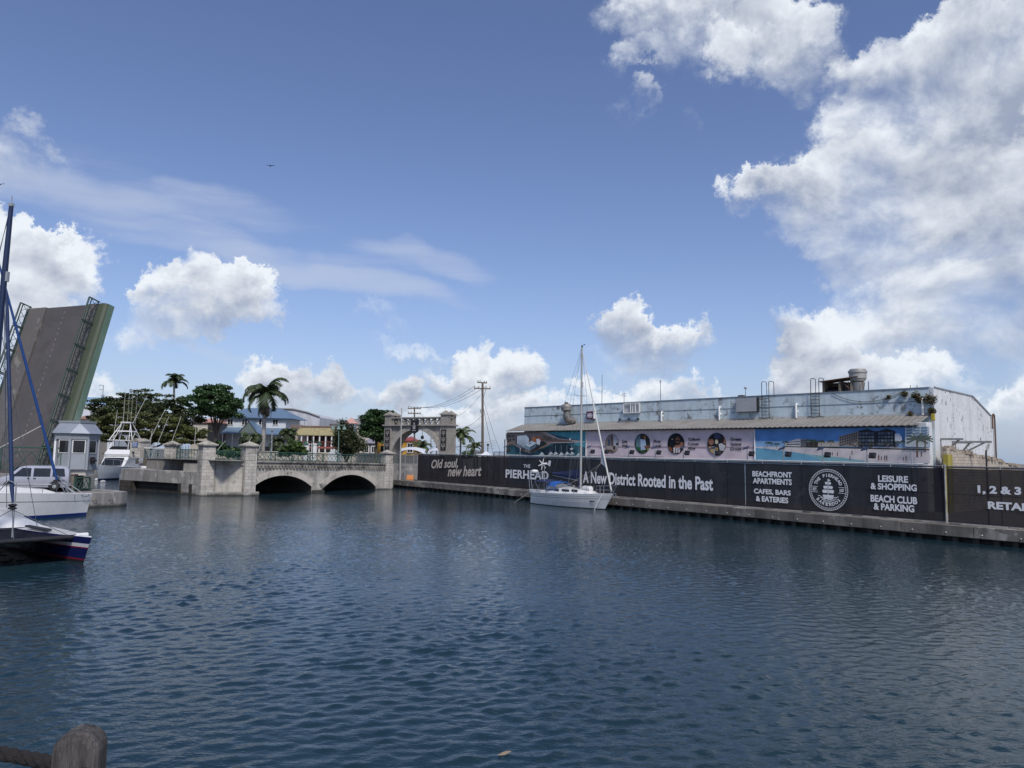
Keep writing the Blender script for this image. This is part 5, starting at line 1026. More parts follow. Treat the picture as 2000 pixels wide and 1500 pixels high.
# octagonal control cabin
cb = thing('control_cabin', 'light grey octagonal bridge control cabin with dark windows and a hipped metal roof', 'cabin', (-34.15, 58.6, 2.6), math.atan2(-.863, .506)+R_(45)+R_(7))
M = wmat(cb); a_, c_ = 1.46, .86
def oc(a, c): return [(a, -a+c), (a, a-c), (a-c, a), (-a+c, a), (-a, a-c), (-a, -a+c), (-a+c, -a), (a-c, -a)]
m_cab = mat('pale_grey_panel', (.25, .27, .285), (.21, .23, .245), .9, .5, streak=.15, scol=(.2, .21, .22)); m_cab2 = mat('lighter_grey_panel', (.32, .34, .36), (.28, .30, .32), 1, .5)
mb = MB(M); mb.prism([(x, y, .0) for x, y in oc(a_, c_)], (0, 0, 2.35)); mb.build('walls', m_cab, cb)
mb = MB(M); mb.prism([(x, y, 2.352) for x, y in oc(a_+.07, c_+.03)], (0, 0, .45)); mb.build('fascia', m_cab, cb)
mb = MB(M); e = oc(a_+.24, c_+.1); t = [(.95, -.62), (.95, .62), (.62, .95), (-.62, .95), (-.95, .62), (-.95, -.62), (-.62, -.95), (.62, -.95)]; t = [(.86, -.86), (.86, .86), (.86, .86), (-.86, .86), (-.86, .86), (-.86, -.86), (-.86, -.86), (.86, -.86)]
vs = [(x, y, 2.805) for x, y in e]+[(x, y, 3.62) for x, y in t]; mb.add(vs, [(i, (i+1) % 8, 8+(i+1) % 8, 8+i) if i % 2 == 0 else (i, (i+1) % 8, 8+i) for i in range(8)]+[[8, 10, 12, 14], list(range(8))[::-1]])
mb.build('roof', mat('zinc_roof', (.33, .36, .40), (.28, .31, .345), .8, .4, .3), cb); mb = MB(M); mb.box((0, 0, 3.625), (1.86, 1.86, .16)); mb.build('ridge_cap', m_cab, cb)
def face_uv(i, u, z, off):                                # point on wall face i
    p = oc(a_, c_); p0, p1 = V((*p[i], 0)), V((*p[(i+1) % 8], 0)); d = p1-p0; n_ = V((d.y, -d.x, 0)).normalized(); return p0+d*u+n_*off+V((0, 0, z))
for i in range(8):
    if i in (3, 4): continue
    u0, u1 = (.18, .82) if i % 2 else (.3, .95) if i == 6 else (.12, .72)
    f = MB(M); g_ = MB(M)
    f.prism([face_uv(i, u0-.05, 1.28, .002), face_uv(i, u1+.05, 1.28, .002), face_uv(i, u1+.05, 2.3, .002), face_uv(i, u0-.05, 2.3, .002)], face_uv(i, 0, 0, .035)-face_uv(i, 0, 0, 0)); w = f.build('window', m_whitep, cb)
    g_.poly([face_uv(i, u0, 1.33, .042), face_uv(i, u1, 1.33, .042), face_uv(i, u1, 2.26, .042), face_uv(i, u0, 2.26, .042)]); gl = g_.build('pane', m_glass, w); gl.matrix_parent_inverse = Matrix.Identity(4)
mb = MB(M)
for i in range(8):
    for u in (.0, 1.0): p = face_uv(i, u, 0, .02); mb.tube(p, p+zz*2.35, .09, n=6)
mb.build('corner_posts', m_cab2, cb)
mb = MB(M); mb.prism([face_uv(7, .1, .05, .003), face_uv(7, .9, .05, .003), face_uv(7, .9, 1.2, .003), face_uv(7, .1, 1.2, .003)], face_uv(7, 0, 0, .03)-face_uv(7, 0, 0, 0)); mb.build('front_panel', m_cab2, cb)
mb = MB(M); mb.prism([face_uv(6, -.12, -.0, .04), face_uv(6, .2, 0, .04), face_uv(6, .2, 2.3, .04), face_uv(6, -.12, 2.3, .04)], face_uv(6, 0, 0, .02)-face_uv(6, 0, 0, 0)); mb.build('doorway', m_black, cb)
mb = MB(M); p = face_uv(6, .24, 0, .3); mb.box((p.x, p.y, 0), (.14, .5, 2.2), .4); mb.build('open_door', m_whitep, cb)
mb = MB(M); p = face_uv(0, .4, .55, .1); mb.box((p.x, p.y, p.z-.05), (.3, .3, .5)); mb.box((p.x+.15, p.y, p.z+.1), (.2, .4, .16)); mb.build('signal_lamp', m_black, cb, bevel=.02)
mb = MB(M); mb.prism([(x, y, -.42) for x, y in oc(a_-.12, c_)], (0, 0, .415)); mb.build('concrete_base', mat('cream_concrete', (.5, .47, .42), (.4, .38, .34), 1, .8), cb)
mb = MB(M); mb.prism([(x, y, -1.9) for x, y in oc(a_-.8, c_*.5)], (0, 0, 1.47)); mb.build('support_stem', m_concd, cb)
bp = thing('lattice_barrier', 'dark green lattice barrier on the quay below the control cabin', 'barrier', onz(160, 952, LZ))
mb = MB(); a, c = at(146, 948.5, 57.2), at(175, 948.5, 58.6); a.z = c.z = LZ; lattice(mb, a, c, .95, .62, True, r=.035); mb.build('lattice', m_green, bp)
mb = MB(); p = at(141.5, 945, 57.4); mb.box((p.x, p.y, LZ), (.42, .42, 1.15)); mb.box((p.x, p.y, LZ+1.151), (.5, .5, .1)); tag(mb.build('quay_bollard', mat('brown_concrete', (.2, .17, .14), (.12, .1, .085), 2, .9)), 'squat brown concrete post right behind the silver van', 'post')

# ================================================================== VEHICLES ON THE LEFT QUAY
def wheel(parent, M, x, y, r=.32):
    mb = MB(M @ Matrix.Translation((x, y, r)) @ Matrix.Rotation(math.pi/2, 4, 'X')); mb.lathe((0, 0, -.1), [(r*.6, 0), (r, .03), (r, .17), (r*.6, .2)], 18); w = mb.build('wheel', m_black, parent, smooth=40)
    mb = MB(M @ Matrix.Translation((x, y, r)) @ Matrix.Rotation(math.pi/2, 4, 'X')); mb.lathe((0, 0, -.11), [(r*.25, 0), (r*.6, .02), (r*.6, .2), (r*.25, .22)], 12); o = mb.build('rim', m_alu, w, smooth=40); o.matrix_parent_inverse = Matrix.Identity(4)
def shell(mb, secs):
    """secs: (x, half width low, z low, half width belt, z belt, half width top, z top)"""
    mb.grid([[(x, -w0, z0), (x, -w1*.99, (z0+z1)/2), (x, -w1, z1), (x, -(w1+w2)/2-.01, (z1+z2)/2), (x, -w2, z2-.04), (x, -w2*.75, z2), (x, 0, z2+.02), (x, w2*.75, z2), (x, w2, z2-.04), (x, (w1+w2)/2+.01, (z1+z2)/2), (x, w1, z1), (x, w1*.99, (z0+z1)/2), (x, w0, z0)] for x, w0, z0, w1, z1, w2, z2 in secs])
    for s_, f in ((secs[0], 1), (secs[-1], -1)):
        x, w0, z0, w1, z1, w2, z2 = s_; mb.poly([(x, -w0, z0), (x, -w1, z1), (x, -w2, z2-.04), (x, 0, z2+.02), (x, w2, z2-.04), (x, w1, z1), (x, w0, z0)][::f])
m_silver = mat('silver_car_paint', (.42, .43, .47), (.39, .40, .44), 1, .3, .35, coat=.6)
vp = onz(69, 957.5, LZ); vd = V((-.955, -.30, 0)).normalized()
van = thing('minivan', 'silver minivan with dark side windows parked on the quay behind the white bow', 'minivan', (vp.x, vp.y, LZ), math.atan2(vd.y, vd.x)); M = wmat(van)
mb = MB(M); secs = [(-2.38, .72, .45, .80, .95, .74, 1.0), (-2.34, .78, .3, .84, .95, .76, 1.55), (-2.18, .80, .27, .85, .98, .74, 1.82), (-1.7, .82, .26, .86, 1.0, .72, 1.88), (.55, .82, .26, .86, 1.0, .71, 1.87), (.95, .82, .26, .86, 1.0, .70, 1.78), (1.62, .82, .26, .86, .98, .76, 1.16), (2.0, .82, .26, .85, .86, .78, 1.06), (2.32, .80, .3, .83, .74, .76, .92), (2.45, .72, .36, .76, .62, .7, .78)]
shell(mb, secs); mb.build('body', m_silver, van, smooth=35)
mb = MB(M); mb.poly([(1.58, -.74, 1.2), (.98, -.66, 1.76), (.98, .66, 1.76), (1.58, .74, 1.2)]); o = mb.build('windscreen', mat('blue_reflection_glass', (.02, .035, .07), None, 1, .08), van)  # blue reflection on the windscreen is put into the glass colour
for v in o.data.vertices: v.co += M.to_3x3() @ V((.035, 0, .03))
for s in (-1, 1):
    for nm, pts in (('front_window', [(1.35, 1.08), (.15, 1.06), (.15, 1.68), (.72, 1.70)]), ('middle_window', [(-.02, 1.06), (-1.12, 1.06), (-1.12, 1.68), (-.02, 1.68)]), ('rear_window', [(-1.28, 1.06), (-2.12, 1.08), (-2.02, 1.66), (-1.28, 1.68)])):
        mb = MB(M); mb.poly([(x, s*(.88-.15*(z-1.0)/.86+.012), z) for x, z in (pts if s > 0 else pts[::-1])]); mb.build(nm, m_glass, van)
    for x in (.28, -.12): mb = MB(M); mb.box((x, s*.885, .90), (.16, .05, .06)); mb.build('door_handle', m_black, van)
    mb = MB(M); mb.frame((-2.2, s*.872-.01, .74), (.75, 0, 0), (0, .02, 0), (0, 0, .03)); mb.build('slide_rail', m_black, van)
    mb = MB(M); mb.frame((-1.25, s*.86-.012, .46), (2.5, 0, 0), (0, .024, 0), (0, 0, .06)); mb.build('side_trim', mat('trim_silver', (.6, .6, .62), None, 1, .4), van)
    mb = MB(M); mb.prism([(2.12, s*.55, .72), (2.12, s*.84, .72), (2.05, s*.84, .9), (2.1, s*.55, .88)], (.25, 0, -.03)); mb.build('headlight', mat('headlight_lens', (.5, .5, .48), (.3, .3, .3), 9, .1), van)
    mb = MB(M); mb.box((1.25, s*.98, 1.1), (.12, .2, .16)); mb.build('wing_mirror', m_silver, van, bevel=.03)
    for x in (1.5, -1.45): wheel(van, M, x, s*.77)
    mb = MB(M)
    for x in (1.5, -1.45): mb.poly([(x+.42*math.cos(t_), s*.866, .3+.42*math.sin(t_)) for t_ in [math.pi*i/12 for i in range(13)]])
    mb.build('wheel_arches', m_black, van)
mb = MB(M); mb.box((2.42, 0, .34), (.16, 1.5, .2)); mb.build('front_bumper', mat('grey_bumper', (.25, .25, .25), None, 1, .5), van, bevel=.04); mb = MB(M); mb.box((-2.4, 0, .34), (.12, 1.5, .22)); mb.build('rear_bumper', m_silver, van, bevel=.04)
mb = MB(M); mb.box((2.36, 0, .66), (.1, .9, .14)); mb.build('grille', m_black, van)
cp = onz(-18, 951, LZ); car = thing('white_car', 'white car half hidden behind the silver minivan bonnet', 'car', (cp.x, cp.y, LZ), math.atan2(-.8, -.6)); M = wmat(car)
mb = MB(M); shell(mb, [(-2.2, .7, .4, .78, .8, .7, .9), (-2.0, .8, .28, .86, .85, .7, 1.1), (-1.5, .82, .26, .87, .9, .62, 1.45), (.1, .82, .26, .87, .9, .62, 1.48), (.5, .82, .26, .87, .9, .64, 1.38), (1.1, .82, .26, .87, .88, .76, .98), (1.9, .8, .28, .85, .7, .76, .82), (2.15, .7, .35, .76, .55, .7, .66)]); mb.build('body', m_whitep, car, smooth=35)
mb = MB(M); mb.poly([(1.12, -.72, 1.02), (.52, -.62, 1.4), (.52, .62, 1.4), (1.12, .72, 1.02)]); mb.build('windscreen', m_glass, car)
for s in (-1, 1):
    mb = MB(M); mb.poly([(x, s*(.885-.25*(z-.9)/.55+.01), z) for x, z in ([(.9, .96), (-1.6, .98), (-1.3, 1.36), (.4, 1.36)][::s])]); mb.build('side_window', m_glass, car)
    for x in (1.3, -1.3): wheel(car, M, x, s*.78, .3)
bp_ = onz(25, 944, LZ); kb = thing('waste_skip', 'dark green bin with a domed white lid behind the parked vehicles', 'bin', (bp_.x, bp_.y, LZ), .4); M = wmat(kb)
mb = MB(M); mb.box((0, 0, 0), (1.8, 1.5, 1.98)); mb.build('body', mat('bin_green', (.012, .035, .03), None, 3, .5), kb, bevel=.05); mb = MB(M); mb.add([(-1.05, -.9, 2.0), (1.05, -.9, 2.0), (1.05, .9, 2.0), (-1.05, .9, 2.0), (-.6, -.4, 2.25), (.6, -.4, 2.25), (.6, .4, 2.25), (-.6, .4, 2.25), (-1.05, -.9, 1.92), (1.05, -.9, 1.92), (1.05, .9, 1.92), (-1.05, .9, 1.92)], [(0, 1, 5, 4), (1, 2, 6, 5), (2, 3, 7, 6), (3, 0, 4, 7), (4, 5, 6, 7), (8, 9, 1, 0), (9, 10, 2, 1), (10, 11, 3, 2), (11, 8, 0, 3)]); mb.build('lid', m_whitep, kb)
mb = MB(M)
for s in (-1, 1):
    for i in range(8): u = i/7-.5; v = (i+1)/7-.5; mb.poly([(s*.46+.8*u, -.765, 1.45+.25*u*u), (s*.46+.8*v, -.765, 1.45+.25*v*v), (s*.46+.8*v, -.765, 1.6+.1*v*v), (s*.46+.8*u, -.765, 1.6+.1*u*u)])
mb.build('white_bands', m_whitep, kb)

# ================================================================== WHITE BOAT WITH ITS BOW TO THE RIGHT
wd = V((.6, .8, 0)); wbow = V((-27.25, 48.41, 0)); wl = thing('white_boat', 'white boat with a blue waterline stripe, its bow pointing right beside the left quay', 'boat', wbow-wd*9.2, math.atan2(wd.y, wd.x)); M = wmat(wl)
mb = MB(M); hull(mb, 9.2, 2.3, 1.75, 1.38, .5, .25, [(-1, 2), (-.3, 2), (.0, 2), (.03, 1), (.15, 0), (.66, 3), (.685, 0), (.9, 0)], 0, transom=.9, bowlow=.55, ent=2.6); mb.build('hull', [m_white, mat('royal_blue_stripe', (.012, .03, .16), None, 2, .35), mat('antifoul_teal', (.02, .06, .09), None, 2, .6), m_black], wl, smooth=35)
mb = MB(M); gr = []
for x, w, h in ((-.2, .9, .25), (1.5, .95, .5), (4.5, .8, .42), (6.6, .45, .2), (7.2, .3, .03)): gr.append([(x, -w, 1.62-.02*x), (x, -w*.8, 1.66-.02*x+h), (x, 0, 1.7-.02*x+h*1.05), (x, w*.8, 1.66-.02*x+h), (x, w, 1.62-.02*x)])
mb.grid(gr); mb.build('coachroof', m_white, wl, smooth=50)
mb = MB(M); mb.add([(3.2+.42*math.cos(a_), -1.155, 1.2+.15*math.sin(a_)) for a_ in [k*.3927 for k in range(16)]], [list(range(16))]); mb.build('hull_window', m_black, wl)
f0 = at(111, 937, 46.6); f1 = at(-14, 470, 43.3)
mb = MB(); d = f1-f0; mb.path([f0+d*.0, f0+d*.04, f0+d*.5, f0+d*.97], [.07, .085, .085, .05], 8); mb.build('furled_sail', mat('furled_blue_cloth', (.010, .06, .23), (.008, .045, .17), 2, .7), wl, smooth=60)
mb = MB(M); mp = V((9.2-6.6, 0, 1.7)); mb.tube(mp, mp+zz*15.2, .12, .09, 8); mb.build('mast', m_navy, wl, smooth=60)
mb = MB(); bt = M @ V((8.5, 0, 1.42)); 
for s in (-.35, .35): mb.tube(f0+V((0, 0, .25)), M @ V((8.0, s, 1.42)), .03)
mb.tube(f0+zz*.25, M @ V((8.95, .05, 1.42)), .03); mb.tube(f0, bt, .06); mb.build('bow_tripod', m_steel, wl)
mb = MB(); mb.lathe(f0-zz*.12, [(.1, 0), (.2, .03), (.2, .09), (.1, .14)], 10); mb.build('furling_drum', m_black, wl)
j = f0+d*.235
mb = MB(); rope(mb, j, at(-60, 906, 43), .0, .028); mb.build('sail_sheet', mat('pale_sheet_rope', (.5, .48, .42), None, 5, .8), wl)
mb = MB(M)
for s in (-1, 1):
    for x in (4.6, 6.2, 7.6): b_w = .98*(1-((x/9.2-.45)/.55)**2.6 if x/9.2 > .45 else 1); mb.tube((x, s*b_w, 1.45), (x, s*b_w, 2.05), .014)
    mb.path([(1, s*1.0, 2.1), (4.6, s*.97, 2.05), (6.2, s*.85, 2.05), (7.6, s*.55, 2.05), (8.8, s*.12, 1.9)], .009, 4)
mb.build('guard_rails', m_wirel, wl)
mb = MB(M); mb.path([(8.6, -.3, 1.42), (8.75, -.42, 1.28), (9.0, -.36, 1.22), (9.2, -.2, 1.3), (9.25, -.08, 1.42)], .016, 5); mb.tube((8.2, -.52, 1.42), (8.22, -.56, 1.05), .01, n=4); mb.build('bow_line', m_wire, wl)

# ================================================================== NEAR CATAMARAN, NAVY WITH RED AND WHITE BANDS
cd = V((.79, -.615, 0)).normalized(); cport = V((-cd.y, cd.x, 0)); HB = 2.2; CL = 10.5
cbow = V((-16.3, 29.0, 0))-cport*HB; cat = thing('catamaran', 'navy catamaran with red and white bands and a dark trampoline, bow at the left edge', 'catamaran', cbow-cd*CL, math.atan2(cd.y, cd.x)); M = wmat(cat)
m_nv = mat('navy_hull_paint', (.010, .016, .085), None, 2, .3, coat=.4); m_rd = mat('red_band_paint', (.22, .012, .025), None, 2, .35); m_wb = mat('white_band_paint', (.6, .6, .6), None, 2, .35)
for s, nm in ((1, 'port_hull'), (-1, 'starboard_hull')):
    mb = MB(M @ Matrix.Translation((0, s*HB, 0))); hull(mb, CL, 1.25, .95, 1.02, .5, .55, [(-1, 3), (-.5, 3), (0, 3), (.11, 1), (.165, 0), (.56, 1), (.605, 2), (.74, 0)], 4, transom=.9, bowlow=.6, ent=2.4)
    mb.build(nm, [m_nv, m_rd, m_wb, m_black, m_white], cat, smooth=35)
mb = MB(M); gr = []
for i in range(9):
    x = CL-5.2+4.55*i/8; gr.append([(x, -HB+.3+(2*HB-.6)*j/8, .93-.10*math.sin(math.pi*j/8)*math.sin(math.pi*i/8)) for j in range(9)])
mb.grid(gr); mb.build('trampoline', mat('black_trampoline_net', (.004, .0045, .008), (.008, .0085, .013), 3, .85, spec=.2), cat)
mb = MB(M); mb.path([(CL-.62, -HB-.2, .95), (CL-.62, HB+.05, .95)], .10, 10); mb.build('front_crossbeam', m_black, cat, smooth=50)
mb = MB(M); mb.tube((CL-.62, HB-.1, .98), (CL-.62, HB+.34, .98), .115, n=10); mb.build('beam_end_fitting', m_whitep, cat, smooth=50)
mb = MB(M); gr = []
for x, h, w in ((-.2, .5, 2.5), (.5, .85, 2.5), (2.8, .75, 2.5), (3.9, .42, 2.6), (5.3, .12, 2.7), (5.45, .0, 2.7)): gr.append([(x, -w, .98), (x, -w*.9, 1.0+h*.8), (x, -w*.5, 1.02+h), (x, 0, 1.04+h), (x, w*.5, 1.02+h), (x, w*.9, 1.0+h*.8), (x, w, .98)])
mb.grid(gr); mb.build('deckhouse', m_white, cat, smooth=50)
mb = MB(M); mb.frame((-.1, -HB, .62), (5.4, 0, 0), (0, 2*HB, 0), (0, 0, .33)); mb.build('bridge_deck', m_white, cat)
mb = MB(M); mb.frame((6.0, HB-.52, 1.06), (2.2, 0, 0), (0, .22, 0), (0, 0, .09)); mb.build('black_cushion', m_black, cat, bevel=.03)
mb = MB(M); [mb.frame((CL-2.6+i*.45, -1.6+i*.02, .96), (.3, 0, 0), (0, .12, 0), (0, 0, .06)) for i in range(2)]; mb.build('deck_fittings', m_whitep, cat)
mt0 = M @ V((CL-3.75, 0, 1.0)); Ym = mt0.y; top = at(22, 403, Ym); hd = at(8, 545, Ym)
mb = MB(); mb.path([V((mt0.x-.1, Ym, 1.0)), hd, top], [.13, .115, .085], 10); mb.build('mast', mat('blue_mast', (.010, .024, .075), (.007, .018, .055), 2, .4), cat, smooth=50)
mb = MB(); mb.box(top+zz*.0, (.16, .16, .12)); mb.tube(top, top+zz*.45, .02); mb.build('masthead_fitting', m_alu, cat); mb = MB(); mb.box(hd+V((.1, 0, -.1)), (.14, .14, .4)); mb.build('hound_fitting', m_alu, cat)
ft = at(24.3, 990, (M @ V((CL-1.9, 0, 0))).y); hs2 = at(13, 568, Ym)
mb = MB(); mb.path([ft+zz*.15, ft+(hs2-ft)*.08, ft+(hs2-ft)*.9, hs2], [.035, .075, .065, .035], 8); mb.build('furled_headsail', mat('navy_blue_canvas', (.009, .03, .10), (.007, .022, .075), 2, .7), cat, smooth=60)
mb = MB(); mb.lathe(ft-zz*.1, [(.05, 0), (.15, .02), (.15, .06), (.08, .1), (.15, .15), (.15, .19), (.05, .22)], 10); mb.build('furling_drum', m_black, cat)
mb = MB()
for s in (-HB+.3, 0, HB-.3): mb.tube(ft-zz*.1, M @ V((CL-.65, s, 1.0)), .014, n=4)
mb.tube(hd, M @ V((1.5, HB+.3, 1.1)), .016, n=4); mb.tube(hd, M @ V((1.5, -HB-.3, 1.1)), .016, n=4); mb.tube(top, M @ V((-.1, 0, 1.4)), .014, n=4); mb.tube(top-zz*.4+V((-.1, 0, 0)), hd+V((-.45, 0, -.2)), .012, n=4); mb.tube(hd+V((-.45, 0, -.2)), M @ V((CL-4.6, HB, 1.0)), .012, n=4)
for px in (6, 2, 14): mb.tube(hs2+V((0, 0, -.3)), at(px, 900, Ym-.6), .008, n=4)
mb.build('rigging', m_wirel, cat)
mb = MB(); p0 = at(32, 944, ft.y); mb.tube(p0, V((p0.x, p0.y, 1.0)), .028); mb.path([p0, p0+V((-.3, 0, .1)), p0+V((-.8, 0, -.5))], .02, 5); mb.build('deck_pole', m_alu, cat)

# ================================================================== SPORT FISHING BOATS BEHIND THE BRIDGE
m_tuna = mat('white_tube', (.7, .7, .7), (.6, .6, .6), 3, .35)
def sportfisher(bow, hd_, label, L=14.5):
    r = thing('fishing_boat', label, 'fishing boat', V(bow)-V(hd_)*L, math.atan2(hd_[1], hd_[0]), 'sport fishing boats in the basin'); M = wmat(r)
    mb = MB(M); hull(mb, L, 4.6, 1.25, 2.05, .7, 1.1, [(-1, 2), (-.3, 2), (0, 2), (.04, 1), (.12, 0), (.5, 0)], 0, transom=.85, bowlow=.30, low=.9); mb.build('hull', [m_white, mat('boat_navy_stripe', (.015, .03, .12), None, 2, .4), m_black], r, smooth=35)
    mb = MB(M); mb.prism([(3.6, -1.7, 1.4), (10.6, -1.5, 1.65), (9.0, -1.4, 3.0), (3.6, -1.7, 3.05)][::-1], (0, 3.1, 0)); mb.build('cabin', m_white, r, bevel=.12)
    for s in (-1, 1):
        mb = MB(M); y = 1.72 if s < 0 else 1.46; mb.poly([(9.9, s*(y-.05), 1.95), (4.2, s*(y+.02), 2.05), (4.2, s*(y+.02), 2.75), (9.2, s*(y-.05), 2.7)][::s]); mb.build('cabin_window', m_glass, r)
    mb = MB(M); mb.poly([(10.45, -1.3, 1.85), (10.45, 1.3, 1.85), (9.2, 1.2, 2.85), (9.2, -1.2, 2.85)]); o = mb.build('windscreen', m_glass, r)
    for v in o.data.vertices: v.co += M.to_3x3() @ V((.05, 0, .05))
    mb = MB(M); mb.prism([(3.4, -1.75, 3.06), (8.9, -1.6, 3.02), (9.1, -1.5, 3.45), (8.3, -1.4, 4.0), (3.4, -1.75, 3.9)][::-1], (0, 3.3, 0)); mb.build('flybridge', m_white, r, bevel=.1)
    mb = MB(M); mb.frame((3.3, -1.8, 3.35), (5.6, 0, 0), (0, .04, 0), (0, 0, .12)); mb.build('flybridge_stripe', m_black, r)
    mb = MB(M); mb.prism([(4.6, -1.45, 4.0), (8.1, -1.3, 4.0), (7.2, -1.25, 4.45), (4.6, -1.4, 4.4)][::-1], (0, 2.8, 0)); mb.build('wind_deflector', m_glass, r)
    mb = MB(M); mb.frame((3.6, -1.7, 5.25), (4.2, 0, 0), (0, 3.4, 0), (0, 0, .1)); mb.build('hardtop', m_white, r, bevel=.03)
    mb = MB(M)
    for x in (3.9, 5.6, 7.4):
        for s in (-1, 1): mb.tube((x, s*1.5, 3.95), (x-.1, s*1.5, 5.25), .05)
    for s in (-1, 1):
        mb.tube((3.8, s*1.5, 5.35), (5.0, s*.55, 7.75), .05); mb.tube((7.6, s*1.5, 5.35), (5.9, s*.55, 7.75), .05); mb.tube((3.8, s*1.5, 5.35), (5.9, s*.9, 6.7), .035); mb.tube((7.6, s*1.5, 5.35), (4.6, s*.9, 6.7), .035); mb.tube((4.4, s*1.05, 6.55), (6.7, s*1.05, 6.55), .04)
        mb.tube((5.0, s*.55, 7.75), (5.9, s*.55, 7.75), .04); mb.tube((9.5, s*1.6, 2.2), (6.0, s*.6, 7.4), .035)
    for x in (5.0, 5.9): mb.tube((x, -.55, 7.75), (x, .55, 7.75), .04)
    for x in (4.4, 6.7): mb.tube((x, -1.05, 6.55), (x, 1.05, 6.55), .04)
    mb.tube((4.4, -1.05, 8.6), (6.2, -1.05, 8.6), .03); mb.tube((4.4, 1.05, 8.6), (6.2, 1.05, 8.6), .03)
    mb.build('tuna_tower', m_tuna, r)
    mb = MB(M); mb.frame((4.7, -.7, 7.8), (1.4, 0, 0), (0, 1.4, 0), (0, 0, .12)); mb.frame((4.5, -.9, 6.6), (2.0, 0, 0), (0, 1.8, 0), (0, 0, .08)); mb.build('tower_platforms', m_white, r)
    mb = MB(M); mb.lathe((5.4, 0, 5.4), [(.1, 0), (.12, .3), (.3, .32), (.3, .5), (.1, .55)], 10); mb.frame((5.3, -.6, 5.98), (.16, 0, 0), (0, 1.2, 0), (0, 0, .12)); mb.build('radar', m_whitep, r)
    mb = MB(M)
    for x, y in ((4.6, -.9), (5.0, .9), (5.6, -.5), (6.2, .7), (4.9, -.2)): mb.tube((x, y, 7.6), (x-.1, y, 12.0+x*.1), .028, .014, 4)
    for s in (-1, 1): mb.tube((5.6, s*1.9, 2.4), (.2, s*3.3, 9.8), .055, .03, 5)
    mb.tube((5.0, .5, 7.6), (2.2, 1.4, 12.0), .05, .03, 5); mb.build('antennas_and_outriggers', mat('pale_rod', (.36, .35, .31), None, 3, .5), r)
    mb = MB(M)
    for s in (-1, 1): mb.path([(9.5, s*1.9, 2.45), (12, s*1.5, 2.65), (14.6, s*.5, 2.85), (15.3, 0, 2.9)], .03, 5); [mb.tube((x, s*y, 1.8), (x, s*y, 2.6), .02, n=4) for x, y in ((10, 1.8), (11.5, 1.55), (13, 1.15), (14.4, .55))]
    mb.build('bow_rail', m_steel, r)
    return r
b_ = onz(192, 938.5, 0); fb1_ = sportfisher(b_, V((.15, -.99, 0)).normalized(), 'white sport fishing boat with a tall tube tower between the cabin and the abutment')
mb = MB()
p = onz(190, 937, 0); bu = MB(); bu.lathe((p.x, p.y, -.2), [(.1, .0), (.3, .12), (.34, .24), (.22, .36), (.05, .42)], 10); tag(bu.build('mooring_buoy', m_whitep, smooth=60), 'white round mooring buoy nearer the fishing boat bow', 'buoy')
p = onz(201, 941, 0); bu = MB(); bu.lathe((p.x, p.y, -.2), [(.1, .0), (.3, .12), (.34, .24), (.22, .36), (.05, .42)], 10); tag(bu.build('mooring_buoy', [mat('buoy_dark', (.2, .2, .2), (.6, .6, .6), 2, .5)], smooth=60), 'darker mooring buoy beside the abutment wall', 'buoy')
# rods and outriggers of boats whose hulls lie hidden behind the bridge: one low skiff each
def skiff(px, Y, rods, label):
    p = at(px, 940, Y); r = thing('moored_boat', label, 'boat', (p.x, p.y, 0), .6, 'boats hidden behind the bridge'); M = wmat(r); mb = MB(M @ Matrix.Translation((-4, 0, 0))); hull(mb, 8, 2.6, .9, 1.3, .4, .6, [(-1, 0), (0, 0), (.5, 0)], 0); mb.build('hull', m_white, r, smooth=40)
    mb = MB()
    for (x0, y0, x1, y1) in rods: a = at(x0, y0, Y); c = at(x1, y1, Y+.5); e = a+(a-c)*.6; e.z = max(e.z, 1.0); mb.tube(e, c, .05, .03, 5)
    mb.build('fishing_rods', mat('rod_white', (.42, .41, .37), None, 3, .5), r)
    mb = MB(M); mb.box((-.6, 0, 1.0), (2.2, 1.6, .9)); mb.build('console', m_white, r, bevel=.1)
skiff(300, 100, ((293, 869, 297, 841), (307, 868, 330, 813)), 'boat with two pale rods rising behind the green railing with the white pipe')
skiff(352, 101, ((337, 859, 354, 813), (379, 878, 383, 830)), 'boat with pale rods rising behind the iron gate')
skiff(440, 102, ((423, 881, 440, 861), (484, 866, 492, 853)), 'boat with short rods rising between the two tall stone pillars')
skiff(510, 103, ((500, 888, 518, 852),), 'boat with one slanting white rod rising behind the bridge railing')

# ================================================================== NEAR QUAY: POST AND ROPE, BIRDS, DRIFTING LEAF
mb = MB(); mb.frame((-30, -12, -1), (60, 0, 0), (0, 14.3, 0), (0, 0, 3.75)); struct(mb.build('near_quay_paving', m_ground))
pp_ = at(157, 1460, 2.0); PTOP = at(157, 1421, 2.0).z
m_oldwood = mat('weathered_grey_wood', (.12, .108, .10), (.04, .035, .032), 42, .85, bump=.9, bscale=70, patch=.62, pcol=(.27, .255, .22), pscale=34, pz=.13, contrast=.14, streak=.6, scol=(.03, .027, .025), sscale=38)
def post(x, y, label):
    r = thing('mooring_post', label, 'post', (x, y, 2.75), .12, 'weathered posts of the rope barrier'); M = wmat(r); mb = MB(M); h = PTOP-2.75; n = 10; w = .056; d = .045
    prof = [(w*math.cos(t), h-.05+.05*math.sin(t)) for t in [math.pi*i/n for i in range(n+1)]]+[(-w, 0), (w, 0)]
    mb.prism([(x_, -d, z_) for x_, z_ in prof], (0, 2*d, 0)); mb.build('shaft', m_oldwood, r, bevel=.018)
    mb = MB(M @ Matrix.Translation((.028, -d-.004, h-.118)) @ Matrix.Rotation(math.pi/2, 4, 'X')); mb.lathe((0, 0, -.012), [(.018, 0), (.036, 0), (.038, .016), (.030, .02), (.018, .006)], 18); mb.build('rope_eye', m_black, r, smooth=50); return r
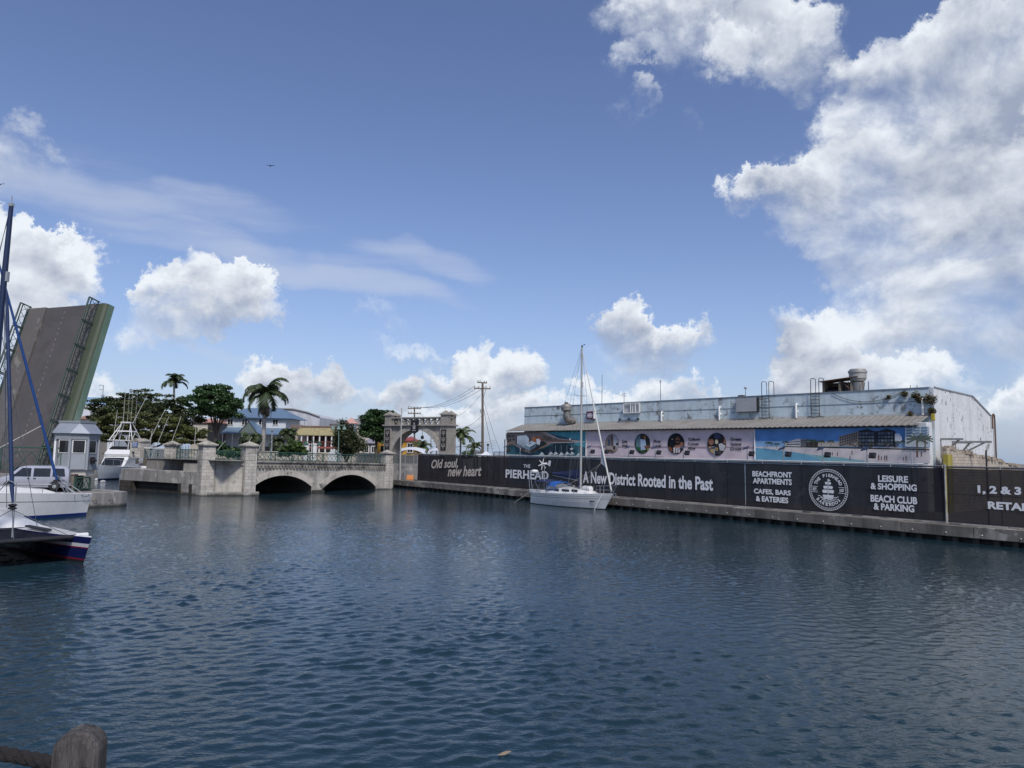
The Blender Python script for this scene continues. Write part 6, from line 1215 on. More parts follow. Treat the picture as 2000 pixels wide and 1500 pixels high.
post(pp_.x, pp_.y, 'weathered grey wooden post with a rounded top in the bottom left corner'); pl_ = at(-625, 1340, 2.05)
post(pl_.x, pl_.y, 'weathered wooden post holding the far left end of the thick rope')
a, c = at(114, 1491, 2.0), at(-600, 1285, 2.05)
rp = MB(); ax_ = (c-a).normalized(); n1_ = ax_.cross(zz).normalized(); n2_ = ax_.cross(n1_); nr = 260
for k_ in range(3):
    pts = []
    for i in range(nr+1):
        u = i/nr; p = a+(c-a)*u-zz*.03*4*u*(1-u); ph = k_*2.094+u*(c-a).length/.085*2*math.pi; pts.append(p+(n1_*math.cos(ph)+n2_*math.sin(ph))*.0085)
    rp.path(pts, .0105, 6)
tag(rp.build('barrier_rope', mat('dark_rope', (.05, .042, .04), (.022, .018, .017), 60, .95, bump=1, bscale=160), smooth=80), 'thick dark rope running left from the weathered wooden post', 'rope')
def bird(px, py, Y, label, span=.7, rz=.1, up=.16):
    p = at(px, py, Y); M = Mloc(p, rz); mb = MB(M); gr = []
    for s in range(-4, 5):
        u = s/4; x = u*span/2; z = up*span*abs(u)**1.5*.8-.02*math.cos(u*9); ch = .085*(1-.75*abs(u)**1.3)+.012; gr.append([(x, -ch*.4+abs(u)*.05, z), (x, ch*.1+abs(u)*.05, z+.014), (x, ch*.7+abs(u)*.07, z)])
    mb.grid(gr); mb.grid([[(x, y, z-.012) for x, y, z in r] for r in gr][::-1]); mb.path([(0, -.16, -.01), (0, -.1, .0), (0, .02, -.015), (0, .12, -.01), (0, .2, 0)], [.012, .028, .045, .028, .03], 8)
    tag(mb.build('bird', mat('dark_feathers', (.02, .02, .024), (.035, .034, .036), 20, .8), smooth=60), label, 'bird', 'birds in flight')
bird(528, 323.5, 62, 'dark bird gliding with raised wings in the open blue sky'); bird(-1, 359.5, 64, 'dark bird at the left edge of the sky')
p = onz(986, 1473, .02); mb = MB(Mloc((p.x, p.y, .035), .5)); mb.grid([[(x, y*w, .012*math.sin(x*22)+.02*y*y*30) for y in (-.05, -.02, 0, .02, .05)] for x, w in ((-.12, .15), (-.06, .8), (0, 1), (.06, .75), (.11, .1))]); tag(mb.build('fallen_leaf', mat('tan_leaf', (.32, .24, .16), (.25, .18, .11), 20, .7)), 'small tan leaf drifting on the dark water', 'leaf')
# ================================================================== TREES AND PLANTS
def leaves(name, centres, spread, n, size, material, parent, upbias=.6, elong=1.7, flat=.5):
    """n small leaf faces round each clump centre"""
    C = np.repeat(np.asarray(centres), n, 0); m = len(C)
    off = rng.normal(size=(m, 3)); off /= np.maximum(np.linalg.norm(off, axis=1, keepdims=True), .3); off *= (rng.uniform(0, 1, (m, 1))**.5)*np.repeat(np.asarray(spread).reshape(-1, 1)*np.ones((len(centres), 1)), n, 0)
    off[:, 2] *= flat; P = C+off
    nr = rng.normal(size=(m, 3)); nr[:, 2] = np.abs(nr[:, 2])+upbias; nr /= np.linalg.norm(nr, axis=1, keepdims=True)
    a = np.cross(nr, rng.normal(size=(m, 3))); a /= np.maximum(np.linalg.norm(a, axis=1, keepdims=True), 1e-6); b = np.cross(nr, a)
    s = size*rng.uniform(.6, 1.3, (m, 1)); a *= s*elong*.5; b *= s*.5
    vs = np.stack([P-a, P-b+a*.15, P+a, P+b+a*.15], 1).reshape(-1, 3)
    me = bpy.data.meshes.new(name); me.vertices.add(len(vs)); me.vertices.foreach_set('co', vs.astype(np.float32).ravel())
    me.loops.add(4*m); me.polygons.add(m); me.loops.foreach_set('vertex_index', np.arange(4*m, dtype=np.int32)); me.polygons.foreach_set('loop_start', np.arange(0, 4*m, 4, dtype=np.int32)); me.polygons.foreach_set('loop_total', np.full(m, 4, dtype=np.int32)); me.update(calc_edges=True)
    me.materials.append(material); return link(name, me, parent)
def clumps(c, r, n, shell=.45, zmin=-1.0):
    out = []
    while len(out) < n:
        d = rng.normal(size=3); d /= np.linalg.norm(d); k = shell+(1-shell)*rng.uniform()**.6
        if d[2]*k < zmin: continue
        out.append((c[0]+d[0]*r[0]*k, c[1]+d[1]*r[1]*k, c[2]+d[2]*r[2]*k))
    return out
def tree(label, base, crowns, material, trunk_r=.3, forks=5, leaf=.34, nl=70, spread=1.1, flat=.55, name='tree', zmin=-.5, shell=.45, lean=(0, 0), group='trees beyond the bridge', crotch=.35):
    r = thing(name, label, 'tree', base, 0, group); cs = []
    for (c, rad, n) in crowns: cs += clumps(c, rad, n, shell, zmin)
    leaves('crown', cs, spread, nl, leaf, material, r, flat=flat)
    mb = MB(); b = V(base); cz = min(c[2] for c, _, _ in crowns); top = V(crowns[0][0]); fk = b+(top-b)*crotch
    mb.path([b-zz*.3, b+zz*.3, fk], [trunk_r*1.3, trunk_r, trunk_r*.8], 8)
    for k in range(forks):
        t = V(cs[int(rng.integers(len(cs)))]); mid = fk+(t-fk)*.5+zz*abs((t-fk).length)*.10
        mb.path([fk, mid, t], [trunk_r*.55, trunk_r*.35, trunk_r*.1], 6)
        for _ in range(2): u = V(cs[int(rng.integers(len(cs)))]); 
        n_ = sorted(cs, key=lambda q_: (V(q_)-t).length)[1:4]
        for q_ in n_: mb.tube(mid.lerp(t, .6), q_, trunk_r*.14, trunk_r*.05, 5)
    mb.build('trunk', m_bark, r, smooth=60, uv=False); return r
L_dark = leafmat('dark_rain_tree_leaves', (.034, .054, .02), (.075, .10, .034), (.13, .12, .045)); L_olive = leafmat('olive_leaves', (.072, .088, .024), (.12, .135, .038), (.18, .16, .05))
L_mid = leafmat('almond_leaves', (.032, .075, .026), (.07, .13, .042)); L_bush = leafmat('bright_bush_leaves', (.045, .085, .022), (.085, .135, .035)); L_cas = leafmat('feathery_leaves', (.045, .062, .026), (.075, .092, .038)); L_palm = leafmat('palm_leaves', (.035, .06, .026), (.07, .10, .04), (.16, .14, .07)); L_palm2 = leafmat('fresh_palm_leaves', (.05, .09, .028), (.10, .13, .045), (.18, .15, .06)); L_dead = leafmat('dead_fronds', (.10, .075, .045), (.17, .13, .08))
GZ = .95
def crown_px(px, py, Y, rx, ry, n): c = at(px, py, Y); k = Y/FPX; return ((c.x, c.y, c.z), (rx*k, rx*k*.9, ry*k), n)
b = at(285, 900, 141); tree('broad dark rain tree with a flat dome behind the sport fishing boat', (b.x, b.y, GZ), [crown_px(290, 806, 142, 100, 44, 150), crown_px(235, 810, 140, 62, 40, 70), crown_px(345, 812, 143, 50, 36, 44)], L_dark, .5, 9, .27, 120, 1.25, .30, shell=.35)
b = at(262, 900, 126); tree('lower olive-green spreading tree in front of the dark rain tree', (b.x, b.y, GZ), [crown_px(275, 842, 126, 95, 38, 130), crown_px(350, 852, 128, 55, 24, 60), crown_px(200, 848, 125, 45, 30, 50)], L_olive, .4, 9, .24, 150, 1.1, .26, shell=.3)
b = at(420, 900, 138); tree('dense dark green almond tree with forked trunks beside the blue-roofed house', (b.x, b.y, GZ), [crown_px(424, 790, 138, 56, 40, 110), crown_px(410, 768, 138, 32, 18, 30), crown_px(452, 800, 137, 32, 28, 34)], L_mid, .35, 8, .30, 110, 1.1, .4, shell=.3, crotch=.5)
b = at(735, 900, 112); tree('dark tree with a gappy crown just left of the stone arch', (b.x, b.y, GZ), [crown_px(735, 818, 112, 30, 16, 36), crown_px(722, 842, 112, 24, 24, 36), crown_px(755, 815, 113, 26, 14, 22), crown_px(742, 852, 112, 20, 20, 26)], L_mid, .25, 7, .25, 110, .8, .5, shell=.2, crotch=.5)
b = at(676, 900, 106); tree('feathery olive casuarina right of the green lamp post', (b.x, b.y, GZ), [crown_px(676, 862, 106, 24, 28, 60), crown_px(690, 868, 106, 22, 22, 40), crown_px(668, 840, 106, 12, 18, 20)], L_cas, .2, 6, .16, 130, .75, 1.1, shell=.1, zmin=-.9)
b = at(572, 905, 108); tree('bright green bush with broad leaves rising over the bridge railing', (b.x, b.y, GZ), [crown_px(572, 874, 108, 24, 14, 36), crown_px(590, 880, 108, 14, 9, 14), crown_px(556, 884, 108, 12, 8, 12)], L_bush, .12, 5, .34, 50, .6, .5, name='bush', shell=.2, zmin=-.9)
b = at(462, 905, 112); tree('low dark shrubbery between the two tall stone pillars', (b.x, b.y, GZ), [crown_px(450, 882, 112, 30, 10, 30), crown_px(425, 874, 112, 14, 10, 14)], L_mid, .1, 4, .3, 50, .6, .6, name='bush', shell=.1, zmin=-.9)
def palm(label, base, crown, fr_len, n, material, tr=.22, dead=0, name='palm_tree', seedv=1, up=.5, lw=.32, droop=1.0, wind=0.0):
    r = thing(name, label, 'palm tree', base, 0, 'palm trees beyond the bridge'); b, c = V(base), V(crown); rd = random.Random(seedv)
    mb = MB(); mb.path([b-zz*.3, b.lerp(c, .3), b.lerp(c, .8), c], [tr*1.25, tr, tr*.85, tr*.7], 8); mb.build('trunk', m_palmtrunk, r, smooth=60, uv=False)
    def fronds(nm, num, m_, ln, elev, drp, thin):
        mb = MB()
        for k in range(num):
            az = 2*math.pi*k/num+rd.uniform(-.25, .25); el = elev+rd.uniform(-.55, .35)+(.75 if k % 3 == 0 else 0); L = ln*rd.uniform(.8, 1.1); h = V((math.cos(az), math.sin(az), 0)); p = c+zz*rd.uniform(-.2, .1)*ln*.3; pts = []; a = min(el, 1.45)
            for i in range(9): pts.append(p.copy()); d = h*math.cos(a)+zz*math.sin(a)+V((wind, 0, 0)); p = p+d.normalized()*L/8; a -= drp*(.16+.05*i)
            mb.path(pts, [.05*ln/3*(1-.1*i) for i in range(9)], 4)
            for i in range(8):
                for f in (0, .25, .5, .75):
                    q_ = pts[i].lerp(pts[i+1], f); d = (pts[i+1]-pts[i]).normalized(); side = d.cross(zz).normalized() if abs(d.z) < .97 else V((h.y, -h.x, 0)); t = (i+f)/8; ll = ln*lw*math.sin(math.pi*min(.12+t*.86, 1))**.7*rd.uniform(.85, 1.1)
                    for s in (-1, 1):
                        tip = q_+(side*s*.8+d*.55-zz*(.35+.3*rd.random())*droop).normalized()*ll; wv = d*thin*ln; mb.poly([q_-wv*.6, q_+wv*.6, tip+wv*.12])
        mb.build(nm, m_, r, uv=False)
    fronds('fronds', n, material, fr_len, up, droop, .055)
    if dead: c = c-zz*fr_len*.28; fronds('dead_fronds', dead, L_dead, fr_len*.55, -1.0, .6, .06)
    return r
B_ = lambda px, Y: (lambda p: (p.x, p.y, GZ))(at(px, 900, Y))
palm('tall wind-swept palm rising behind the dark rain tree', B_(341, 150), at(340, 746, 150), 3.6, 15, L_palm, .26, seedv=3, up=.8, wind=.10)
palm('royal palm with hanging dead fronds in front of the blue-roofed house', B_(512, 120), at(519, 768, 120), 5.0, 17, L_palm, .36, 12, seedv=5, up=.5, wind=.05)
palm('shaggy fan palm at the foot of the blue-roofed house, left of the royal palm', B_(488, 118), at(489, 858, 118), 2.4, 26, L_palm, .3, seedv=8, up=.5, name='fan_palm', lw=.6)
palm('fan palm at the corner of the yellow veranda building', B_(562, 118), at(564, 848, 118), 1.9, 22, L_palm, .2, seedv=9, up=.5, name='fan_palm', lw=.6)
palm('low fan palm spreading between the royal palm and the veranda', B_(546, 117), at(545, 866, 117), 2.0, 22, L_palm, .25, seedv=19, up=.4, name='fan_palm', lw=.6)
palm('coconut palm drooping against the right side of the stone arch', B_(899, 104), at(900, 852, 104), 2.5, 14, L_palm2, .14, seedv=11, up=.5, wind=.2)
palm('small young palm between the arch and the tall utility pole', B_(928, 100), at(927, 874, 100), 1.55, 14, L_palm2, .1, seedv=13, up=.7, wind=.15)
palm('bushy palm seen through the stone arch', B_(826, 125), at(825, 872, 125), 2.2, 18, L_palm2, .15, seedv=15, up=.6)

# ================================================================== BUILDINGS BEHIND THE BRIDGE
m_pw = mat('painted_white_wall', (.60, .63, .64), (.52, .55, .56), .6, .8, streak=.2, scol=(.3, .3, .28)); m_cream = mat('cream_wall', (.50, .45, .38), (.42, .38, .32), .6, .85, streak=.25); m_terr = mat('terracotta_roof', (.40, .19, .14), (.30, .15, .11), 1.5, .85, ribs=(.35, .5)); m_blueroof = mat('blue_sheet_roof', (.13, .20, .29), (.11, .17, .25), .6, .5, ribs=(.4, .35), streak=.12)
m_greyw = mat('stained_white_cladding', (.50, .52, .54), (.44, .46, .48), .5, .7, ribs=(.5, .3), streak=.55, scol=(.2, .18, .17), sscale=.6); m_yelroof = mat('yellow_tile_roof', (.36, .31, .15), (.25, .21, .11), 2, .9, patch=.4, pcol=(.2, .17, .1), pscale=2); m_red = mat('brick_red_paint', (.30, .09, .07), (.22, .075, .06), 2, .7); m_ochre = mat('ochre_wall', (.50, .27, .035), (.42, .22, .03), 1, .8); m_greyroof = mat('grey_sheet_roof', (.22, .22, .21), (.17, .17, .165), .5, .7, ribs=(.5, .3))
def win(parent, p, ex, w, h, dep=.12, frame=m_whitep):
    """window: frame with its pane; p bottom left on the wall, ex along it, the outside on the left of up x ex"""
    ex = V(ex).normalized(); nn = V((ex.y, -ex.x, 0)); p = V(p); f = .11
    mb = MB()
    for a, c in (((-f, -f), (w+f, 0)), ((-f, h), (w+f, h+f)), ((-f, .002), (-.002, h-.002)), ((w+.002, .002), (w+f, h-.002)), ((w/2-.03, .004), (w/2+.03, h-.004))): mb.frame(p+ex*a[0]+zz*a[1]-nn*.01, ex*(c[0]-a[0]), nn*dep, zz*(c[1]-a[1]))
    fo = mb.build('window', frame, parent); mb = MB(); mb.poly([p+nn*.03, p+ex*w+nn*.03, p+ex*w+nn*.03+zz*h, p+nn*.03+zz*h]); mb.build('pane', m_glass, fo); return fo
# house with the blue roof
def span(px0, px1, Y): a, c = at(px0, 870, Y), at(px1, 870, Y); return a.x, c.x
Y = 150; x0, x1 = span(425, 556, Y); hs = thing('blue_roofed_house', 'two-storey white house with a blue metal roof and a blue porch roof', 'house', ((x0+x1)/2, Y, GZ)); zt = at(500, 816, Y).z; zr = at(500, 797, Y+5).z
mb = MB(); mb.frame((x0, Y, GZ), (x1-x0, 0, 0), (0, 10, 0), (0, 0, zt-GZ)); mb.build('walls', m_pw, hs)
xr0, xr1 = x0-.6, at(574, 818, Y).x; ov = .5
mb = MB(); rid0, rid1 = xr0+4.5, at(550, 797, Y+5).x; zb = zt
mb.add([(xr0, Y-ov, zb), (xr1, Y-ov, zb-.1), (xr1, Y+10.5, zb), (xr0, Y+10.5, zb), (rid0, Y+5, zr), (rid1, Y+5, zr)], [(0, 1, 5, 4), (1, 2, 5), (2, 3, 4, 5), (3, 0, 4), (3, 2, 1, 0)]); mb.build('roof', m_blueroof, hs)
mb = MB(); mb.frame((xr0, Y-ov-.03, zb-.35), (xr1-xr0, 0, 0), (0, .08, 0), (0, 0, .34)); mb.build('eaves_board', mat('dark_blue_trim', (.03, .055, .09), None, 2, .5), hs)
for px in (450, 478, 511, 538): a = at(px-5, 829.5, Y); h = at(px, 819, Y).z-a.z; win(hs, (a.x, Y-.02, a.z), (1, 0, 0), 1.0, h)
mb = MB(); zp0, zp1 = at(480, 846, Y-3).z, at(480, 835, Y).z; pl, pr = at(431, 846, Y-3).x, at(553, 846, Y-3).x
mb.prism([(pl, Y-3, zp0), (pl, Y-.04, zp1), (pl, Y-.04, zp1-.2), (pl, Y-3, zp0-.2)], (pr-pl, 0, 0)); xm = at(488, 846, Y-3).x
mb.add([(xm-2.3, Y-3.3, zp0-.0), (xm+1.6, Y-3.3, zp0), (xm-.2, Y-3.3, zp1+1.2), (xm-.2, Y-.04, zp1+1.2), (xm-2.3, Y-.04, zp0+1.1), (xm+1.6, Y-.04, zp0+1.1)], [(0, 2, 3, 4), (1, 5, 3, 2)]); mb.build('porch_roof', m_blueroof, hs)
mb = MB(); mb.poly([(xm-2.2, Y-3.1, zp0), (xm+1.5, Y-3.1, zp0), (xm-.2, Y-3.1, zp1+1.1)]); mb.build('porch_gable', mat('grey_green_gable', (.13, .17, .16), (.1, .13, .12), 1, .8), hs)
mb = MB(); [mb.tube((pl+.3+i*(pr-pl-.6)/6, Y-2.8, GZ), (pl+.3+i*(pr-pl-.6)/6, Y-2.8, zp0-.15), .09) for i in range(7)]; mb.build('porch_posts', m_pw, hs)
mb = MB()
for px in (444, 500, 522): a = at(px, 862, Y); mb.frame((a.x-.6, Y-.05, GZ+.8), (1.2, 0, 0), (0, .04, 0), (0, 0, 3.2))
mb.build('porch_openings', m_glass, hs)
def block(label, px0, px1, Y, zb, depth, name, cat, wall, roof=None, pyr=None, rname='roof', flat=False, ang=0.0, over=.4):
    x0, x1 = span(px0, px1, Y); z1 = at((px0+px1)/2, zb, Y).z; r = thing(name, label, cat, ((x0+x1)/2, Y+depth/2, GZ), ang); M = wmat(r); w, d = (x1-x0)/2, depth/2; h = z1-GZ
    mb = MB(M); mb.frame((-w, -d, 0), (2*w, 0, 0), (0, 2*d, 0), (0, 0, h)); mb.build('walls', wall, r)
    if roof:
        mb = MB(M); o = over; rh = at((px0+px1)/2, pyr, Y+depth/2).z-GZ; k = max(w-d, 0)
        if flat == 'shed': mb.prism([(-w-o, -d-o, h+.005), (-w-o, d+o, rh), (-w-o, d+o, rh-.2), (-w-o, -d-o, h-.15)], (2*(w+o), 0, 0))
        else: mb.add([(-w-o, -d-o, h+.004), (w+o, -d-o, h+.004), (w+o, d+o, h+.004), (-w-o, d+o, h+.004), (-k, 0, rh), (k, 0, rh)], [(0, 1, 5, 4), (1, 2, 5), (2, 3, 4, 5), (3, 0, 4), (3, 2, 1, 0)])
        mb.build(rname, roof, r)
    return r, M, w, d, h
# stained white warehouse gable behind
Y = 172; r = thing('white_shed', 'stained white industrial shed with a sloping roofline behind the blue-roofed house', 'shed', (at(595, 830, Y).x, Y, GZ)); mb = MB()
pts = [at(px, py, Y) for px, py in ((540, 799), (573, 800), (600, 806), (624.5, 815))]; mb.prism([V((pts[0].x, Y, GZ))]+[V((pts[-1].x, Y, GZ))]+[p for p in pts[::-1]], (0, 30, 0)); mb.build('walls', m_greyw, r)
mb = MB(); mb.path([p+V((0, -.1, .1)) for p in pts], .22, 5); mb.build('roof_edge', m_greyroof, r); mb = MB(); a = at(601, 826, Y); mb.frame((a.x-.8, Y-.05, GZ+1), (.12, 0, 0), (0, .04, 0), (0, 0, a.z-GZ)); mb.frame((a.x-2.0, Y-.05, a.z+.6), (1.8, 0, 0), (0, .04, 0), (0, 0, .12)); mb.build('pipework', m_greyroof, r)
r, M, w, d, h = block('long low shed with a grey roof behind the pink turret', 622, 760, 182, 829, 16, 'grey_roofed_shed', 'shed', m_cream, m_greyroof, 817)
# veranda building: two storeys, yellow tiles, red rails
Y = 132; x0, x1 = span(558, 664, Y); vb = thing('veranda_building', 'old building with a yellow tiled roof and red verandas behind the bridge', 'building', ((x0+x1)/2, Y, GZ)); zz1 = at(600, 835, Y+4).z
mb = MB(); mb.frame((x0, Y+2.5, GZ), (x1-x0, 0, 0), (0, 8, 0), (0, 0, zz1-GZ)); mb.build('walls', m_cream, vb)
mb = MB(); a = at(560, 848, Y).z; mb.prism([(x0+1.5, Y-.4, a), (x0+1.8, Y+2.48, zz1-.1), (x0+1.8, Y+2.48, zz1-.3), (x0+1.5, Y-.4, a-.15)], (x1-x0-1.5, 0, 0)); mb.build('tiled_roof', m_yelroof, vb)
mb = MB(); mb.frame((x0, Y+2.4, zz1+.003), (x1-x0+.2, 0, 0), (0, 8.2, 0), (0, 0, .28)); mb.build('parapet_trim', mat('maroon_trim', (.12, .05, .04), (.2, .16, .14), 1, .8), vb)
zf = at(600, 872, Y).z; mb = MB(); mb.frame((x0+2.5, Y-.3, zf-.3), (x1-x0-2.5, 0, 0), (0, 2.78, 0), (0, 0, .3)); 
for i in range(28): xx = x0+2.6+i*(x1-x0-2.8)/27; mb.tube((xx, Y-.2, zf), (xx, Y-.2, zf+.85), .03, n=4)
mb.frame((x0+2.5, Y-.26, zf+.86), (x1-x0-2.5, 0, 0), (0, .12, 0), (0, 0, .08)); mb.build('red_balcony', m_red, vb)
mb = MB(); [mb.box((x0+2.8+i*(x1-x0-3.2)/6, Y-.15, GZ), (.2, .2, a-GZ)) for i in range(7)]; mb.build('veranda_posts', m_whitep, vb)
mb = MB()
for i in range(7):
    for z0_, z1_ in ((zf+.05, zf+2.3), (GZ+.1, zf-.7)): mb.frame((x0+3+i*1.25, Y+2.44, z0_), (.8, 0, 0), (0, .05, 0), (0, 0, z1_-z0_))
mb.build('doors', mat('dark_brown_doors', (.05, .03, .025), None, 2, .6), vb)
mb = MB(); mb.frame((x0+.0, Y+2.2, zz1-.6), (2.2, 0, 0), (0, .3, 0), (0, 0, 1.0)); mb.frame((x0-.3, Y+1.5, GZ), (.9, 0, 0), (0, 1, 0), (0, 0, zz1-GZ-.6)); mb.build('stone_gable_end', mat('brown_stone_end', (.22, .17, .14), (.13, .1, .085), 1, .9, bump=.4), vb)
gh = thing('gable_hut', 'small white hut with a shallow gable just behind the green railing', 'hut', (at(650, 890, 112).x, 112, GZ)); xa, xb = span(641, 663, 112); z_ = at(650, 886, 112).z; mb = MB(); mb.prism([(xa, 112, GZ), (xb, 112, GZ), (xb, 112, z_), ((xa+xb)/2, 112, at(650, 876, 112).z), (xa, 112, z_)], (0, 3, 0)); mb.build('walls', m_pw, gh); mb = MB(); mb.frame((xa+.15, 111.96, GZ+.6), (.9, 0, 0), (0, .05, 0), (0, 0, .9)); mb.build('louvre', m_alu, gh)
lw2 = thing('boundary_wall', 'long low pale wall running behind the bridge railing', 'wall', (at(560, 890, 115).x, 115, GZ)); xa, xb = span(380, 750, 115); mb = MB(); mb.frame((xa, 115, GZ), (xb-xa, 0, 0), (0, .3, 0), (0, 0, at(560, 882, 115).z-GZ)); mb.build('masonry', m_cream, lw2)
for px, lb in ((598.5, 'white cylinder planter left of the twin lamp post'), (613.5, 'white cylinder planter right of the twin lamp post')): p = at(px, 880, 113.5); h = at(px, 866, 113.5).z-GZ; mb = MB(); mb.lathe((p.x, p.y, GZ), [(.42, 0), (.45, h-.3), (.52, h-.25), (.52, h), (.35, h)], 14); o = mb.build('planter', m_whitep, smooth=40); tag(o, lb, 'planter', 'white planters behind the railing')
# turret with a pink pyramid roof
r, M, w, d, h = block('small square turret with a pink pyramid roof above the casuarina', 674, 691, 150, 827, 2.0, 'turret', 'turret', m_pw, mat('pink_roof', (.52, .30, .25), (.44, .26, .22), 1, .8), 815, over=.5)
mb = MB(M); [mb.frame((-w+.15+i*(w*1.0), -d-.03, h-1.0), (w*.72, 0, 0), (0, .04, 0), (0, 0, .8)) for i in range(2)]; mb.build('openings', m_glass, r)
# left: cream house with pink roof, pale blue and white block, red roof
r, M, w, d, h = block('cream house with a pink roof half hidden by the trees', 372, 420, 158, 826, 8, 'pink_roofed_house', 'house', m_cream, mat('pink_clay_roof', (.46, .25, .20), (.38, .2, .16), 1, .85), 816)
for i in range(3): win(r, M @ V((-w+.6+i*1.7, -d-.02, h-2.4)), (1, 0, 0), .8, 1.3)
r, M, w, d, h = block('grey stone house end between the almond tree and the blue-roofed house', 404, 424, 146, 826, 6, 'stone_house', 'house', mat('grey_rubble_wall', (.24, .22, .2), (.16, .15, .14), .8, .9, bump=.5), m_terr, 820)
r, M, w, d, h = block('tall white building with a pale blue parapet behind the raised leaf', 120, 222, 175, 790, 20, 'white_block', 'building', m_pw)
for i, (za, zb_) in enumerate(((0.003, .9), (1.0, 1.7))): mb = MB(M); mb.frame((-w-.15-i*.1, -d-.15-i*.1, h+za), (2*w+.3+i*.2, 0, 0), (0, 2*d+.3, 0), (0, 0, zb_-za)); mb.build('blue_parapet', mat('light_blue_parapet', (.25, .40, .56), (.2, .34, .48), .5, .7), r)
mb = MB(M); a = at(197, 760, 175); c_ = M.inverted() @ V((a.x, 175, a.z)); x_ = c_.x
mb.tube((x_, -d+1, h+1.7), (x_, -d+1, c_.z+1), .09); mb.tube((x_-1.0, -d+1, h+4.5), (x_-1.0, -d+1, c_.z+.8), .12); mb.tube((x_-1.0, -d+1, c_.z), (x_, -d+1, c_.z), .06); mb.tube((x_-1.0, -d+1, h+4.7), (x_, -d+1, h+4.7), .06); mb.box((x_, -d+1, h+1.7), (.5, .5, .7)); mb.build('aerial', m_alu, r)
r, M, w, d, h = block('low house with a terracotta roof right behind the raised leaf', 140, 178, 152, 818, 6, 'terracotta_house', 'house', m_cream, m_terr, 810)
# through and beside the arch
r, M, w, d, h = block('ochre house with a red hipped roof seen through the arch', 782, 813, 132, 862, 7, 'ochre_house', 'house', m_ochre, mat('red_roof', (.34, .07, .06), (.26, .055, .05), 1, .7, ribs=(.4, .3)), 852, over=.25)
win(r, M @ V((w-1.5, -d-.02, h-1.9)), (1, 0, 0), .85, 1.5)
r, M, w, d, h = block('ochre and white shopfront just left of the arch', 734, 756, 118, 864, 5, 'ochre_shop', 'shop', m_ochre); mb = MB(M); mb.frame((-w-.08, -d-.06, 0), (.28, 0, 0), (0, .2, 0), (0, 0, h+.1)); mb.build('quoins', m_pw, r); mb = MB(M); mb.frame((-.1, -d-.04, h-1.6), (.9, 0, 0), (0, .05, 0), (0, 0, 1.1)); mb.build('dark_window', m_glass, r)
r, M, w, d, h = block('old house with a lavender-grey roof left of the arch', 708, 740, 124, 866, 6, 'grey_house', 'house', mat('grey_wall', (.3, .29, .27), (.22, .21, .2), 1, .9), mat('lavender_roof', (.26, .25, .30), (.2, .19, .23), 1, .8), 853)
for i in range(2): win(r, M @ V((-w+.4+i*1.2, -d-.02, h-1.5)), (1, 0, 0), .6, 1.0)
r, M, w, d, h = block('dark green-roofed kiosk at the left end of the warehouse', 985, 1020, 108, 848, 4, 'green_kiosk', 'kiosk', mat('kiosk_teal', (.05, .10, .10), None, 1, .6), m_greyroof, 841) if False else (None,)*5
def tent(px0, px1, pye, pyt, Y, label, kind):
    x0, x1 = span(px0, px1, Y); ze = at((px0+px1)/2, pye, Y).z; zt = at((px0+px1)/2, pyt, Y).z; r = thing('white_tent', label, 'tent', ((x0+x1)/2, Y, GZ), 0, 'white tents behind the hoarding'); w = (x1-x0)/2; mb = MB(wmat(r)); hE, hT = ze-GZ, zt-GZ
    if kind == 'pyr': 
        P = []
        for k in range(6): u = k/5; q_ = (1-u); hh = hE+(hT-hE)*(u**1.7); P.append([(-w*q_-.02, -w*q_-.02, hh), (w*q_+.02, -w*q_-.02, hh), (w*q_+.02, w*q_+.02, hh), (-w*q_-.02, w*q_+.02, hh), (-w*q_-.02, -w*q_-.02, hh)])
        mb.grid(P)
    else:
        P = []
        for k in range(9): u = k/8*2-1; P.append([(w*u, -2.5, hE+(hT-hE)*(1-u*u)*(.6)), (w*u, 0, hE+(hT-hE)*(1-.35*u*u)), (w*u, 2.5, hE+(hT-hE)*(1-u*u)*.9)])
        mb.grid(P)
    mb.build('canopy', m_tent, r, smooth=60); mb = MB(wmat(r)); [mb.tube((sx*w*.95, sy, 0), (sx*w*.95, sy, hE+.1), .06) for sx in (-1, 1) for sy in (-w*.9 if kind == 'pyr' else -2.3, w*.9 if kind == 'pyr' else 2.3)]; mb.build('posts', m_alu, r)
m_tent = mat('white_membrane', (.66, .68, .70), (.6, .62, .64), .6, .6)
tent(780, 832, 886, 873, 113, 'wide curved white canopy under the left side of the arch', 'curve'); tent(838, 872, 887, 875, 116, 'curved white canopy under the right side of the arch', 'curve'); tent(932, 968, 890, 881, 98, 'white pyramid tent behind the hoarding at the foot of the utility pole', 'pyr')

# ================================================================== STONE ARCH GATEWAY
ar0 = V((-8.4, 98.5, 0)); AWd = 11.1; AD = 1.9
arch = thing('stone_archway', 'grey stone gateway arch with pierced parapet and dark emblem plaques beyond the bridge', 'archway', (ar0-WD*AWd/2), math.atan2(WD.y, WD.x))
def aw(x, y, z): p = ar0-WD*(AWd-x)+RD*y; return V((p.x, p.y, z))        # x right along the front, y back
m_arch = mat('grey_arch_stone', (.36, .33, .285), (.26, .24, .205), .9, .9, bump=.4, streak=.45, scol=(.06, .055, .05), sscale=1.5, patch=.3, pcol=(.3, .28, .25), pscale=1.0, brick=(.8, .4, .008, (.75, .72, .7)))
zc = 8.0; zp = 9.1; LWs = 1.3; cxr = AWd/2; hw2 = AWd/2-LWs+.2
def iz(x): t = abs(x-cxr)/hw2; return 2.6+4.9*math.sqrt(max(1-t**2.05, 0))
mb = MB(); n = 28; pts = [(LWs-.2+(AWd-2*LWs+.4)*i/n, iz(LWs-.2+(AWd-2*LWs+.4)*i/n)) for i in range(n+1)]
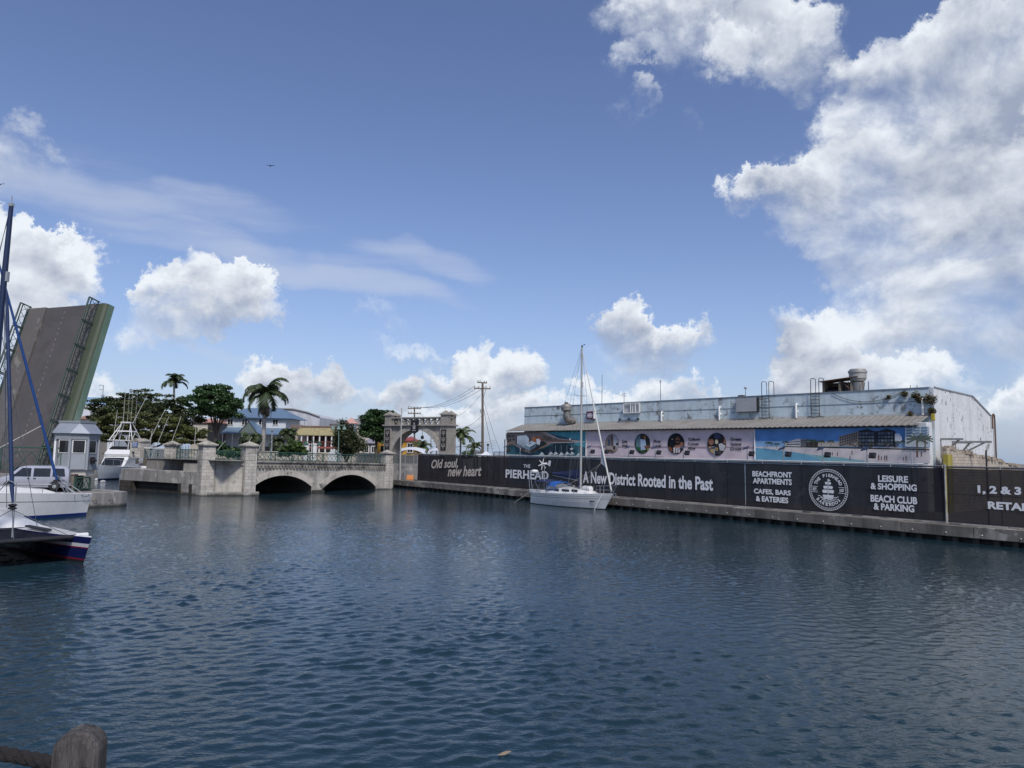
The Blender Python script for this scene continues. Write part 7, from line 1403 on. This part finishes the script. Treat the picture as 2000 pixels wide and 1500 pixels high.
for y, fl in ((0.2, 1), (AD-.2, -1)):
    for (xa, za), (xb, zb_) in zip(pts[:-1], pts[1:]): mb.poly([aw(xa, y, za), aw(xb, y, zb_), aw(xb, y, zc), aw(xa, y, zc)][::fl])
mb.build('spandrel_walls', m_arch, arch)
mb = MB(); mb.grid([[aw(x, .1, z) for x, z in [(pts[0][0], 1)]+pts+[(pts[-1][0], 1)]], [aw(x, AD-.1, z) for x, z in [(pts[0][0], 1)]+pts+[(pts[-1][0], 1)]]]); mb.build('soffit', m_arch, arch, smooth=60)
mb = MB()
for i in range(23):
    t0, t1 = math.pi*(i+.02)/23, math.pi*(i+.98)/23; f = lambda t, k: (cxr-math.cos(t)*(hw2+k*.75), 2.6+math.sin(t)*(4.9+k*.65)); p = [f(t0, 0), f(t1, 0), f(t1, 1), f(t0, 1)]; mb.prism([aw(x, .21, z) for x, z in p], -RD*(.16+random.uniform(0, .03)))
mb.build('arch_ring', mat('arch_ring_stone', (.40, .37, .32), (.30, .28, .24), 1.2, .9, bump=.3, streak=.3), arch)
for x in (0, AWd-LWs):
    mb = MB(); mb.frame(aw(x, 0, .5), WD*LWs, RD*AD, zz*(zc-.5)); mb.frame(aw(x-.12, -.12, 5.05-.9), WD*(LWs+.24), RD*(AD+.24), zz*.2); mb.frame(aw(x-.1, -.1, .5), WD*(LWs+.2), RD*(AD+.2), zz*1.6); mb.build('pier', m_arch, arch, bevel=.03)
    for y in (-.05, AD-.75):
        mb = MB(); mb.frame(aw(x+.1, y, zc+.2), WD*(LWs-.2), RD*.8, zz*1.25); mb.frame(aw(x-.02, y-.15, zc+1.45), WD*(LWs+.04), RD*1.1, zz*.14); c = aw(x+LWs/2, y+.4, zc+2.1); q4 = [aw(x, y-.1, zc+1.592), aw(x+LWs, y-.1, zc+1.592), aw(x+LWs, y+.9, zc+1.592), aw(x, y+.9, zc+1.592)]; mb.add(q4+[c], [(0, 1, 4), (1, 2, 4), (2, 3, 4), (3, 0, 4)]); mb.build('turret_cap', m_arch, arch)
mb = MB(); mb.frame(aw(-.2, -.2, zc), WD*(AWd+.4), RD*(AD+.4), zz*.2); mb.frame(aw(.1, .0, zp-.06), WD*(AWd-.2), RD*AD, zz*.16); mb.build('cornice', m_arch, arch)
nb = 8
for y in (.15, AD-.3):
    mb = MB()
    for i in range(nb+1): x = LWs+.02+(AWd-2*LWs-.3)*i/nb; mb.frame(aw(x, y, zc+.2), WD*.24, RD*.18, zz*(zp-zc-.262))
    for i in range(nb):
        xa = LWs+.25+(AWd-2*LWs-.3)*i/nb; xb = LWs+.03+(AWd-2*LWs-.3)*(i+1)/nb; mb.tube(aw(xa, y+.09, zc+.2), aw(xb, y+.09, zp-.06), .07, n=4); mb.tube(aw(xb, y+.09, zc+.2), aw(xa, y+.09, zp-.06), .07, n=4)
    mb.build('pierced_parapet', m_arch, arch)
def emblem(mb, x, z, s):
    mb.col = lin(150, 146, 140); y = -.085
    for dx in (-.18, 0, .18): mb.frame(aw(x+dx*s-.03*s, y, z+.05*s), WD*.07*s, RD*.01, zz*.3*s)
    mb.frame(aw(x-.22*s, y, z), WD*.44*s, RD*.01, zz*.07*s); mb.frame(aw(x-.03*s, y, z-.25*s), WD*.07*s, RD*.01, zz*.25*s)
for x in (LWs/2, AWd-LWs/2):
    mb = MB(); mb.col = lin(44, 42, 42); mb.frame(aw(x-.42, -.07, 4.75), WD*.84, RD*.06, zz*2.75)
    for k in range(3): emblem(mb, x, 5.2+k*.85, 1.2)
    mb.build('emblem_plaque', m_print, arch, col=True)
    mb = MB(); mb.col = lin(52, 50, 50); mb.frame(aw(x-.42, -.12-.07, 2.3), WD*.84, RD*.06, zz*1.7); mb.col = lin(140, 136, 130)
    mb.add([aw(x+.22*math.cos(t), -.195, 3.45+.25*math.sin(t)) for t in [k*.5236 for k in range(12)]], [list(range(12))]); mb.frame(aw(x-.2, -.197, 2.6), WD*.4, RD*.01, zz*.4); mb.build('lower_plaque', m_print, arch, col=True)
mb = MB(); mb.col = lin(34, 34, 36); mb.prism([aw(cxr-.6, .0, zc+.75), aw(cxr-.6, .0, 7.25), aw(cxr, .0, 6.9), aw(cxr+.6, .0, 7.25), aw(cxr+.6, .0, zc+.75)], -RD*.22); mb.col = lin(150, 148, 146); y = -.235
mb.frame(aw(cxr-.3, y, 7.3), WD*.6, RD*.012, zz*.12); mb.frame(aw(cxr-.22, y, 7.55), WD*.44, RD*.012, zz*.4); mb.frame(aw(cxr-.35, y, 8.0), WD*.7, RD*.012, zz*.08); mb.frame(aw(cxr-.12, y, 8.15), WD*.24, RD*.012, zz*.3); mb.build('crest_shield', m_print, arch, col=True)
mb = MB(); p = aw(cxr+.9, .5, 6.7); mb.tube(p, p+zz*.6, .03); mb.lathe(p-zz*.5, [(.1, 0), (.22, .1), (.22, .35), (.1, .5)], 8); mb.build('hanging_lamp', m_black, arch)

# ================================================================== POLES, LAMPS, WIRES
m_pole = mat('timber_pole', (.17, .13, .10), (.10, .08, .06), 1.5, .9, streak=.4, scol=(.05, .04, .03), sscale=4)
def upole(px, pyt, pyb, Y, label, arms, r=.17):
    a, t = at(px, pyb, Y), at(px-1, pyt, Y); o = thing('utility_pole', label, 'utility pole', (a.x, Y, GZ), 0, 'utility poles beyond the hoarding'); mb = MB(); mb.tube((a.x, Y, GZ), (t.x, Y, t.z), r*1.15, r*.75, 8); mb.build('pole', m_pole, o, smooth=60)
    for dz_, w, rz in arms:
        mb = MB(Mloc((t.x, Y, t.z-dz_), rz)); mb.box((0, .12, 0), (w, .14, .16)); 
        for s in (-.92, -.45, .45, .92): mb.tube((s*w/2, .12, .16), (s*w/2, .12, .38), .05)
        mb.build('crossarm', m_pole, o)
    mb = MB(); mb.box((t.x-.15, Y-.2, GZ+(t.z-GZ)*.68), (.25, .25, .5)); mb.build('fuse_box', m_alu, o); return t
t1 = upole(943.5, 747, 890, 106, 'tall timber utility pole with two crossarms standing against the clouds', ((.1, 1.5, .5), (.95, 2.4, .1)), .19)
t2 = upole(810.5, 796, 890, 128, 'shorter utility pole with double crossarms behind the top of the arch', ((.25, 2.3, .1), (1.1, 2.2, .1)), .16)
mb = MB(); 
for dx, dz_ in ((-1.1, -.8), (-.4, -.8), (.5, -.82)): rope(mb, t1+V((dx, .1, dz_+.3)), t2+V((dx, .1, .15)), 1.2, .022, 14)
rope(mb, t1+V((-.1, 0, -1.6)), aw(AWd, 1, 9.0), .5, .018); rope(mb, t2+V((1.0, 0, -.9)), V((t2.x+9, t2.y, 4.0)), .3, .018); rope(mb, t2+V((.6, 0, -1.5)), V((t2.x+8, t2.y-4, 4.0)), .4, .018); rope(mb, t1+V((0, 0, -4.8)), aw(AWd+.5, 1, 7.4), .4, .02); rope(mb, t1+V((-.2, 0, -6.2)), V((t1.x-12, t1.y+14, 5.2)), .5, .016)
for k in range(4): rope(mb, V((t2.x+2, 134, 6.5-k*.5)), V((t2.x+14, 136, 5.4+k*.5)), .4, .018)
tag(mb.build('overhead_wires', m_wire), 'thin black overhead wires sagging between the two utility poles and the arch', 'wires')
mb = MB(); rope(mb, t1+V((.2, 0, -2.6)), V((t1.x+4.2, 104, 1.5)), .6, .02, 12); rope(mb, t1+V((.2, 0, -3.6)), V((t1.x+2.6, 104, 1.5)), .4, .03, 12); rope(mb, t1+V((.5, 0, -.9)), t1+V((.15, 0, -2.2)), .15, .03); tag(mb.build('guy_cables', m_wire), 'loose cables and guy wires dropping right of the tall utility pole', 'cables')
def lamp(px, pyt, pyb, Y, label, head, r=.06, material=None, zb=None):
    t = at(px, pyt, Y); o = thing('street_lamp', label, 'street lamp', (at(px, pyb, Y).x, Y, zb or GZ)); mb = MB(); mb.tube((at(px, pyb, Y).x, Y, zb or GZ), t, r*1.2, r*.8, 8); mb.build('pole', material or m_green, o, smooth=60); mb = MB(); head(mb, t); mb.build('lamp_head', material or m_green, o)
def hd3(mb, t):
    mb.tube(t-zz*.6-V((.85, 0, 0)), t-zz*.6+V((.85, 0, 0)), .05)
    for dx in (-.8, 0, .8): mb.lathe(t+V((dx, 0, -1.2)), [(.05, 0), (.32, .02), (.2, .3), (.06, .5)], 10)
def hd1(mb, t): mb.lathe(t, [(.05, -.25), (.1, -.1), (.34, 0), (.34, .1), (.1, .14)], 12)
def hd2(mb, t):
    mb.tube(t-zz*.3-V((1.1, 0, 0)), t-zz*.3+V((1.1, 0, 0)), .04)
    for dx in (-.95, .95): mb.lathe(t+V((dx, 0, -.9)), [(.05, 0), (.4, .1), (.35, .2), (.1, .55)], 10)
m_lampgreen = mat('pale_green_lamp', (.16, .24, .2), (.12, .19, .16), 2, .5)
lamp(662, 822, 892, 103, 'tall pale green lamp post with three lantern heads above the railing', hd3, .07, m_lampgreen); lamp(531.5, 841, 892, 107, 'grey street lamp with a round flat head in front of the blue-roofed house', hd1, .075, m_alu); lamp(611, 858, 892, 105, 'dark lamp post with twin drooping arms between the planters', hd2, .06); lamp(842, 847, 888, 140, 'tall grey lamp column with a flat head seen through the arch', hd1, .12, m_alu); lamp(853, 856, 888, 150, 'dark pole lamp right of the lamp column in the arch', hd1, .14, m_pole)
def plainpole(px, pyt, pyb, Y, label, r, m, zb=GZ): t = at(px, pyt, Y); b_ = at(px-2 if zb == QZ else px, pyb, Y); mb = MB(); mb.tube((b_.x, Y, zb), t, r, r*.8, 8); tag(mb.build('flag_pole', m, smooth=60), label, 'pole')
t = at(784.5, 797, 93.5); b_ = at(781, 938, 93.5); mb = MB(); mb.tube((b_.x, 93.5, QZ), (t.x, 93.5, t.z), .10, .07, 8); mb.tube((t.x, 93.5, t.z), (t.x, 93.5, t.z+.0), .07); tag(mb.build('light_pole', mat('pale_light_pole', (.42, .41, .37), None, 2, .5), smooth=60), 'slim pale pole rising in front of the left pier of the arch', 'pole')
for px, pyt, Y, lb, r in ((986, 858, 101, 'short dark post at the left edge of the aerial banner', .07), (953, 869, 99, 'black solar lamp post behind the hoarding right of the utility pole', .06), (911, 868, 118, 'thin grey pole right of the coconut palm', .06)):
    t = at(px, pyt, Y); mb = MB(); mb.tube((t.x, Y, GZ), t, r, r, 6); mb.box(t-zz*.1, (.3, .3, .25)) if 'lamp' in lb else None; tag(mb.build('thin_post', m_wire if 'grey' not in lb else m_alu, smooth=60), lb, 'post')
mb = MB(); a, c = at(965, 883, 99), at(985, 883, 99)
for p in (a, c, a.lerp(c, .5)): mb.tube((p.x, 99, GZ), p, .05)
mb.tube(a, c, .05); mb.tube(a-zz*.25, c-zz*.25, .03); tag(mb.build('pipe_frame', m_wire), 'dark pipe frame behind the hoarding left of the aerial banner', 'frame')
# distant shrubs and low roofs behind the hoarding so the skyline is not bare
b = at(912, 905, 125); tree('low shrub behind the hoarding between the two small palms', (b.x, b.y, GZ), [crown_px(912, 888, 125, 14, 6, 14)], L_mid, .08, 3, .3, 40, .6, .6, name='bush', zmin=-.9, shell=.1)
r, M, w, d, h = block('white low-roofed building beyond the small young palm', 905, 942, 150, 882, 6, 'white_lodge', 'building', m_pw, m_greyroof, 877)
